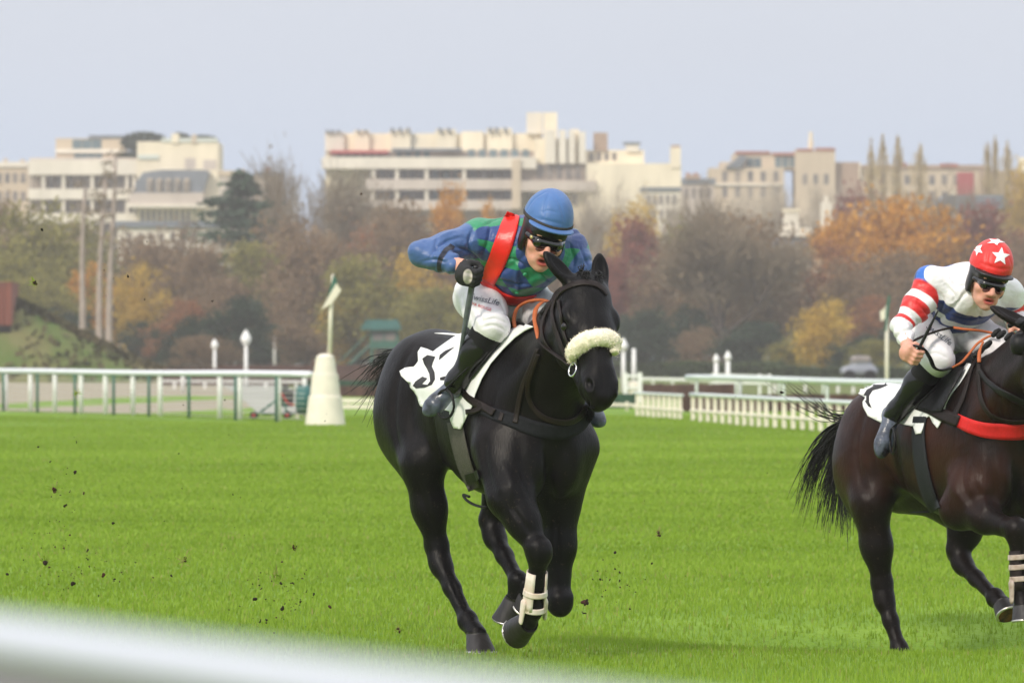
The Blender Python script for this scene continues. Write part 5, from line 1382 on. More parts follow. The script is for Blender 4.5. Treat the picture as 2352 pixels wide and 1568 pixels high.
def stand():
    Y = 190; s = Y / FPX; root = thing('white_frame', 'white square frame on thick posts right of the black horse', 'frame', ((1453 - CX) * s, Y, 0))
    for x in (1436, 1470): mb = MB(); mb.box((x - 5 - CX) * s, (x + 5 - CX) * s, Y, Y + .12, 0, CAM_H + (HY - 855) * s); mb.build('post', M['paint'], root)
    for y0, y1 in ((860, 866), (887, 893)): mb = MB(); mb.box((1441 - CX) * s, (1465 - CX) * s, Y + .02, Y + .10, CAM_H + (HY - y1) * s, CAM_H + (HY - y0) * s); mb.build('cross_bar', M['paint'], root)
    mb = MB(); mb.lathe(((1455 - CX) * s, Y + .3, 0), [(.25, 0), (.25, .55), (.1, .62)], 14); mb.build('block', M['cream'], root, False)
stand()
# picket fences
def pickets(label, xs_, A, B, h, ext, top_r, wdt=.085):
    root = thing('picket_fence', label, 'picket fence', (*A, 0), 'white picket wings')
    d = unit(np.array([*B, 0]) - np.array([*A, 0]))
    for x in xs_:
        p = line_at(x, A, B); mb = MB(); mb.box(p[0] - wdt / 2, p[0] + wdt / 2, p[1], p[1] + .04, -.02, h); mb.build('picket', M['cream'], root)
    a, b = line_at(ext[0], A, B), line_at(ext[1], A, B)
    mb = MB(); off = np.array([0, .06, 0]); mb.tube([a + [0, .075, h * .40], b + [0, .075, h * .40]], .035, 6); mb.build('cross_rail', M['cream'], root)
    pts = [a + (b - a) * t + np.array([0, .09, h + .02]) for t in np.linspace(0, 1, 10)]
    tv, tf = tube_mesh(pts, top_r, 10, True, .7); obj('top_rail', tv, tf, M['plastic_green'], root, True)
pa, pb = gp(1460, 955), gp(1937, 996)
pickets('short white picket wing nearest the black horse', np.linspace(1464, 1562, 9), pa, pb, .50, (1458, 1567), .045)
pickets('long white picket wing running to the bay horse', np.concatenate([np.linspace(1592, 1760, 11), np.linspace(1780, 1990, 11)]), pa, pb, .53, (1588, 2010), .060)
rail_fence('curved_rail', 'pale green white plastic rail above the long picket wing', 'rail', [1600, 1700, 1800, 1900, 2000], gp(1600, 938), gp(1990, 962), .80, .04, .10, M['plastic_green'], M['plastic_green'], (1580, 2420))
rail_fence('curved_rail', 'farther thin pale rail above the picket wing', 'rail', [1690, 1790, 1890, 1990], gp(1680, 920), gp(1990, 936), .66, .03, .06, M['plastic_green'], M['plastic_green'], (1670, 2420))

# pump cart
def cart():
    X, Y = gp(640, 962); s = Y / FPX; root = thing('pump_cart', 'small wheeled engine cart with a teal tank beside the white marker', 'cart', (X, Y, 0))
    at = lambda x, y, d=0: np.array([(x - CX) * s, Y + d, CAM_H + (HY - y) * s])
    for x, dd in ((583, -.12), (660, -.12), (583, .5), (660, .5)):
        r = .085; c = np.array([(x - CX) * s, Y + dd, r]); mb = MB()
        for rr, w_, m, nm, par in ((r, .05, M['dark'], 'wheel', root),):
            n = 18; ring = lambda q, y: [c + np.array([q * math.cos(2 * math.pi * k / n), y, q * math.sin(2 * math.pi * k / n)]) for k in range(n)]
            v = ring(rr * .6, -.03) + ring(rr, -.025) + ring(rr, .025) + ring(rr * .6, .03)
            f = [(i * n + k, i * n + (k + 1) % n, (i + 1) * n + (k + 1) % n, (i + 1) * n + k) for i in range(3) for k in range(n)] + [tuple(range(3 * n, 4 * n))[::-1], tuple(range(n))]
            wh = obj(nm, v, f, m, root, False)
        v = ring(r * .36, -.034) + ring(r * .36, -.028); f = [(k, k + n, (k + 1) % n + n, (k + 1) % n) for k in range(n)] + [tuple(range(n))]
        obj('hub', v, f, M['red'], wh, False)
    mb = MB(); mb.tube([at(586, 955), at(640, 915), at(640, 880)], .03, 6); mb.tube([at(660, 955), at(652, 920)], .03, 6); mb.tube([at(600, 950, .3), at(700, 950, .3)], .03, 6); mb.build('chassis', M['green_metal'], root)
    mb = MB(); c = at(655, 912, .1); mb.box(c[0] - .15, c[0] + .17, c[1], c[1] + .35, c[2] - .20, c[2] + .15); mb.lathe(c + np.array([.0, .1, .16]), [(.07, 0), (.07, .08), (.03, .10)], 10); mb.build('engine', M['engine'], root)
    mb = MB(); c = at(693, 918, .2); mb.tube([c + [-.13, 0, 0], c + [-.10, 0, 0], c + [.16, 0, 0], c + [.19, 0, 0]], [.20, .31, .31, .20], 18); mb.build('tank', M['teal'], root, True)
    mb = MB(); mb.tube([at(636, 915, -.02), at(645, 900, -.02), at(660, 925, -.02), at(675, 930, -.02)], .022, 6); mb.build('pipe', M['red'], root)
    for x in (682, 700): mb = MB(); c = at(x, 950, .2); mb.box(c[0] - .03, c[0] + .03, c[1], c[1] + .06, 0, c[2] + .1); mb.build('prop', M['cream'], root)
cart()

# grassy bank with the rusty container
def bank():
    Y0, s = 340, 340 / FPX; prof = [(-160, 640), (-60, 668), (20, 690), (60, 701), (110, 724), (160, 752), (220, 784), (280, 812), (330, 836), (372, 853), (420, 868)]
    xs_ = np.interp(np.linspace(0, 1, 44), np.linspace(0, 1, len(prof)), [p[0] for p in prof]); tops = np.interp(xs_, [p[0] for p in prof], [p[1] for p in prof])
    V = []; m = 16; rg = np.random.default_rng(3)
    for x, y in zip(xs_, tops):
        zt = max(.05, CAM_H + (HY - y) * s)
        for j in range(m):
            q = j / (m - 1); d = -9 + 9 * q if q < .8 else -1.8 + (q - .8) * 30
            z = zt * math.sin(min(1, q / .8) * math.pi / 2) ** 1.1 if q < .8 else zt * (1 - (q - .8) * .4)
            V.append(((x - CX) * s, Y0 + d, z + rg.normal(0, .05) * (0.2 + q)))
    F_ = [(i * m + j, (i + 1) * m + j, (i + 1) * m + j + 1, i * m + j + 1) for i in range(len(xs_) - 1) for j in range(m - 1)]
    mt = mat('rough bank grass', (0.068, 0.130, 0.022), .95, .1, 0, .36, .8, 3, col2=(0.20, 0.165, 0.078))
    o = obj('grass_bank', V, F_, mt); o['kind'] = 'structure'
    # scrub along its crest
    mb = MB()
    for i in range(1900):
        x = rg.uniform(40, 390); y = np.interp(x, xs_, tops); q = rg.uniform(.66, .80) if i < 1650 else rg.uniform(.02, .8); zt = max(.05, CAM_H + (HY - y) * s)
        c = np.array([(x - CX) * s, Y0 - 9 + 9 * q, zt * math.sin(q / .8 * math.pi / 2) ** 1.1 + rg.uniform(-.02, .22)]); a = rg.normal(0, 1, 3); a = unit(a) * rg.uniform(.10, .24); b = unit(np.cross(a, rg.normal(0, 1, 3))) * rg.uniform(.08, .16)
        mb.add([c - a - b, c + a - b, c + a + b, c - a + b], [(0, 1, 2, 3)])
    o = mb.build('scrub', mat('dark scrub leaves', (0.050, 0.056, 0.020), .9, .1, 0, .5, col2=(0.12, 0.095, 0.045))); o['kind'] = 'stuff'; o['label'] = 'dark scrub along the crest of the bank'
    X = (-20 - CX) * s; root = thing('container', 'rusty red steel container standing on the bank at the left edge', 'container', (X, Y0 - 4, CAM_H + (HY - 762) * s))
    z0, z1 = CAM_H + (HY - 748) * s, CAM_H + (HY - 655) * s; x1 = (46 - CX) * s
    mb = MB(); n = 30; w_ = 4.2
    poly = []
    for i in range(n): poly += [(x1 - w_ + w_ * i / n, -.0 if i % 2 else .06)]
    v = []; f = []
    for i, (px_, d) in enumerate(poly + [(x1, 0)]): v += [(px_, Y0 - 6 + d, z0), (px_, Y0 - 6 + d, z1)]
    f = [(2 * i, 2 * i + 2, 2 * i + 3, 2 * i + 1) for i in range(len(v) // 2 - 1)]
    k = len(v); v += [(x1, Y0 - 1, z0), (x1, Y0 - 1, z1), (x1 - w_, Y0 - 1, z0), (x1 - w_, Y0 - 1, z1)]
    f += [(k - 2, k, k + 1, k - 1), (1, k - 1, k + 1, k + 3)]; obj('shell', v, f, M['rust'], root, False)
    mb = MB(); mb.box(x1 - w_, x1 + .02, Y0 - 6.04, Y0 - .96, z1 + .003, z1 + .10); mb.build('top_beam', M['rust'], root)
    mb = MB(); mb.box(x1 - w_, x1 - .05, Y0 - 5.9, Y0 - 1.1, z0 - .36, z0 - .003); mb.build('underframe', M['dark'], root)
bank()
def foreground_rail():
    root = thing('foreground_rail', 'very near white rail blurred across the lower left corner', 'rail', (-.2, 2.57, 0))
    a, b = np.array([-.2587, 3.30, 1.226]), np.array([.0214, 2.57, 1.226]); d = b - a
    g_ = np.array([0, 0, -.036]); v_, f_ = tube_mesh([a - d * 20 + g_, a + g_, b + d * 1.2 + g_], .026, 12); obj('underside_shade', v_, f_, mat('grey rail support', (.21, .20, .21), .6), root, True)  # added tube; its dark grey stands in for shade under the rail
    tv, tf = tube_mesh([a - d * 20, a - d * 8, a - d * 3, a, a + d * .5, b, b + d * 1.2], .0215, 24, True, .60); obj('rail', tv, tf, M['near_rail'], root, True)
    for t in (-3.4, -7.2, -11, 2.1):
        p = a + d * t; mb = MB(); mb.tube([(p[0], p[1], 0), (p[0], p[1], 1.17)], .02, 10); mb.build('post', M['near_rail'], root, True)
foreground_rail()
slab('red_bin', 'small red box on the far rail left of the flag marker pole', 'box', 716, 730, 813, 832, 468, M['red'], .4, None, True)
def hut():
    Y = 420; s = Y / FPX; at = lambda x, y: ((x - CX) * s, CAM_H + (HY - y) * s); root = thing('watch_hut', 'teal roofed green watch hut on legs behind the black horse', 'hut', ((874 - CX) * s, Y, 0))
    (x0, z0), (x1, z1) = at(850, 800), at(915, 755)
    mb = MB(); mb.box(x0, x1, Y, Y + 2, z0, z1); mb.build('cabin', M['green_metal'], root)
    mb = MB(); xa, za = at(826, 757); xb, zb = at(922, 734); mb.prism([(xa, za), (xb, za), (xb - .25, zb), (xa + .45, zb)], Y - .5, Y + 2.5); mb.build('roof', M['teal'], root)
    for x in (856, 884):
        (a, c), (b, d) = at(x, 782), at(x + 24, 764); mb = MB(); mb.box(a, b, Y - .03, Y - .003, c, d); mb.build('window', M['wpane'], root)
    for x in (853, 912):
        for dy in (.1, 1.9):
            a = at(x, 800)[0]; mb = MB(); mb.box(a - .07, a + .07, Y + dy - .07, Y + dy + .07, 0, z0 - .003); mb.build('leg', M['green_metal'], root)
    a, b = at(772, 838), at(850, 792); mb = MB(); mb.tube([(a[0], Y + 1, 0), (b[0], Y + 1, b[1])], .12, 6); mb.tube([(a[0], Y + .3, .8), (b[0], Y + .3, b[1] + .8)], .05, 6); mb.build('stair', M['green_metal'], root)
M['wpane'] = mat('dull window glass', (0.085, 0.085, 0.095), 0.15, 0.5, 0, .5, col2=(0.30, 0.25, 0.21))
hut()
def car(x0, x1, y0, y1, Y, label, col):
    s = Y / FPX; X0, X1 = (x0 - CX) * s, (x1 - CX) * s; L = X1 - X0; base = 0.0; root = thing('parked_car', label, 'car', ((X0 + X1) / 2, Y, 0), 'cars parked by the far hedge')
    f = Field(); c = lambda q, d, z: (X0 + q * L, Y + d, z)
    for d in (.3, .85, 1.4): f.cone(c(.10, d, .55), c(.90, d, .55), .26, .26, .1); f.cone(c(.20, d, .72), c(.85, d, .74), .16, .18, .1)
    for d in (.45, .85, 1.25): f.cone(c(.40, d, 1.08), c(.70, d, 1.08), .28, .28, .12)
    V, Fc = f.mesh(.06); obj('body', V, Fc, col, root, True)
    g = Field(); [g.cone(c(.38, d, 1.12), c(.72, d, 1.12), .24, .24, .06) for d in (.40, .85, 1.27)]; V, Fc = g.mesh(.06); obj('window', V, Fc, M['wpane'], root, True)
    for a in (.2, .8):
        n = 16; c = np.array([X0 + a * L, Y - .03, .32]); v = [c + np.array([.32 * math.cos(t), 0, .32 * math.sin(t)]) for t in np.linspace(0, 2 * math.pi, n + 1)[:-1]]; v += [q + np.array([0, .2, 0]) for q in v]
        obj('wheel', v, [tuple(range(n))] + [(k, (k + 1) % n, (k + 1) % n + n, k + n) for k in range(n)], M['dark'], root, False)
M['car_grey'] = mat('silver car paint', (0.22, 0.235, 0.27), .3, .5, metal=.2); M['car_dark'] = mat('dark car paint', (0.03, 0.035, 0.045), .25, .5)
car(1936, 2014, 862, 890, 330, 'pale silver car behind the rail left of the second jockey', M['car_grey'])
car(2130, 2200, 862, 890, 350, 'dark car parked behind the second jockey', M['car_dark'])

# ------------------------------------------------------------------ the town behind
M['w_cream'] = mat('sunlit cream render', (0.80, 0.71, 0.54), .85, .2, .10, .5, stretch=(1, 1, .25))
M['w_white'] = mat('pale render', (0.74, 0.68, 0.58), .85, .2, .10, .5, stretch=(1, 1, .25))
M['w_grey'] = mat('grey pink concrete', (0.54, 0.47, 0.41), .85, .2, .10, .5, stretch=(1, 1, .25))
M['w_beige'] = mat('beige stone', (0.56, 0.46, 0.34), .85, .2, .10, .5, stretch=(1, 1, .25))
M['w_brown'] = mat('brown brick', (0.38, 0.27, 0.20), .85, .2, .12, .3)
M['roof_slate'] = mat('blue grey slate', (0.16, 0.18, 0.21), .6, .4, .12, .5)
M['roof_red'] = mat('red clay pots', (0.34, 0.12, 0.08), .8, .2, .15, .6)
M['glass_blue'] = mat('blue green glazing', (0.11, 0.16, 0.18), .2, .5, .3, .3)
M['awning'] = mat('red awning', (0.36, 0.06, 0.06), .8, .2)
M['rail_pale'] = mat('pale parapet', (0.62, 0.66, 0.60), .7, .3)
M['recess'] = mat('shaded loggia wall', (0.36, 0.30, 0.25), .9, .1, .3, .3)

class Town:
    def __init__(s, name, label, cat, Y, cx): s.Y = Y; s.k = Y / FPX; s.root = thing(name, label, cat, ((cx - CX) * s.k, Y, 0)); s.n = 0
    def pt(s, x, y, Y=None): return ((x - CX) * s.k, CAM_H + (HY - y) * s.k)
    def blk(s, name, x0, x1, y0, y1, m, d=0.0, dep=12.0, par=None):
        """d: how far the face stands in front of the main plane (m)"""
        s.n += 1; e_ = .0031 * (s.n % 7)
        (a, zt), (b, zb) = s.pt(x0, y0), s.pt(x1, y1); mb = MB(); mb.box(a, b, s.Y - d - e_, s.Y - d + dep, max(0, zb), zt)
        return mb.build(name, m, par or s.root)
    def win(s, x0, x1, y0, y1, d=0.0, m=None, frame=True, par=None):
        w = s.blk('window', x0, x1, y0, y1, m or M['wpane'], d + .02, .10, par)
        return w
    def row(s, x0, x1, y0, y1, n, d, m=None, gap=.38):
        w = (x1 - x0) / n
        for i in range(n): s.win(x0 + w * (i + gap / 2), x0 + w * (i + 1 - gap / 2), y0, y1, d, m)
    def bays(s, x0, x1, y0, y1, cuts, d_front, band_m, name='pier'):
        for c in cuts: s.blk(name, c - 3, c + 3, y0, y1, band_m, d_front, 1.6)

# left block
a = Town('apartment_building', 'grey and cream apartment block with a roof garden at the far left', 'building', 820, 250)
a.blk('wall', 66, 318, 362, 815, M['w_grey'], -1.6, 16)
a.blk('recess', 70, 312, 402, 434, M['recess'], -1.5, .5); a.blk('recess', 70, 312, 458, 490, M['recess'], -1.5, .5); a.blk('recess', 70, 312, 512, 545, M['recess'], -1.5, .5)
for y0, y1 in ((368, 402), (434, 458), (490, 512), (545, 562)): a.blk('balcony', 66, 316, y0, y1, M['w_white'] if y0 < 500 else M['w_grey'], .8, 2.3)
for y in (402, 458, 512):
    for c in (100, 146, 212, 292, 308): a.blk('pier', c - 3.5, c + 3.5, y + .5, y + 31.5, M['w_white'], .5, 1.8)
    a.row(108, 142, y + 3, y + 30, 2, -1.0, M['wpane']); a.row(152, 208, y + 3, y + 30, 3, -1.0, M['wpane']); a.row(218, 288, y + 3, y + 30, 3, -1.0, M['wpane'])
a.blk('penthouse', 124, 282, 316, 368, M['w_beige'], -3, 9); a.blk('parapet', 124, 282, 341, 350, M['w_white'], -2.6, .4)
a.row(162, 230, 319, 340, 3, -2.9, M['glass_blue'], .08); a.row(166, 232, 351, 368, 4, -2.9, M['glass_blue'], .1)
a.blk('roof_slab', 200, 284, 309, 316, M['roof_slate'], -2.8, 9)
a.blk('side_wing', 316, 502, 326, 815, M['w_cream'], 1.2, 14); a.blk('parapet', 372, 500, 318, 327, M['rail_pale'], 1.4, 1); a.blk('chimney', 396, 412, 308, 330, M['w_cream'], 1.5, 2); a.blk('chimney', 442, 452, 310, 330, M['w_beige'], 1.5, 2)
a.blk('parapet', 318, 366, 356, 366, M['rail_pale'], 1.45, .6); a.win(426, 450, 364, 388, 1.25, M['w_grey']); a.win(468, 498, 368, 390, 1.25, M['w_grey'])
mb = MB(); prof = [(300, 470), (316, 420), (332, 398), (372, 392), (470, 392), (484, 396), (460, 470)]
mb.prism([a.pt(x, y) for x, y in prof][::-1], a.Y - 3.2, a.Y - 1.0); mb.build('mansard_roof', M['roof_slate'], a.root)
for i in range(5):
    x = 342 + i * 21; d_ = a.blk('dormer', x, x + 12, 412, 440, M['w_beige'], 3.6, 1.5); a.blk('window', x + 3, x + 9, 416, 438, M['wpane'], 3.8, .2, d_)
a.blk('terrace', 300, 470, 444, 470, M['w_grey'], 3.5, 2); a.blk('ledge', 296, 474, 470, 478, M['w_white'], 3.9, 3)
a.row(322, 440, 484, 512, 9, 1.2, M['wpane'], .45); a.row(322, 420, 520, 552, 6, 1.2, M['wpane'], .45)
b = Town('apartment_building', 'low cream rooftops at the far left edge', 'building', 840, 30)
b.blk('wall', -40, 66, 378, 815, M['w_beige'], 0, 12); b.blk('parapet', -40, 64, 372, 384, M['w_white'], .3, 1); b.row(-10, 62, 398, 420, 4, 0); b.row(-10, 62, 440, 462, 4, 0); b.blk('chimney', 8, 16, 364, 380, M['w_beige'], 0, 1); b.blk('chimney', 46, 56, 366, 380, M['w_beige'], 0, 1)
b2 = Town('house', 'small pale house roofs between the left block and the grey tree', 'house', 780, 590)
b2.blk('wall', 505, 640, 402, 815, M['w_grey'], 0, 10); b2.blk('roof', 500, 560, 392, 404, M['w_beige'], .2, 8); b2.blk('chimney', 556, 562, 388, 404, M['w_beige'], .3, 1); b2.blk('roof', 590, 642, 394, 404, M['roof_slate'], .2, 8); b2.row(515, 630, 425, 450, 5, 0); b2.blk('chimney', 610, 620, 384, 396, M['roof_red'], .3, 1)
# long central block
c = Town('apartment_building', 'long cream apartment block with terraces and water tower behind the blue capped jockey', 'building', 800, 1150)
c.blk('wall', 745, 1245, 304, 815, M['w_cream'], -4, 14)
for x0, x1, y in ((745, 788, 301), (812, 846, 297), (894, 942, 297), (1000, 1046, 295), (1118, 1176, 293), (930, 942, 293), (1060, 1110, 300)): c.blk('chimney_stack', x0, x1, y, 345, M['w_cream'] if x0 % 2 == 0 else M['w_white'], -3.2, 3)
for x in (750, 762, 776, 822, 838, 900, 918, 936, 1010, 1030, 1125, 1140, 1160): c.blk('chimney_pot', x - 3, x + 3, 291 if x > 890 else 296, 303, M['roof_slate'], -2.5, 1)
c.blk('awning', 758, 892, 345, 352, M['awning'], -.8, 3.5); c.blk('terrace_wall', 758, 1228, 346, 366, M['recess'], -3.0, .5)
c.row(770, 880, 352, 366, 6, -2.9, M['wpane']); c.row(905, 990, 346, 364, 4, -2.9, M['glass_blue']); c.row(1070, 1220, 342, 360, 6, -2.9, M['glass_blue'])
c.blk('roof_slab', 900, 1060, 340, 345, M['roof_slate'], -1.4, 3)
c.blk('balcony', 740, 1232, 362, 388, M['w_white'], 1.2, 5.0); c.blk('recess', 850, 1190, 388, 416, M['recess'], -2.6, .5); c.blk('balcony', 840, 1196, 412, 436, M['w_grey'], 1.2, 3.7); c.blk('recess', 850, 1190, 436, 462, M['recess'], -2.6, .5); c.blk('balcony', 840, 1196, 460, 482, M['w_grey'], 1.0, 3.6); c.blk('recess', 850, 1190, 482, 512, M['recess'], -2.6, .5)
for y in (388, 436):
    for x in (858, 912, 980, 1066, 1184): c.blk('pier', x - 4, x + 4, y + .5, y + 24, M['w_white'], .9, 3.2)
    c.row(866, 908, y + 2, y + 24, 2, -2.0); c.row(918, 976, y + 2, y + 24, 3, -2.0); c.row(986, 1062, y + 2, y + 24, 3, -2.0, M['glass_blue']); c.row(1072, 1180, y + 2, y + 24, 4, -2.0)
c.blk('water_tower', 1210, 1247, 256, 306, M['w_white'], -3, 6); c.blk('water_tower', 1249, 1280, 257, 320, M['w_cream'], -2.2, 6)
c.blk('stair_block', 1228, 1345, 318, 815, M['w_cream'], -.5, 10)
for x0, x1, y in ((1252, 1276, 298), (1284, 1300, 299), (1306, 1320, 300), (1330, 1345, 303)): c.blk('pilaster', x0, x1, y, 376, M['w_white'], .8, 1.5)
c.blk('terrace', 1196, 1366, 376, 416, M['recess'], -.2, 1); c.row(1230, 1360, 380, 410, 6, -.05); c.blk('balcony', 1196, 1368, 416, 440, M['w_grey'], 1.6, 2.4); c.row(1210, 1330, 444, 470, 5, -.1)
c.blk('pier', 1176, 1196, 366, 480, M['w_beige'], 1.7, 3)
c.blk('side_wing', 1346, 1564, 376, 815, M['w_cream'], 1.0, 14); c.blk('upper_storey', 1340, 1480, 344, 378, M['w_cream'], -1.5, 8)
c.blk('chimney_stack', 1364, 1396, 304, 346, M['w_brown'], -1.2, 3); c.blk('chimney_stack', 1310, 1330, 296, 346, M['w_cream'], -1.2, 3); c.blk('chimney_stack', 1438, 1468, 330, 348, M['w_white'], -1.0, 3); c.blk('roof_slab', 1432, 1472, 326, 331, M['roof_slate'], -.8, 3)
c.blk('chimney_stack', 1540, 1563, 340, 386, M['w_cream'], 1.2, 3); c.blk('chimney_pot', 1541, 1562, 334, 341, M['w_brown'], 1.0, 2); c.row(1350, 1420, 350, 368, 4, -1.45)
k_ = Town('house', 'small pale rooftop with red chimneys between the blank cream wall and the beige block', 'house', 830, 1600)
k_.blk('wall', 1562, 1640, 420, 815, M['w_grey'], 0, 8); k_.blk('roof', 1558, 1644, 410, 422, M['roof_slate'], .3, 9); k_.blk('chimney', 1574, 1608, 401, 412, M['w_brown'], .5, 1.5); k_.blk('chimney_pot', 1577, 1584, 397, 402, M['roof_red'], .4, 1); k_.blk('chimney_pot', 1594, 1602, 397, 402, M['roof_red'], .4, 1); k_.row(1568, 1636, 432, 456, 4, 0)
l_ = Town('apartment_building', 'pale block stepped below the blank cream wall right of the blue cap', 'building', 760, 1510)
l_.blk('wall', 1476, 1562, 436, 815, M['w_white'], 0, 8); l_.blk('roof', 1472, 1566, 430, 438, M['roof_slate'], .3, 9); l_.row(1482, 1556, 448, 470, 5, 0); l_.row(1482, 1556, 482, 504, 5, 0)
# right block
d = Town('apartment_building', 'beige apartment block with red chimney pots and a blue mast right of the centre', 'building', 860, 1790)
d.blk('wall', 1630, 1800, 386, 815, M['w_beige'], 1, 12); d.blk('wall', 1655, 1700, 372, 400, M['w_beige'], .2, 8)
d.blk('upper_storey', 1686, 1836, 352, 388, M['w_beige'], -1.5, 10); d.blk('roof_pots', 1690, 1770, 347, 353, M['roof_red'], -1.2, 3); d.blk('roof_pots', 1776, 1832, 350, 356, M['roof_red'], -1.0, 3)
mb = MB(); mb.prism([d.pt(1664, 386), d.pt(1700, 386), d.pt(1716, 362), d.pt(1700, 358)], d.Y - 1.6, d.Y + 2); mb.build('mansard_roof', M['roof_slate'], d.root)
d.row(1716, 1750, 362, 384, 2, -1.45, M['glass_blue'], .1); d.row(1780, 1830, 360, 384, 3, -1.45, M['glass_blue'], .15)
d.blk('tower', 1826, 1918, 346, 815, M['w_beige'], .4, 9); d.blk('roof_pots', 1830, 1866, 342, 348, M['roof_red'], .5, 3); d.blk('roof_pots', 1874, 1918, 340, 347, M['roof_red'], .5, 3); d.blk('gable', 1918, 1974, 372, 815, M['w_brown'], -1, 8)
mb = MB(); q = d.pt(1863, 346); mb.tube([(q[0], d.Y + 1, q[1]), (q[0], d.Y + 1, q[1] + 1.4)], .35, 8); mb.tube([(q[0], d.Y + 1, q[1] + 1.4), (q[0], d.Y + 1, q[1] + 2.5)], .25, 8); mb.build('mast', M['w_cream'], d.root)
for y0, y1 in ((394, 418), (430, 454)): d.row(1650, 1796, y0, y1, 5, 1.0, M['wpane'], .6)
d.blk('ledge', 1628, 1802, 422, 427, M['w_white'], 1.3, 1); d.row(1836, 1910, 400, 424, 3, .4, M['wpane'], .6)
e_ = Town('apartment_building', 'rust and beige terrace of roofs at the far right', 'building', 880, 2160)
e_.blk('wall', 1966, 2262, 386, 815, M['w_beige'], 0, 12); e_.blk('roof', 1962, 2264, 379, 388, M['w_brown'], .3, 10); e_.blk('wall', 2250, 2420, 392, 815, M['w_brown'], .6, 12); e_.blk('chimney_stack', 2060, 2082, 374, 382, M['roof_red'], .4, 2); e_.blk('chimney_stack', 2160, 2200, 376, 384, M['roof_red'], .4, 2); e_.blk('chimney_stack', 1964, 1976, 374, 410, M['w_cream'], .6, 2)
e_.row(1985, 2240, 402, 424, 9, 0, M['wpane'], .55); e_.row(1985, 2240, 440, 464, 9, 0, M['wpane'], .55); e_.blk('side_bay', 2198, 2236, 396, 450, M['awning'], .2, .5); e_.blk('chimney_stack', 2340, 2360, 362, 396, M['w_cream'], .8, 2)
f_ = Town('house', 'slate roofed grey house behind the trees at the right', 'house', 640, 2230)
f_.blk('wall', 2150, 2330, 478, 815, M['w_grey'], 0, 9); mb = MB(); mb.prism([f_.pt(2142, 480), f_.pt(2336, 480), f_.pt(2300, 448), f_.pt(2170, 448)], f_.Y - .6, f_.Y + 9); mb.build('roof', M['roof_slate'], f_.root); f_.row(2164, 2320, 492, 520, 5, 0, M['glass_blue'], .5); f_.blk('chimney', 2186, 2196, 436, 452, M['w_cream'], 0, 1)
g_ = Town('house', 'white villa with a slate roof and tall chimney half hidden by the brown tree', 'house', 520, 1830)
g_.blk('wall', 1784, 1884, 560, 815, M['w_cream'], 0, 8); mb = MB(); mb.prism([g_.pt(1774, 566), g_.pt(1894, 566), g_.pt(1868, 540), g_.pt(1800, 540)], g_.Y - .6, g_.Y + 8); mb.build('roof', M['roof_slate'], g_.root)
g_.blk('gable', 1790, 1862, 524, 544, M['w_white'], .9, 3); g_.blk('chimney', 1800, 1834, 486, 526, M['w_white'], .7, 1.6); g_.blk('chimney_cap', 1797, 1837, 480, 487, M['w_cream'], .8, 1.8); g_.blk('chimney', 1886, 1910, 464, 560, M['w_white'], .2, 1.4); g_.blk('chimney_pot', 1893, 1902, 450, 464, M['w_white'], 0, .4)
for y in (580, 640, 700): g_.row(1794, 1880, y, y + 36, 3, 0, M['wpane'], .5); g_.blk('ledge', 1782, 1886, y + 44, y + 49, M['w_white'], .3, .5)
h_ = Town('house', 'pale low house glimpsed at the foot of the yellow trees', 'house', 500, 1960)
h_.blk('wall', 1925, 2010, 770, 815, M['w_cream'], 0, 6); h_.blk('roof', 1920, 2014, 758, 771, M['w_brown'], .3, 7); h_.row(1935, 2000, 782, 806, 3, 0)
i_ = Town('house', 'pale terraced houses glimpsed through the trees below the left block', 'house', 640, 400)
i_.blk('wall', 270, 640, 520, 815, M['w_white'], 0, 8); i_.blk('roof', 264, 646, 508, 522, M['roof_slate'], .4, 9); i_.row(285, 630, 535, 560, 14, 0, M['wpane'], .55); i_.row(285, 630, 590, 618, 14, 0, M['wpane'], .55)

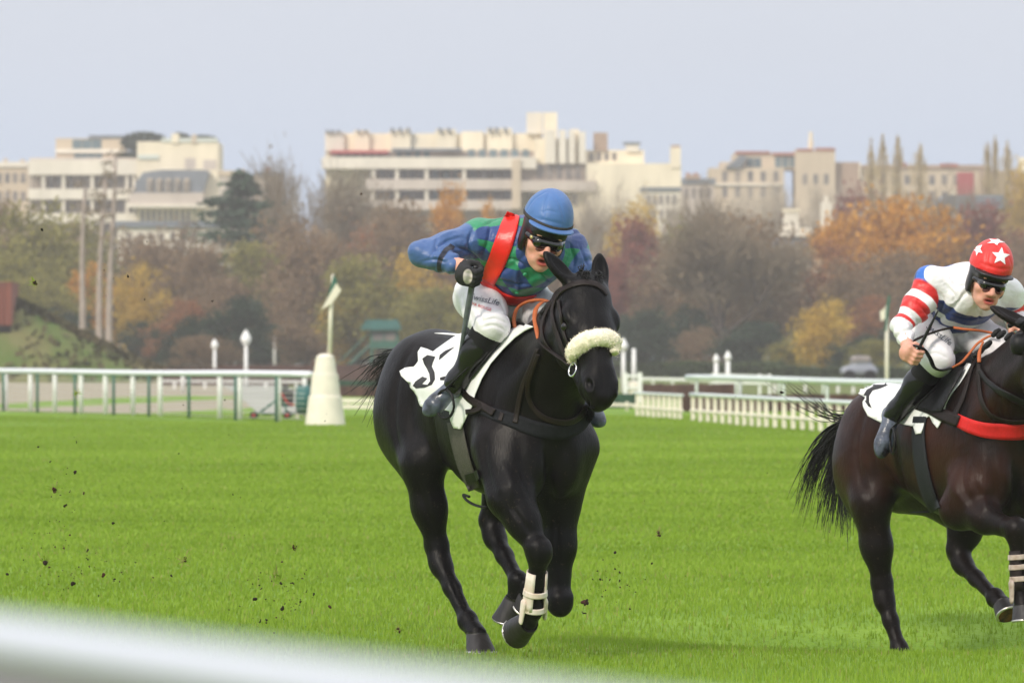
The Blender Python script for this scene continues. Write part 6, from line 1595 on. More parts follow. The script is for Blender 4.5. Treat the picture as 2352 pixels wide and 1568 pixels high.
# ------------------------------------------------------------------ trees
def leaf_material(name, c1, c2, trans=.35):
    m = bpy.data.materials.new(name); m.use_nodes = True; t = NT(m)
    r = t.attr('tone'); n = t.noise(.35, 2)
    c = t.mix(t.math('ADD', t.math('MULTIPLY', r, .75), t.math('MULTIPLY', n, .25)), c1, c2)
    t.color(c); t.b.inputs['Roughness'].default_value = .8; t.b.inputs['Specular IOR Level'].default_value = .15
    tr = t.N.new('ShaderNodeBsdfTranslucent'); t.L.new(c, tr.inputs['Color'])
    mx = t.N.new('ShaderNodeMixShader'); mx.inputs[0].default_value = trans
    t.L.new(t.b.outputs[0], mx.inputs[1]); t.L.new(tr.outputs[0], mx.inputs[2])
    t.L.new(mx.outputs[0], t.N['Material Output'].inputs['Surface']); return m
KIND = {
    'brown': dict(c=((0.149, 0.105, 0.068), (0.325, 0.219, 0.122)), tips=210, leaf=30, twigs=900, size=.0155),
    'russet': dict(c=((0.176, 0.078, 0.047), (0.425, 0.200, 0.088)), tips=210, leaf=30, twigs=500, size=.0155),
    'orange': dict(c=((0.324, 0.142, 0.030), (0.800, 0.425, 0.062)), tips=210, leaf=34, twigs=300, size=.0155),
    'olive': dict(c=((0.101, 0.097, 0.032), (0.388, 0.350, 0.088)), tips=220, leaf=36, twigs=200, size=.0155),
    'yellow': dict(c=((0.284, 0.182, 0.038), (0.725, 0.500, 0.088)), tips=200, leaf=32, twigs=300, size=.0155),
    'maroon': dict(c=((0.128, 0.043, 0.036), (0.338, 0.125, 0.094)), tips=210, leaf=32, twigs=300, size=.0155),
    'dark': dict(c=((0.016, 0.032, 0.024), (0.062, 0.100, 0.056)), tips=210, leaf=34, twigs=60, size=.019),
    'bare': dict(c=((0.182, 0.146, 0.100), (0.362, 0.281, 0.188)), tips=160, leaf=6, twigs=5200, size=.010),
    'pale': dict(c=((0.351, 0.297, 0.230), (0.575, 0.500, 0.400)), tips=90, leaf=4, twigs=3600, size=.010),
}
BARK = mat('grey brown bark', (0.12, 0.095, 0.080), .95, .1, .25, 1.5)
BARK_PALE = mat('pale bark', (0.30, 0.26, 0.21), .95, .1, .2, 1.5)
for k_, d_ in KIND.items(): d_['m'] = leaf_material(k_ + ' foliage', *d_['c'])
LEAF_CEDAR = leaf_material('cedar needles', (0.022, 0.045, 0.034), (0.085, 0.135, 0.080), .2)
LEAF_POPLAR = leaf_material('poplar leaves', (0.34, 0.26, 0.15), (0.62, 0.50, 0.28))

def grow(kind, seed, low=.12):
    """trunk with limbs, crown of leaf clumps: unit height, unit crown width"""
    d = KIND[kind]; rg = np.random.default_rng(seed); tm = MB(); tips = []
    th = rg.uniform(.16, .30)
    lean = rg.normal(0, .03, 2); fork = np.array([lean[0], lean[1], th])
    tm.tube([(0, 0, -.02), fork * .5, fork], [.030, .023, .019], 7, False)
    def limb(p, dr, ln, r, lev):
        q = [p]; d0 = dr.copy()
        for i in range(3):
            d0 = unit(d0 + rg.normal(0, .18, 3) + np.array([0, 0, .08])); q.append(q[-1] + d0 * ln / 3)
        tm.tube(q, np.linspace(r, r * .5, 4), 5, False)
        if lev == 0: tips.append((q[-1], d0)); tips.append((q[2], d0)); return
        for i in range(rg.integers(2, 4)): limb(q[-1], unit(d0 + rg.normal(0, .55, 3)), ln * rg.uniform(.55, .8), r * .55, lev - 1)
        limb(q[2], unit(d0 + rg.normal(0, .7, 3)), ln * .55, r * .45, 0)
    n0 = rg.integers(5, 7)
    for i in range(n0):
        a = 2 * math.pi * (i + rg.uniform(-.3, .3)) / n0; el = rg.uniform(.35, 1.35)
        limb(fork * rg.uniform(.75, 1.0), unit(np.array([math.cos(a) * math.cos(el), math.sin(a) * math.cos(el), math.sin(el)])), rg.uniform(.18, .28), .013, 2)
    # crown points: an uneven ellipsoid of clumps hung on and around the limb tips
    cl = []
    lobes = [(rg.normal(0, .22, 3) * np.array([1, 1, .8]) + np.array([0, 0, .60]), rg.uniform(.16, .27)) for _ in range(9)]
    while len(cl) < d['tips']:
        if tips and rg.random() < (1.0 if kind in ('bare', 'pale') else .25):
            p, _ = tips[rg.integers(len(tips))]; p = p + rg.normal(0, .03, 3)
        else:
            c0, r0 = lobes[rg.integers(9)]; p = c0 + unit(rg.normal(0, 1, 3)) * r0 * rg.uniform(.35, 1.0)
        if low < p[2] < .95 and math.hypot(p[0], p[1]) < .46 * math.sqrt(max(.05, 1 - ((p[2] - .5) / .52) ** 2)): cl.append(p)
    V = []; T = []; F_ = []
    def quad(c0, u, w, tone):
        n = len(V); V.extend([c0 - u - w, c0 + u - w * .6, c0 + u * 1.1 + w * .6, c0 - u * .7 + w]); T.extend([tone] * 4); F_.append((n, n + 1, n + 2, n + 3))
    for p in cl:
        tone = np.clip(rg.normal(.5, .22), 0, 1); rr = rg.uniform(.035, .075)
        for i in range(d['leaf']):
            c0 = p + rg.normal(0, 1, 3) * rr * np.array([1, 1, .7]); u = unit(rg.normal(0, 1, 3)) * d['size'] * rg.uniform(.5, 1.1)
            w = unit(np.cross(u, rg.normal(0, 1, 3))) * d['size'] * rg.uniform(.4, .9); quad(c0, u, w, np.clip(tone + rg.normal(0, .15), 0, 1))
    for i in range(d['twigs']):
        p, dr = tips[rg.integers(len(tips))]; p = p + rg.normal(0, .035, 3); dr = unit(dr + rg.normal(0, .5, 3) + np.array([0, 0, .35])); ln = rg.uniform(.03, .10)
        w = unit(np.cross(dr, rg.normal(0, 1, 3))) * rg.uniform(.0012, .0024); quad(p + dr * ln * .5, dr * ln * .5, w, rg.uniform(0, .5) if kind != 'pale' else rg.uniform(.3, 1))
    V = np.array(V); zmax = np.percentile(V[:, 2], 99.6); rx = np.percentile(np.abs(V[:, 0]), 98)
    sc = np.array([.5 / rx, .5 / rx, 1 / zmax]); V = V * sc; tv = np.concatenate(tm.v) * sc
    return (tv, tm.f), (V, np.array(F_), np.array(T))
PROTO = {}
def proto(kind, seed):
    if (kind, seed) not in PROTO:
        (tv, tf), (V, F_, T) = grow(kind, seed, .02 if kind == 'dark' else .12)
        a = new_mesh('trunk', tv, tf); a.materials.append(BARK_PALE if kind == 'pale' else BARK)
        b = new_mesh('crown', V, F_, False); attr(b, 'tone', T); b.materials.append(KIND[kind]['m']); PROTO[(kind, seed)] = (a, b)
    return PROTO[(kind, seed)]
_tn = [0]
def plant(name, cat, kind, x, top, w, Y, label, group):
    _tn[0] += 1; i = _tn[0]; s = Y / FPX; X = (x - CX) * s; h = CAM_H + (HY - top) * s; wd = w * s
    root = thing(name, label, cat, (X, Y, -.02), group); rz = i * 1.7
    for nm, me in zip(('trunk', 'crown'), proto(kind, 1 + i % 3)):
        o = bpy.data.objects.new(nm, me); COL.objects.link(o); o.parent = root
        o.scale = (wd * (1.22 if name == 'tree' else 1.1),) * 2 + (h,); o.rotation_euler = (0, 0, rz)
    return root
TG = 'autumn trees beyond the racecourse'
TREES = [
 ('olive', 105, 474, 250, 470, 'yellow green tree at the far left under the grey apartment block'),
 ('brown', 10, 462, 190, 500, 'brownish tree on the left edge above the rusty container'),
 ('olive', 45, 585, 200, 430, 'lower yellow green tree just above the rusty container'),
 ('olive', 150, 600, 150, 440, 'olive bushy tree left of the three tall bare trunks'),
 ('orange', 208, 606, 90, 455, 'small orange tree glimpsed between the tall bare trunks'),
 ('brown', 330, 555, 210, 460, 'broad brown tree right of the tall bare trunks'),
 ('yellow', 325, 610, 130, 445, 'dull golden tree low right of the tall bare trunks'),
 ('brown', 420, 590, 170, 470, 'brown tree below the mansard roof of the left block'),
 ('russet', 400, 690, 130, 420, 'low russet tree with orange sprays left of the round dark evergreen'),
 ('brown', 610, 505, 200, 480, 'grey brown tree right of the green cedar'),
 ('bare', 760, 366, 290, 545, 'large bare grey tree in front of the left end of the long block'),
 ('bare', 690, 430, 200, 530, 'smaller bare grey tree left of the large bare tree'),
 ('brown', 860, 470, 210, 500, 'brown tree under the terraces left of the small orange tree'),
 ('brown', 735, 545, 220, 450, 'broad brown tree behind the pennant of the white marker'),
 ('orange', 1048, 432, 104, 520, 'bright orange tree behind the shoulder of the blue capped jockey'),
 ('orange', 1122, 470, 60, 525, 'little orange tree right beside the bright orange one'),
 ('brown', 965, 500, 190, 505, 'brown tree above the bent elbow of the blue capped jockey'),
 ('olive', 862, 590, 190, 430, 'olive tree behind the teal roofed hut'),
 ('yellow', 985, 590, 150, 445, 'yellowish tree below the elbow of the blue capped jockey'),
 ('olive', 1010, 660, 150, 425, 'low olive tree above the rump of the black horse'),
 ('brown', 1150, 540, 220, 480, 'brown tree hidden behind the torso of the blue capped jockey'),
 ('pale', 1375, 415, 130, 560, 'pale bare tree just right of the blue cap'),
 ('yellow', 1452, 466, 110, 530, 'yellow tree top right of the pale bare tree'),
 ('maroon', 1430, 505, 150, 480, 'dark red tree right of the blue capped jockey'),
 ('maroon', 1395, 590, 130, 450, 'lower red brown tree right of the ears of the black horse'),
 ('pale', 1540, 430, 110, 570, 'pale bare tree in front of the blank cream wall'),
 ('brown', 1535, 560, 190, 465, 'grey brown tree left of the forked trunk'),
 ('bare', 1655, 482, 300, 440, 'large twiggy tree with a forked trunk right of the black horse'),
 ('brown', 1690, 500, 260, 452, 'broad brown tree crown behind the forked trunk'),
 ('bare', 1790, 540, 190, 470, 'bare brown tree in front of the white villa'),
 ('brown', 1880, 520, 160, 535, 'brown tree between the white villa and the big orange tree'),
 ('orange', 2105, 456, 250, 470, 'largest orange tree above and left of the starred cap'),
 ('orange', 1975, 494, 190, 485, 'orange tree left of the largest orange tree'),
 ('russet', 1960, 560, 200, 455, 'russet brown tree under the left orange tree'),
 ('brown', 2085, 580, 230, 448, 'brown tree below the largest orange tree'),
 ('maroon', 2285, 470, 180, 520, 'purple brown tree behind the starred cap'),
 ('maroon', 2010, 440, 180, 600, 'faint purple tree in front of the far right terrace'),
 ('brown', 2230, 560, 190, 470, 'brown tree behind the back of the white shirted jockey'),
 ('brown', 2340, 540, 160, 480, 'brown tree at the right edge'),
 ('yellow', 1895, 690, 150, 400, 'low golden tree left of the white flagpole'),
 ('russet', 1990, 680, 120, 430, 'low russet tree behind the white flagpole'),
 ('yellow', 2322, 388, 76, 640, 'yellow poplar tree at the right edge'),
 ('pale', 1800, 420, 180, 620, 'pale bare tree in front of the beige block'),
 ('pale', 1930, 410, 130, 640, 'slender pale bare tree right of the beige block'),
 ('brown', 1290, 560, 160, 470, 'brown tree directly behind the ears of the black horse'),
 ('dark', 1560, 700, 120, 440, 'blue green shrub tree left of the forked trunk'),
 ('pale', 640, 420, 110, 600, 'thin pale bare tree in front of the small pale house'),
 ('brown', 505, 560, 150, 455, 'brown tree under the green cedar'),
 ('brown', 215, 640, 150, 470, 'dim brown tree behind the tall bare trunks'),
 ('brown', 1770, 600, 160, 455, 'dim brown tree left of the white villa windows'),
]
TREES += [
 ('bare', 1585, 432, 170, 600, 'bare grey tree in front of the small rooftop with red chimneys'), ('pale', 1700, 440, 150, 640, 'pale bare tree at the left corner of the beige block'), ('bare', 2160, 430, 170, 620, 'bare tree in front of the far right terrace'),
 ('olive', 170, 500, 170, 520, 'olive tree behind the left tall bare trunk'), ('brown', 1150, 500, 150, 530, 'brown tree between the little orange tree and the blue cap'),
 ('brown', 90, 520, 190, 540, 'brown tree in the back row behind the yellow green tree'), ('brown', 270, 548, 160, 540, 'brown tree in the back row right behind the tall bare trunks'),
 ('brown', 375, 520, 170, 545, 'brown tree in the back row below the left end of the mansard'), ('olive', 560, 560, 170, 470, 'dim olive tree directly behind the green cedar'),
 ('brown', 660, 520, 180, 520, 'brown tree in the back row left of the large bare tree'), ('russet', 800, 530, 170, 515, 'russet tree in the back row above the pennant'),
 ('brown', 905, 488, 150, 540, 'brown tree in the back row left of the bright orange tree'), ('russet', 1080, 520, 150, 500, 'russet tree below the bright orange tree'),
 ('brown', 1480, 560, 170, 500, 'brown tree behind the dark red tree'), ('olive', 1600, 520, 150, 545, 'olive tree in the back row above the forked trunk'),
 ('brown', 1740, 505, 150, 540, 'brown tree in the back row left of the villa chimney'), ('brown', 1990, 600, 170, 440, 'brown tree behind the limp pennant of the white flagpole'),
 ('russet', 2140, 540, 170, 500, 'russet tree right of the largest orange tree'), ('brown', 2240, 500, 150, 560, 'brown tree in front of the slate roofed house'),
 ('brown', 1320, 500, 130, 540, 'brown tree between the blue cap and the pale bare tree'), ('olive', 15, 640, 150, 415, 'olive tree directly behind the rusty container'),
 ('brown', 480, 640, 170, 440, 'brown tree behind the shorter diamond headed post'), ('brown', 640, 640, 180, 440, 'brown tree behind the thin headless post'), ('yellow', 800, 640, 120, 432, 'golden tree left of the teal roofed hut'),
]
for t_ in TREES: plant('tree', 'tree', *t_, TG)
SHRUBS = [
 ('dark', 535, 684, 150, 405, 'large round dark evergreen above the diamond headed posts'),
 ('dark', 405, 728, 110, 400, 'smaller dark evergreen left of the large round one'),
 ('dark', 60, 700, 150, 425, 'dark shrub behind the rusty container'),
 ('dark', 180, 720, 150, 430, 'dark shrub at the foot of the tall bare trunks'),
 ('dark', 330, 740, 130, 432, 'dim green shrub right of the tall bare trunks'),
 ('brown', 480, 770, 160, 398, 'low brown bush below the round dark evergreen'),
 ('dark', 640, 745, 140, 425, 'dark shrub left of the white marker pole'),
 ('brown', 700, 730, 150, 420, 'brown bush directly behind the white marker pole'),
 ('dark', 800, 700, 130, 440, 'dark shrub left of the teal roofed hut'),
 ('dark', 960, 720, 160, 435, 'dark shrub right of the teal roofed hut'),
 ('dark', 1080, 700, 150, 440, 'dark shrub behind the whip of the blue capped jockey'),
 ('dark', 1480, 715, 130, 410, 'dark green bush right of the sheepskin noseband'),
 ('dark', 1420, 740, 120, 415, 'dark green bush touching the black horse head'),
 ('brown', 1600, 750, 130, 430, 'brown bush at the left of the forked trunk'),
 ('dark', 1720, 740, 150, 425, 'dim green bush right of the forked trunk'),
 ('olive', 1830, 760, 130, 405, 'olive bush in front of the white villa'),
 ('dark', 1950, 770, 120, 398, 'dark bush below the low golden tree'),
 ('olive', 2010, 780, 110, 390, 'olive bush at the foot of the white flagpole'),
 ('dark', 2100, 740, 170, 420, 'dark bush behind the elbow of the white shirted jockey'),
 ('dark', 2280, 740, 200, 430, 'dark bush behind the bay horse'),
 ('dark', 1200, 730, 180, 430, 'dark bush hidden behind the black horse'),
]
for t_ in SHRUBS: plant('bush', 'bush', *t_, 'bushes at the foot of the trees')
def hedge(x0, x1, top, Y, label, m, cat='hedge'):
    s = Y / FPX; rg = np.random.default_rng(abs(int(x0))); V = []; F_ = []; T = []; n = int((x1 - x0) * 9); zt = CAM_H + (HY - top) * s
    for i in range(n):
        c = np.array([rg.uniform(x0 - CX, x1 - CX) * s, Y + rg.uniform(0, 1.6), 0]); f = rg.random(); c[2] = zt * (1 - f * f) + .08 * math.sin(c[0] * 1.3) * (1 - f); c[1] = Y + (rg.uniform(0, 1.6) if f < .25 else rg.uniform(0, .25))
        u = unit(rg.normal(0, 1, 3)) * rg.uniform(.08, .17); w = unit(np.cross(u, rg.normal(0, 1, 3))) * rg.uniform(.06, .14); k = len(V)
        V += [c - u - w, c + u - w, c + u + w, c - u + w]; T += [rg.random()] * 4; F_.append((k, k + 1, k + 2, k + 3))
    loc = np.array([((x0 + x1) / 2 - CX) * s, Y, 0]); o = obj('hedge', V, np.array(F_), m, None, False, {'tone': T}, loc=loc); tag(o, label, cat, 'clipped hedges below the trees')
HEDGE = leaf_material('clipped hedge leaves', (0.030, 0.050, 0.020), (0.095, 0.135, 0.050), .2)
HEDGE_B = leaf_material('brown beech hedge leaves', (0.09, 0.055, 0.030), (0.19, 0.12, 0.06), .2)
hedge(1390, 1800, 836, 400, 'clipped green hedge behind the white rails right of the black horse', HEDGE)
hedge(1760, 2420, 846, 380, 'lower green hedge behind the cars and second jockey', HEDGE)
hedge(300, 760, 804, 500, 'brown hedge along the foot of the trees behind the far white rail', HEDGE_B)
hedge(740, 1320, 812, 495, 'dull green hedge at the foot of the trees behind the black horse', HEDGE)
hedge(-60, 330, 820, 480, 'green hedge behind the grassy bank', HEDGE)

def cedar():
    Y = 500; s = Y / FPX; X = (548 - CX) * s; root = thing('cedar', 'blue green cedar with flat tiers in front of the left town blocks', 'tree', (X, Y, 0), TG); rg = np.random.default_rng(8)
    h = CAM_H + (HY - 398) * s; mb = MB(); mb.tube([(X, Y, 0), (X + .1, Y, h * .5), (X, Y, h * .97)], [.45, .3, .06], 8); tiers = []
    for i, (y, w, dx) in enumerate(((404, 40, 5), (420, 66, 8), (440, 70, 14), (462, 110, -30), (470, 90, 30), (490, 140, -20), (512, 150, 6), (540, 160, -22), (560, 150, 26), (590, 150, -10), (620, 120, 10))):
        z = CAM_H + (HY - y) * s; e_ = np.array([X + dx * s, Y, z]); tiers.append((e_, w * s / 2)); mb.tube([(X, Y, z - .5), e_ + np.array([(w * .35) * s * (1 if dx > 0 else -1), 0, 0])], [.12, .03], 5)
    mb.build('trunk', BARK, root, True); V = []; F_ = []; T = []
    for c, r in tiers:
        for i in range(420):
            p = c + np.array([rg.normal(0, .45) * r, rg.normal(0, .5) * r, rg.normal(0, .16) - .08 * abs(rg.normal(0, 1))]); u = unit(rg.normal(0, 1, 3) * np.array([1, 1, .35])) * rg.uniform(.15, .34); w = unit(np.cross(u, rg.normal(0, 1, 3))) * rg.uniform(.04, .12); k = len(V)
            V += [p - u - w, p + u - w, p + u + w, p - u + w]; T += [rg.random()] * 4; F_.append((k, k + 1, k + 2, k + 3))
    obj('crown', V, np.array(F_), LEAF_CEDAR, root, False, {'tone': T})
cedar()
def poplar(x, top, w, Y, label, m=LEAF_POPLAR, name='poplar'):
    s = Y / FPX; X = (x - CX) * s; h = CAM_H + (HY - top) * s; root = thing(name, label, 'tree', (X, Y, 0), 'slim poplars on the skyline'); rg = np.random.default_rng(int(x))
    mb = MB(); mb.tube([(X, Y, 0), (X, Y, h * .6), (X, Y, h * .98)], [.25, .15, .03], 6); mb.build('trunk', BARK, root, True); V = []; F_ = []; T = []
    w = w * 1.7
    for i in range(620):
        f = rg.random(); z = h * (.35 + .65 * f); r = w * s * .5 * (min(1, (1 - f) * 3.2) ** .6) * (.75 + .25 * math.sin(f * 21 + x)); p = np.array([X + rg.normal(0, .5) * r, Y + rg.normal(0, .5) * r, z])
        u = np.array([rg.normal(0, .12), rg.normal(0, .12), 1]) * rg.uniform(.3, .9); ww = unit(np.cross(u, rg.normal(0, 1, 3))) * rg.uniform(.02, .05); k = len(V)
        V += [p - u - ww, p + u - ww, p + u + ww, p - u + ww]; T += [rg.random()] * 4; F_.append((k, k + 1, k + 2, k + 3))
    obj('crown', V, np.array(F_), m, root, False, {'tone': T})
for q in ((2001, 332, 26, 700, 'leftmost of the slim poplars above the far right roofs'), (2027, 318, 34, 690, 'tallest slim poplar above the far right roofs'), (2062, 322, 26, 705, 'thin faint poplar right of the tallest one'), (2113, 344, 50, 690, 'broad pale poplar standing apart above the far right roofs'), (2268, 340, 26, 690, 'left poplar of the trio near the right edge'), (2286, 326, 28, 700, 'middle poplar of the trio near the right edge'), (2314, 334, 28, 695, 'right poplar of the trio near the right edge')): poplar(*q)
def tall_trunk(x0, y0, x1, y1, label, seed):
    Y = 385; s = Y / FPX; A = np.array([(x0 - CX) * s, Y, 0]); B = np.array([(x1 - CX) * s, Y, CAM_H + (HY - y1) * s]); root = thing('bare_trunk_tree', label, 'tree', tuple(A), 'tall trees with bare trunks'); rg = np.random.default_rng(seed)
    pts = [A + (B - A) * t + np.array([.10 * math.sin(5 * t + seed), 0, 0]) for t in np.linspace(0, 1, 9)]; mb = MB(); mb.tube(pts, np.linspace(.25, .085, 9), 8)
    V = []; F_ = []; T = []; tufts = []
    for i in range(7):
        t = .66 + .34 * i / 6; p = A + (B - A) * t; d = unit(np.array([rg.normal(), rg.normal(), .3])) * rg.uniform(.3, 1.0) * (1.3 - .5 * t); mb.tube([p, p + d * .6, p + d + [0, 0, .15]], [.04, .025, .012], 4); tufts.append(p + d)
    mb.build('trunk', mat('grey trunk bark', (0.36, 0.30, 0.26), .95, .1, .2, 2), root, True)
    for c in tufts:
        for i in range(20):
            p = c + rg.normal(0, 1, 3) * np.array([.26, .26, .13]); u = unit(rg.normal(0, 1, 3)) * rg.uniform(.06, .14); w = unit(np.cross(u, rg.normal(0, 1, 3))) * rg.uniform(.03, .07); k = len(V)
            V += [p - u - w, p + u - w, p + u + w, p - u + w]; T += [rg.random()] * 4; F_.append((k, k + 1, k + 2, k + 3))
    obj('crown', V, np.array(F_), KIND['bare']['m'], root, False, {'tone': T})
tall_trunk(184, 760, 197, 430, 'left one of three tall bare trunks behind the grassy bank', 1)
tall_trunk(224, 790, 241, 404, 'middle one of three tall bare trunks behind the grassy bank', 2)
tall_trunk(251, 795, 262, 356, 'right and tallest of three bare trunks behind the grassy bank', 3)
for (x, y, w, lab) in ((330, 304, 110, 'dark round tree in the roof garden of the left block'), (414, 309, 40, 'small dark shrub between chimneys on the left block'), (466, 314, 66, 'dark hedge like shrub on the white right end of the left block'), (292, 352, 60, 'dark shrub below the roof garden tree of the left block')):
    Y = 822; s = Y / FPX; X = (x - CX) * s; zt = CAM_H + (HY - y) * s; root = thing('roof_shrub', lab, 'shrub', (X, Y, zt - 2.6), 'rooftop shrubs'); rg = np.random.default_rng(x); V = []; F_ = []; T = []
    hgt = 2.4 if w > 100 else 1.0
    for i in range(900):
        d = unit(rg.normal(0, 1, 3)) * rg.uniform(.55, 1) ** .5; p = np.array([X + d[0] * w * s / 2, Y + 1 + d[1], zt - hgt / 2 + d[2] * hgt / 2 + .15 * math.sin(i)]); u = unit(rg.normal(0, 1, 3)) * .22; ww = unit(np.cross(u, rg.normal(0, 1, 3))) * .16; k = len(V)
        V += [p - u - ww, p + u - ww, p + u + ww, p - u + ww]; T += [rg.random()] * 4; F_.append((k, k + 1, k + 2, k + 3))
    obj('crown', V, np.array(F_), KIND['dark']['m'], root, False, {'tone': T}); mb = MB(); mb.tube([(X, Y + 1, zt - 2.7), (X, Y + 1, zt - .8)], .08, 6); mb.build('trunk', BARK, root, True)

# ------------------------------------------------------------------ grass blades
def grass_material():
    m = bpy.data.materials.new('grass blades'); m.use_nodes = True; t = NT(m)
    c = t.mix(t.attr('tone'), (0.172, 0.280, 0.015), (0.335, 0.485, 0.058))
    c = t.mix(t.step(t.attr('dry'), .5, .05), c, (0.36, 0.33, 0.12))
    t.color(c); t.b.inputs['Roughness'].default_value = .6; t.b.inputs['Specular IOR Level'].default_value = .25
    tr = t.N.new('ShaderNodeBsdfTranslucent'); t.L.new(c, tr.inputs['Color']); mx = t.N.new('ShaderNodeMixShader'); mx.inputs[0].default_value = .45
    t.L.new(t.b.outputs[0], mx.inputs[1]); t.L.new(tr.outputs[0], mx.inputs[2]); t.L.new(mx.outputs[0], t.N['Material Output'].inputs['Surface']); return m
M['blades'] = grass_material()
def blades(n, y0, y1, h0, h1, w, seed, xm=1.25, power=1.0):
    rg = np.random.default_rng(seed); Y = y0 * (y1 / y0) ** rg.random(n); X = (rg.random(n) * 2 - 1) * (.0784 * Y + xm)
    z = ground_z(X, Y)
    patchy = vnoise(np.stack([X * .30, Y * .8, X * 0], -1), 3) * .45 + vnoise(np.stack([X * 1.2, Y * 2.2, X * 0], -1), 5) * .25 + vnoise(np.stack([X * .08, Y * .28, X * 0 + 9], -1), 6) * .55
    H = (h0 + (h1 - h0) * rg.random(n)) * (1 + .30 * patchy); a = rg.random(n) * 2 * math.pi; ln = rg.normal(0, .35, n) * H
    base = np.stack([X, Y, z - .01], -1); side = np.stack([np.cos(a), np.sin(a), 0 * a], -1) * (np.minimum(w * (Y / 30) ** 2, .016) * (.6 + .8 * rg.random(n)))[:, None]
    lean = np.stack([-np.sin(a) * ln, np.cos(a) * ln, 0 * a], -1)
    mid = base + lean * .35 + np.stack([0 * a, 0 * a, H * .6], -1); tip = base + lean + np.stack([0 * a, 0 * a, H], -1)
    V = np.stack([base - side, base + side, mid + side * .75, mid - side * .75, tip], 1).reshape(-1, 3)
    i = np.arange(n) * 5
    tone = np.clip(.48 + .34 * patchy + rg.normal(0, .10, n), 0, 1); dry = rg.random(n) * (.5 + .05 * np.clip(vnoise(np.stack([X * .5, Y * 1.1, X * 0 + 4], -1), 8), 0, 1))
    return V, np.stack([i, i + 1, i + 2, i + 3], 1), np.stack([i + 3, i + 2, i + 4], 1), np.repeat(tone, 5), np.repeat(dry, 5)
def grass_obj(name, sets, label):
    V = np.concatenate([s[0] for s in sets]); o_ = 0; Q = []; T3 = []
    for s in sets: Q.append(s[1] + o_); T3.append(s[2] + o_); o_ += len(s[0])
    Q = np.concatenate(Q); T3 = np.concatenate(T3); me = bpy.data.meshes.new(name); nq, nt = len(Q), len(T3)
    me.vertices.add(len(V)); me.vertices.foreach_set('co', V.astype(np.float32).ravel()); me.loops.add(4 * nq + 3 * nt)
    me.loops.foreach_set('vertex_index', np.concatenate([Q.ravel(), T3.ravel()]).astype(np.int32)); me.polygons.add(nq + nt)
    me.polygons.foreach_set('loop_start', np.concatenate([np.arange(nq) * 4, 4 * nq + np.arange(nt) * 3]).astype(np.int32)); me.polygons.foreach_set('loop_total', np.concatenate([np.full(nq, 4), np.full(nt, 3)]).astype(np.int32))
    me.update(calc_edges=True); attr(me, 'tone', np.concatenate([s[3] for s in sets])); attr(me, 'dry', np.concatenate([s[4] for s in sets])); me.materials.append(M['blades'])
    o = bpy.data.objects.new(name, me); COL.objects.link(o); o['kind'] = 'stuff'; o['label'] = label
grass_obj('grass', [blades(560000, 25.5, 150, .022, .054, .0032, 1, 1.5)], 'short bright green racecourse grass')

# ------------------------------------------------------------------ flying clods of soil
M['soil'] = mat('dark wet soil', (0.022, 0.014, 0.010), .9, .2, .5, 90)
M['soil_red'] = mat('reddish soil', (0.055, 0.022, 0.016), .9, .2, .5, 90)
def clod_mesh(seed):
    rg = np.random.default_rng(seed); f = Field()
    for i in range(4): f.ell(rg.normal(0, .45, 3), rg.uniform(.35, .8, 3), k=.3)
    V, Fc = f.mesh(.22); return V / np.abs(V).max(), Fc
CL = []
for k in range(6):
    V, Fc = clod_mesh(k); me = new_mesh('clod', V, Fc); me.materials.append(M['soil'] if k < 4 else M['soil_red']); CL.append(me)
rg = np.random.default_rng(21)
def clods(n, box, Yr, size, label, group, named=()):
    pts = list(named)
    while len(pts) < n + len(named):
        x = rg.normal((box[0] + box[1]) / 2, (box[1] - box[0]) / 3.6); y = rg.normal((box[2] + box[3]) / 2, (box[3] - box[2]) / 3.6); pts.append((x, y, size[0] + (size[1] - size[0]) * rg.random() ** 3))
    for x, y, r in pts:
        r *= .78
        Y = rg.uniform(*Yr); p = P(x, y, Y)
        if p[2] < .03: Y = CAM_H * FPX / max(60, y - HY) * .985; p = P(x, y, Y)
        o = bpy.data.objects.new('soil_clod', CL[rg.integers(6)]); COL.objects.link(o); o.location = p; o.scale = rg.uniform(.6, 1.2, 3) * r; o.rotation_euler = rg.uniform(0, 6, 3)
        tag(o, label, 'clod', group)
G_ = 'clods of soil thrown up by the hooves'
clods(34, (85, 195, 1010, 1260), (30.5, 32.5), (.003, .010), 'small dark soil clod flying in the upper cloud at the far left', G_, [(128, 1126, .020), (150, 1160, .018), (172, 1084, .012)])
clods(80, (0, 345, 1225, 1370), (30.0, 31.5), (.003, .011), 'small dark soil clod flying low in the cloud at the lower left', G_, [(105, 1292, .024), (238, 1320, .018), (262, 1330, .014), (18, 1318, .014), (168, 1340, .014)])
clods(84, (535, 745, 1280, 1450), (29.6, 31), (.003, .012), 'small dark soil clod flying left of the planted hind hoof', G_, [(586, 1376, .018), (612, 1424, .021), (596, 1428, .018), (758, 1392, .016), (720, 1364, .014), (648, 1396, .014)])
clods(44, (1335, 1465, 1265, 1400), (28.6, 29.8), (.003, .009), 'small dark soil clod flying right of the folded forelegs', G_, [(1342, 1380, .030), (1350, 1382, .022), (1412, 1268, .013), (1342, 1408, .014), (1378, 1330, .011)])
clods(46, (250, 860, 880, 1250), (30, 33), (.003, .006), 'tiny soil crumb hanging over the turf left of the black horse', G_)
clods(14, (60, 520, 480, 740), (31, 33), (.004, .009), 'tiny soil crumb in the air high over the left rail', G_, [(96, 528, .010), (82, 650, .014), (830, 446, .010), (488, 692, .010)])
clods(10, (1440, 1900, 880, 1350), (30, 33), (.003, .006), 'tiny soil crumb over the turf between the horses', G_, [(1796, 900, .012), (1497, 1294, .010)])
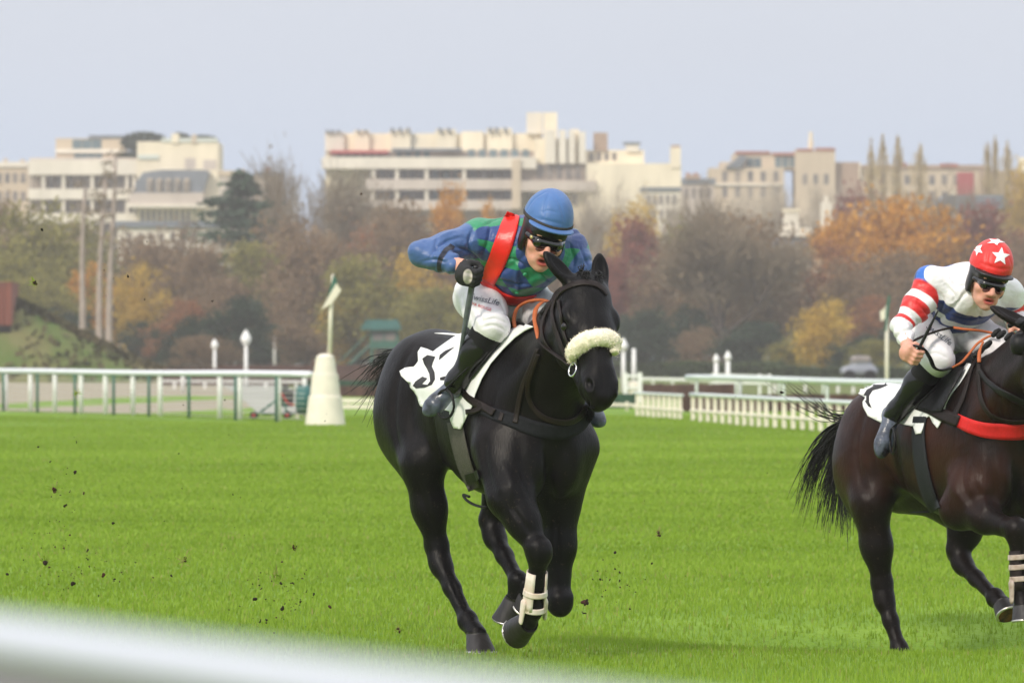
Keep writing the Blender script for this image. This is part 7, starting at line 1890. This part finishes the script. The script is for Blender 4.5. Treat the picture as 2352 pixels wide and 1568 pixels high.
def divot(x, y, Y, r, seed, label, soil=True):
    p = P(x, y, Y); p[2] = max(p[2], ground_z(p[0], p[1]) + .01); root = thing('turf_divot', label, 'divot', tuple(p), 'torn turf divots'); g = np.random.default_rng(seed)
    if soil: V, Fc = clod_mesh(seed + 50); obj('soil', V * r + p, Fc, M['soil_red'], root, True)
    V = []; F_ = []; T = []
    for i in range(30):
        b = p + g.normal(0, .4, 3) * r; d = unit(g.normal(0, 1, 3) + np.array([0, 0, .5])) * g.uniform(.8, 3.0) * r; w = unit(np.cross(d, g.normal(0, 1, 3))) * .0014; k = len(V); V += [b - w, b + w, b + d * .6 + w + g.normal(0, .15, 3) * r, b + d]; T += [g.random()] * 4; F_.append((k, k + 1, k + 2, k + 3))
    obj('blades', V, np.array(F_), M['blades'], root, False, {'tone': T, 'dry': np.repeat((g.random(30) > .6) * 1.0, 4)})
divot(104, 1290, 30.8, .022, 1, 'dark divot with dry roots flying at the lower left')
divot(425, 1286, 31.2, .018, 2, 'pale torn divot lying alone on the turf left of the black horse')
divot(675, 1258, 30.6, .016, 3, 'small dark divot highest over the turf left of the hind leg')
divot(634, 1330, 30.3, .024, 4, 'green tuft of torn grass flying left of the hind leg', False)
divot(176, 902, 31.5, .012, 5, 'green blade tuft flying in front of the left rail', False)
divot(1514, 1226, 32.0, .016, 6, 'brown divot lying on the turf between the two horses')
divot(80, 650, 31.5, .014, 7, 'small tuft with a trailing blade high above the left rail')
divot(125, 1122, 31.5, .016, 8, 'reddish divot with a dry blade at the far left')
divot(915, 1448, 29.6, .016, 9, 'dark rooty divot just left of the planted hoof')

# ------------------------------------------------------------------ hazy air
def haze():
    mb = MB(); mb.box(-260, 260, -30, 1100, -1.6, 52); o = mb.build('haze', None, None)
    m = bpy.data.materials.new('haze'); m.use_nodes = True; N = m.node_tree.nodes; N.remove(N['Principled BSDF'])
    v = N.new('ShaderNodeVolumePrincipled'); v.inputs['Color'].default_value = (0.93, 0.905, 0.88, 1); v.inputs['Density'].default_value = HAZE_D; v.inputs['Anisotropy'].default_value = 0.0
    m.node_tree.links.new(v.outputs[0], N['Material Output'].inputs['Volume']); o.data.materials.append(m); o['kind'] = 'stuff'; o['label'] = 'thin pale autumn haze'
HAZE_D = 0.00040
haze()
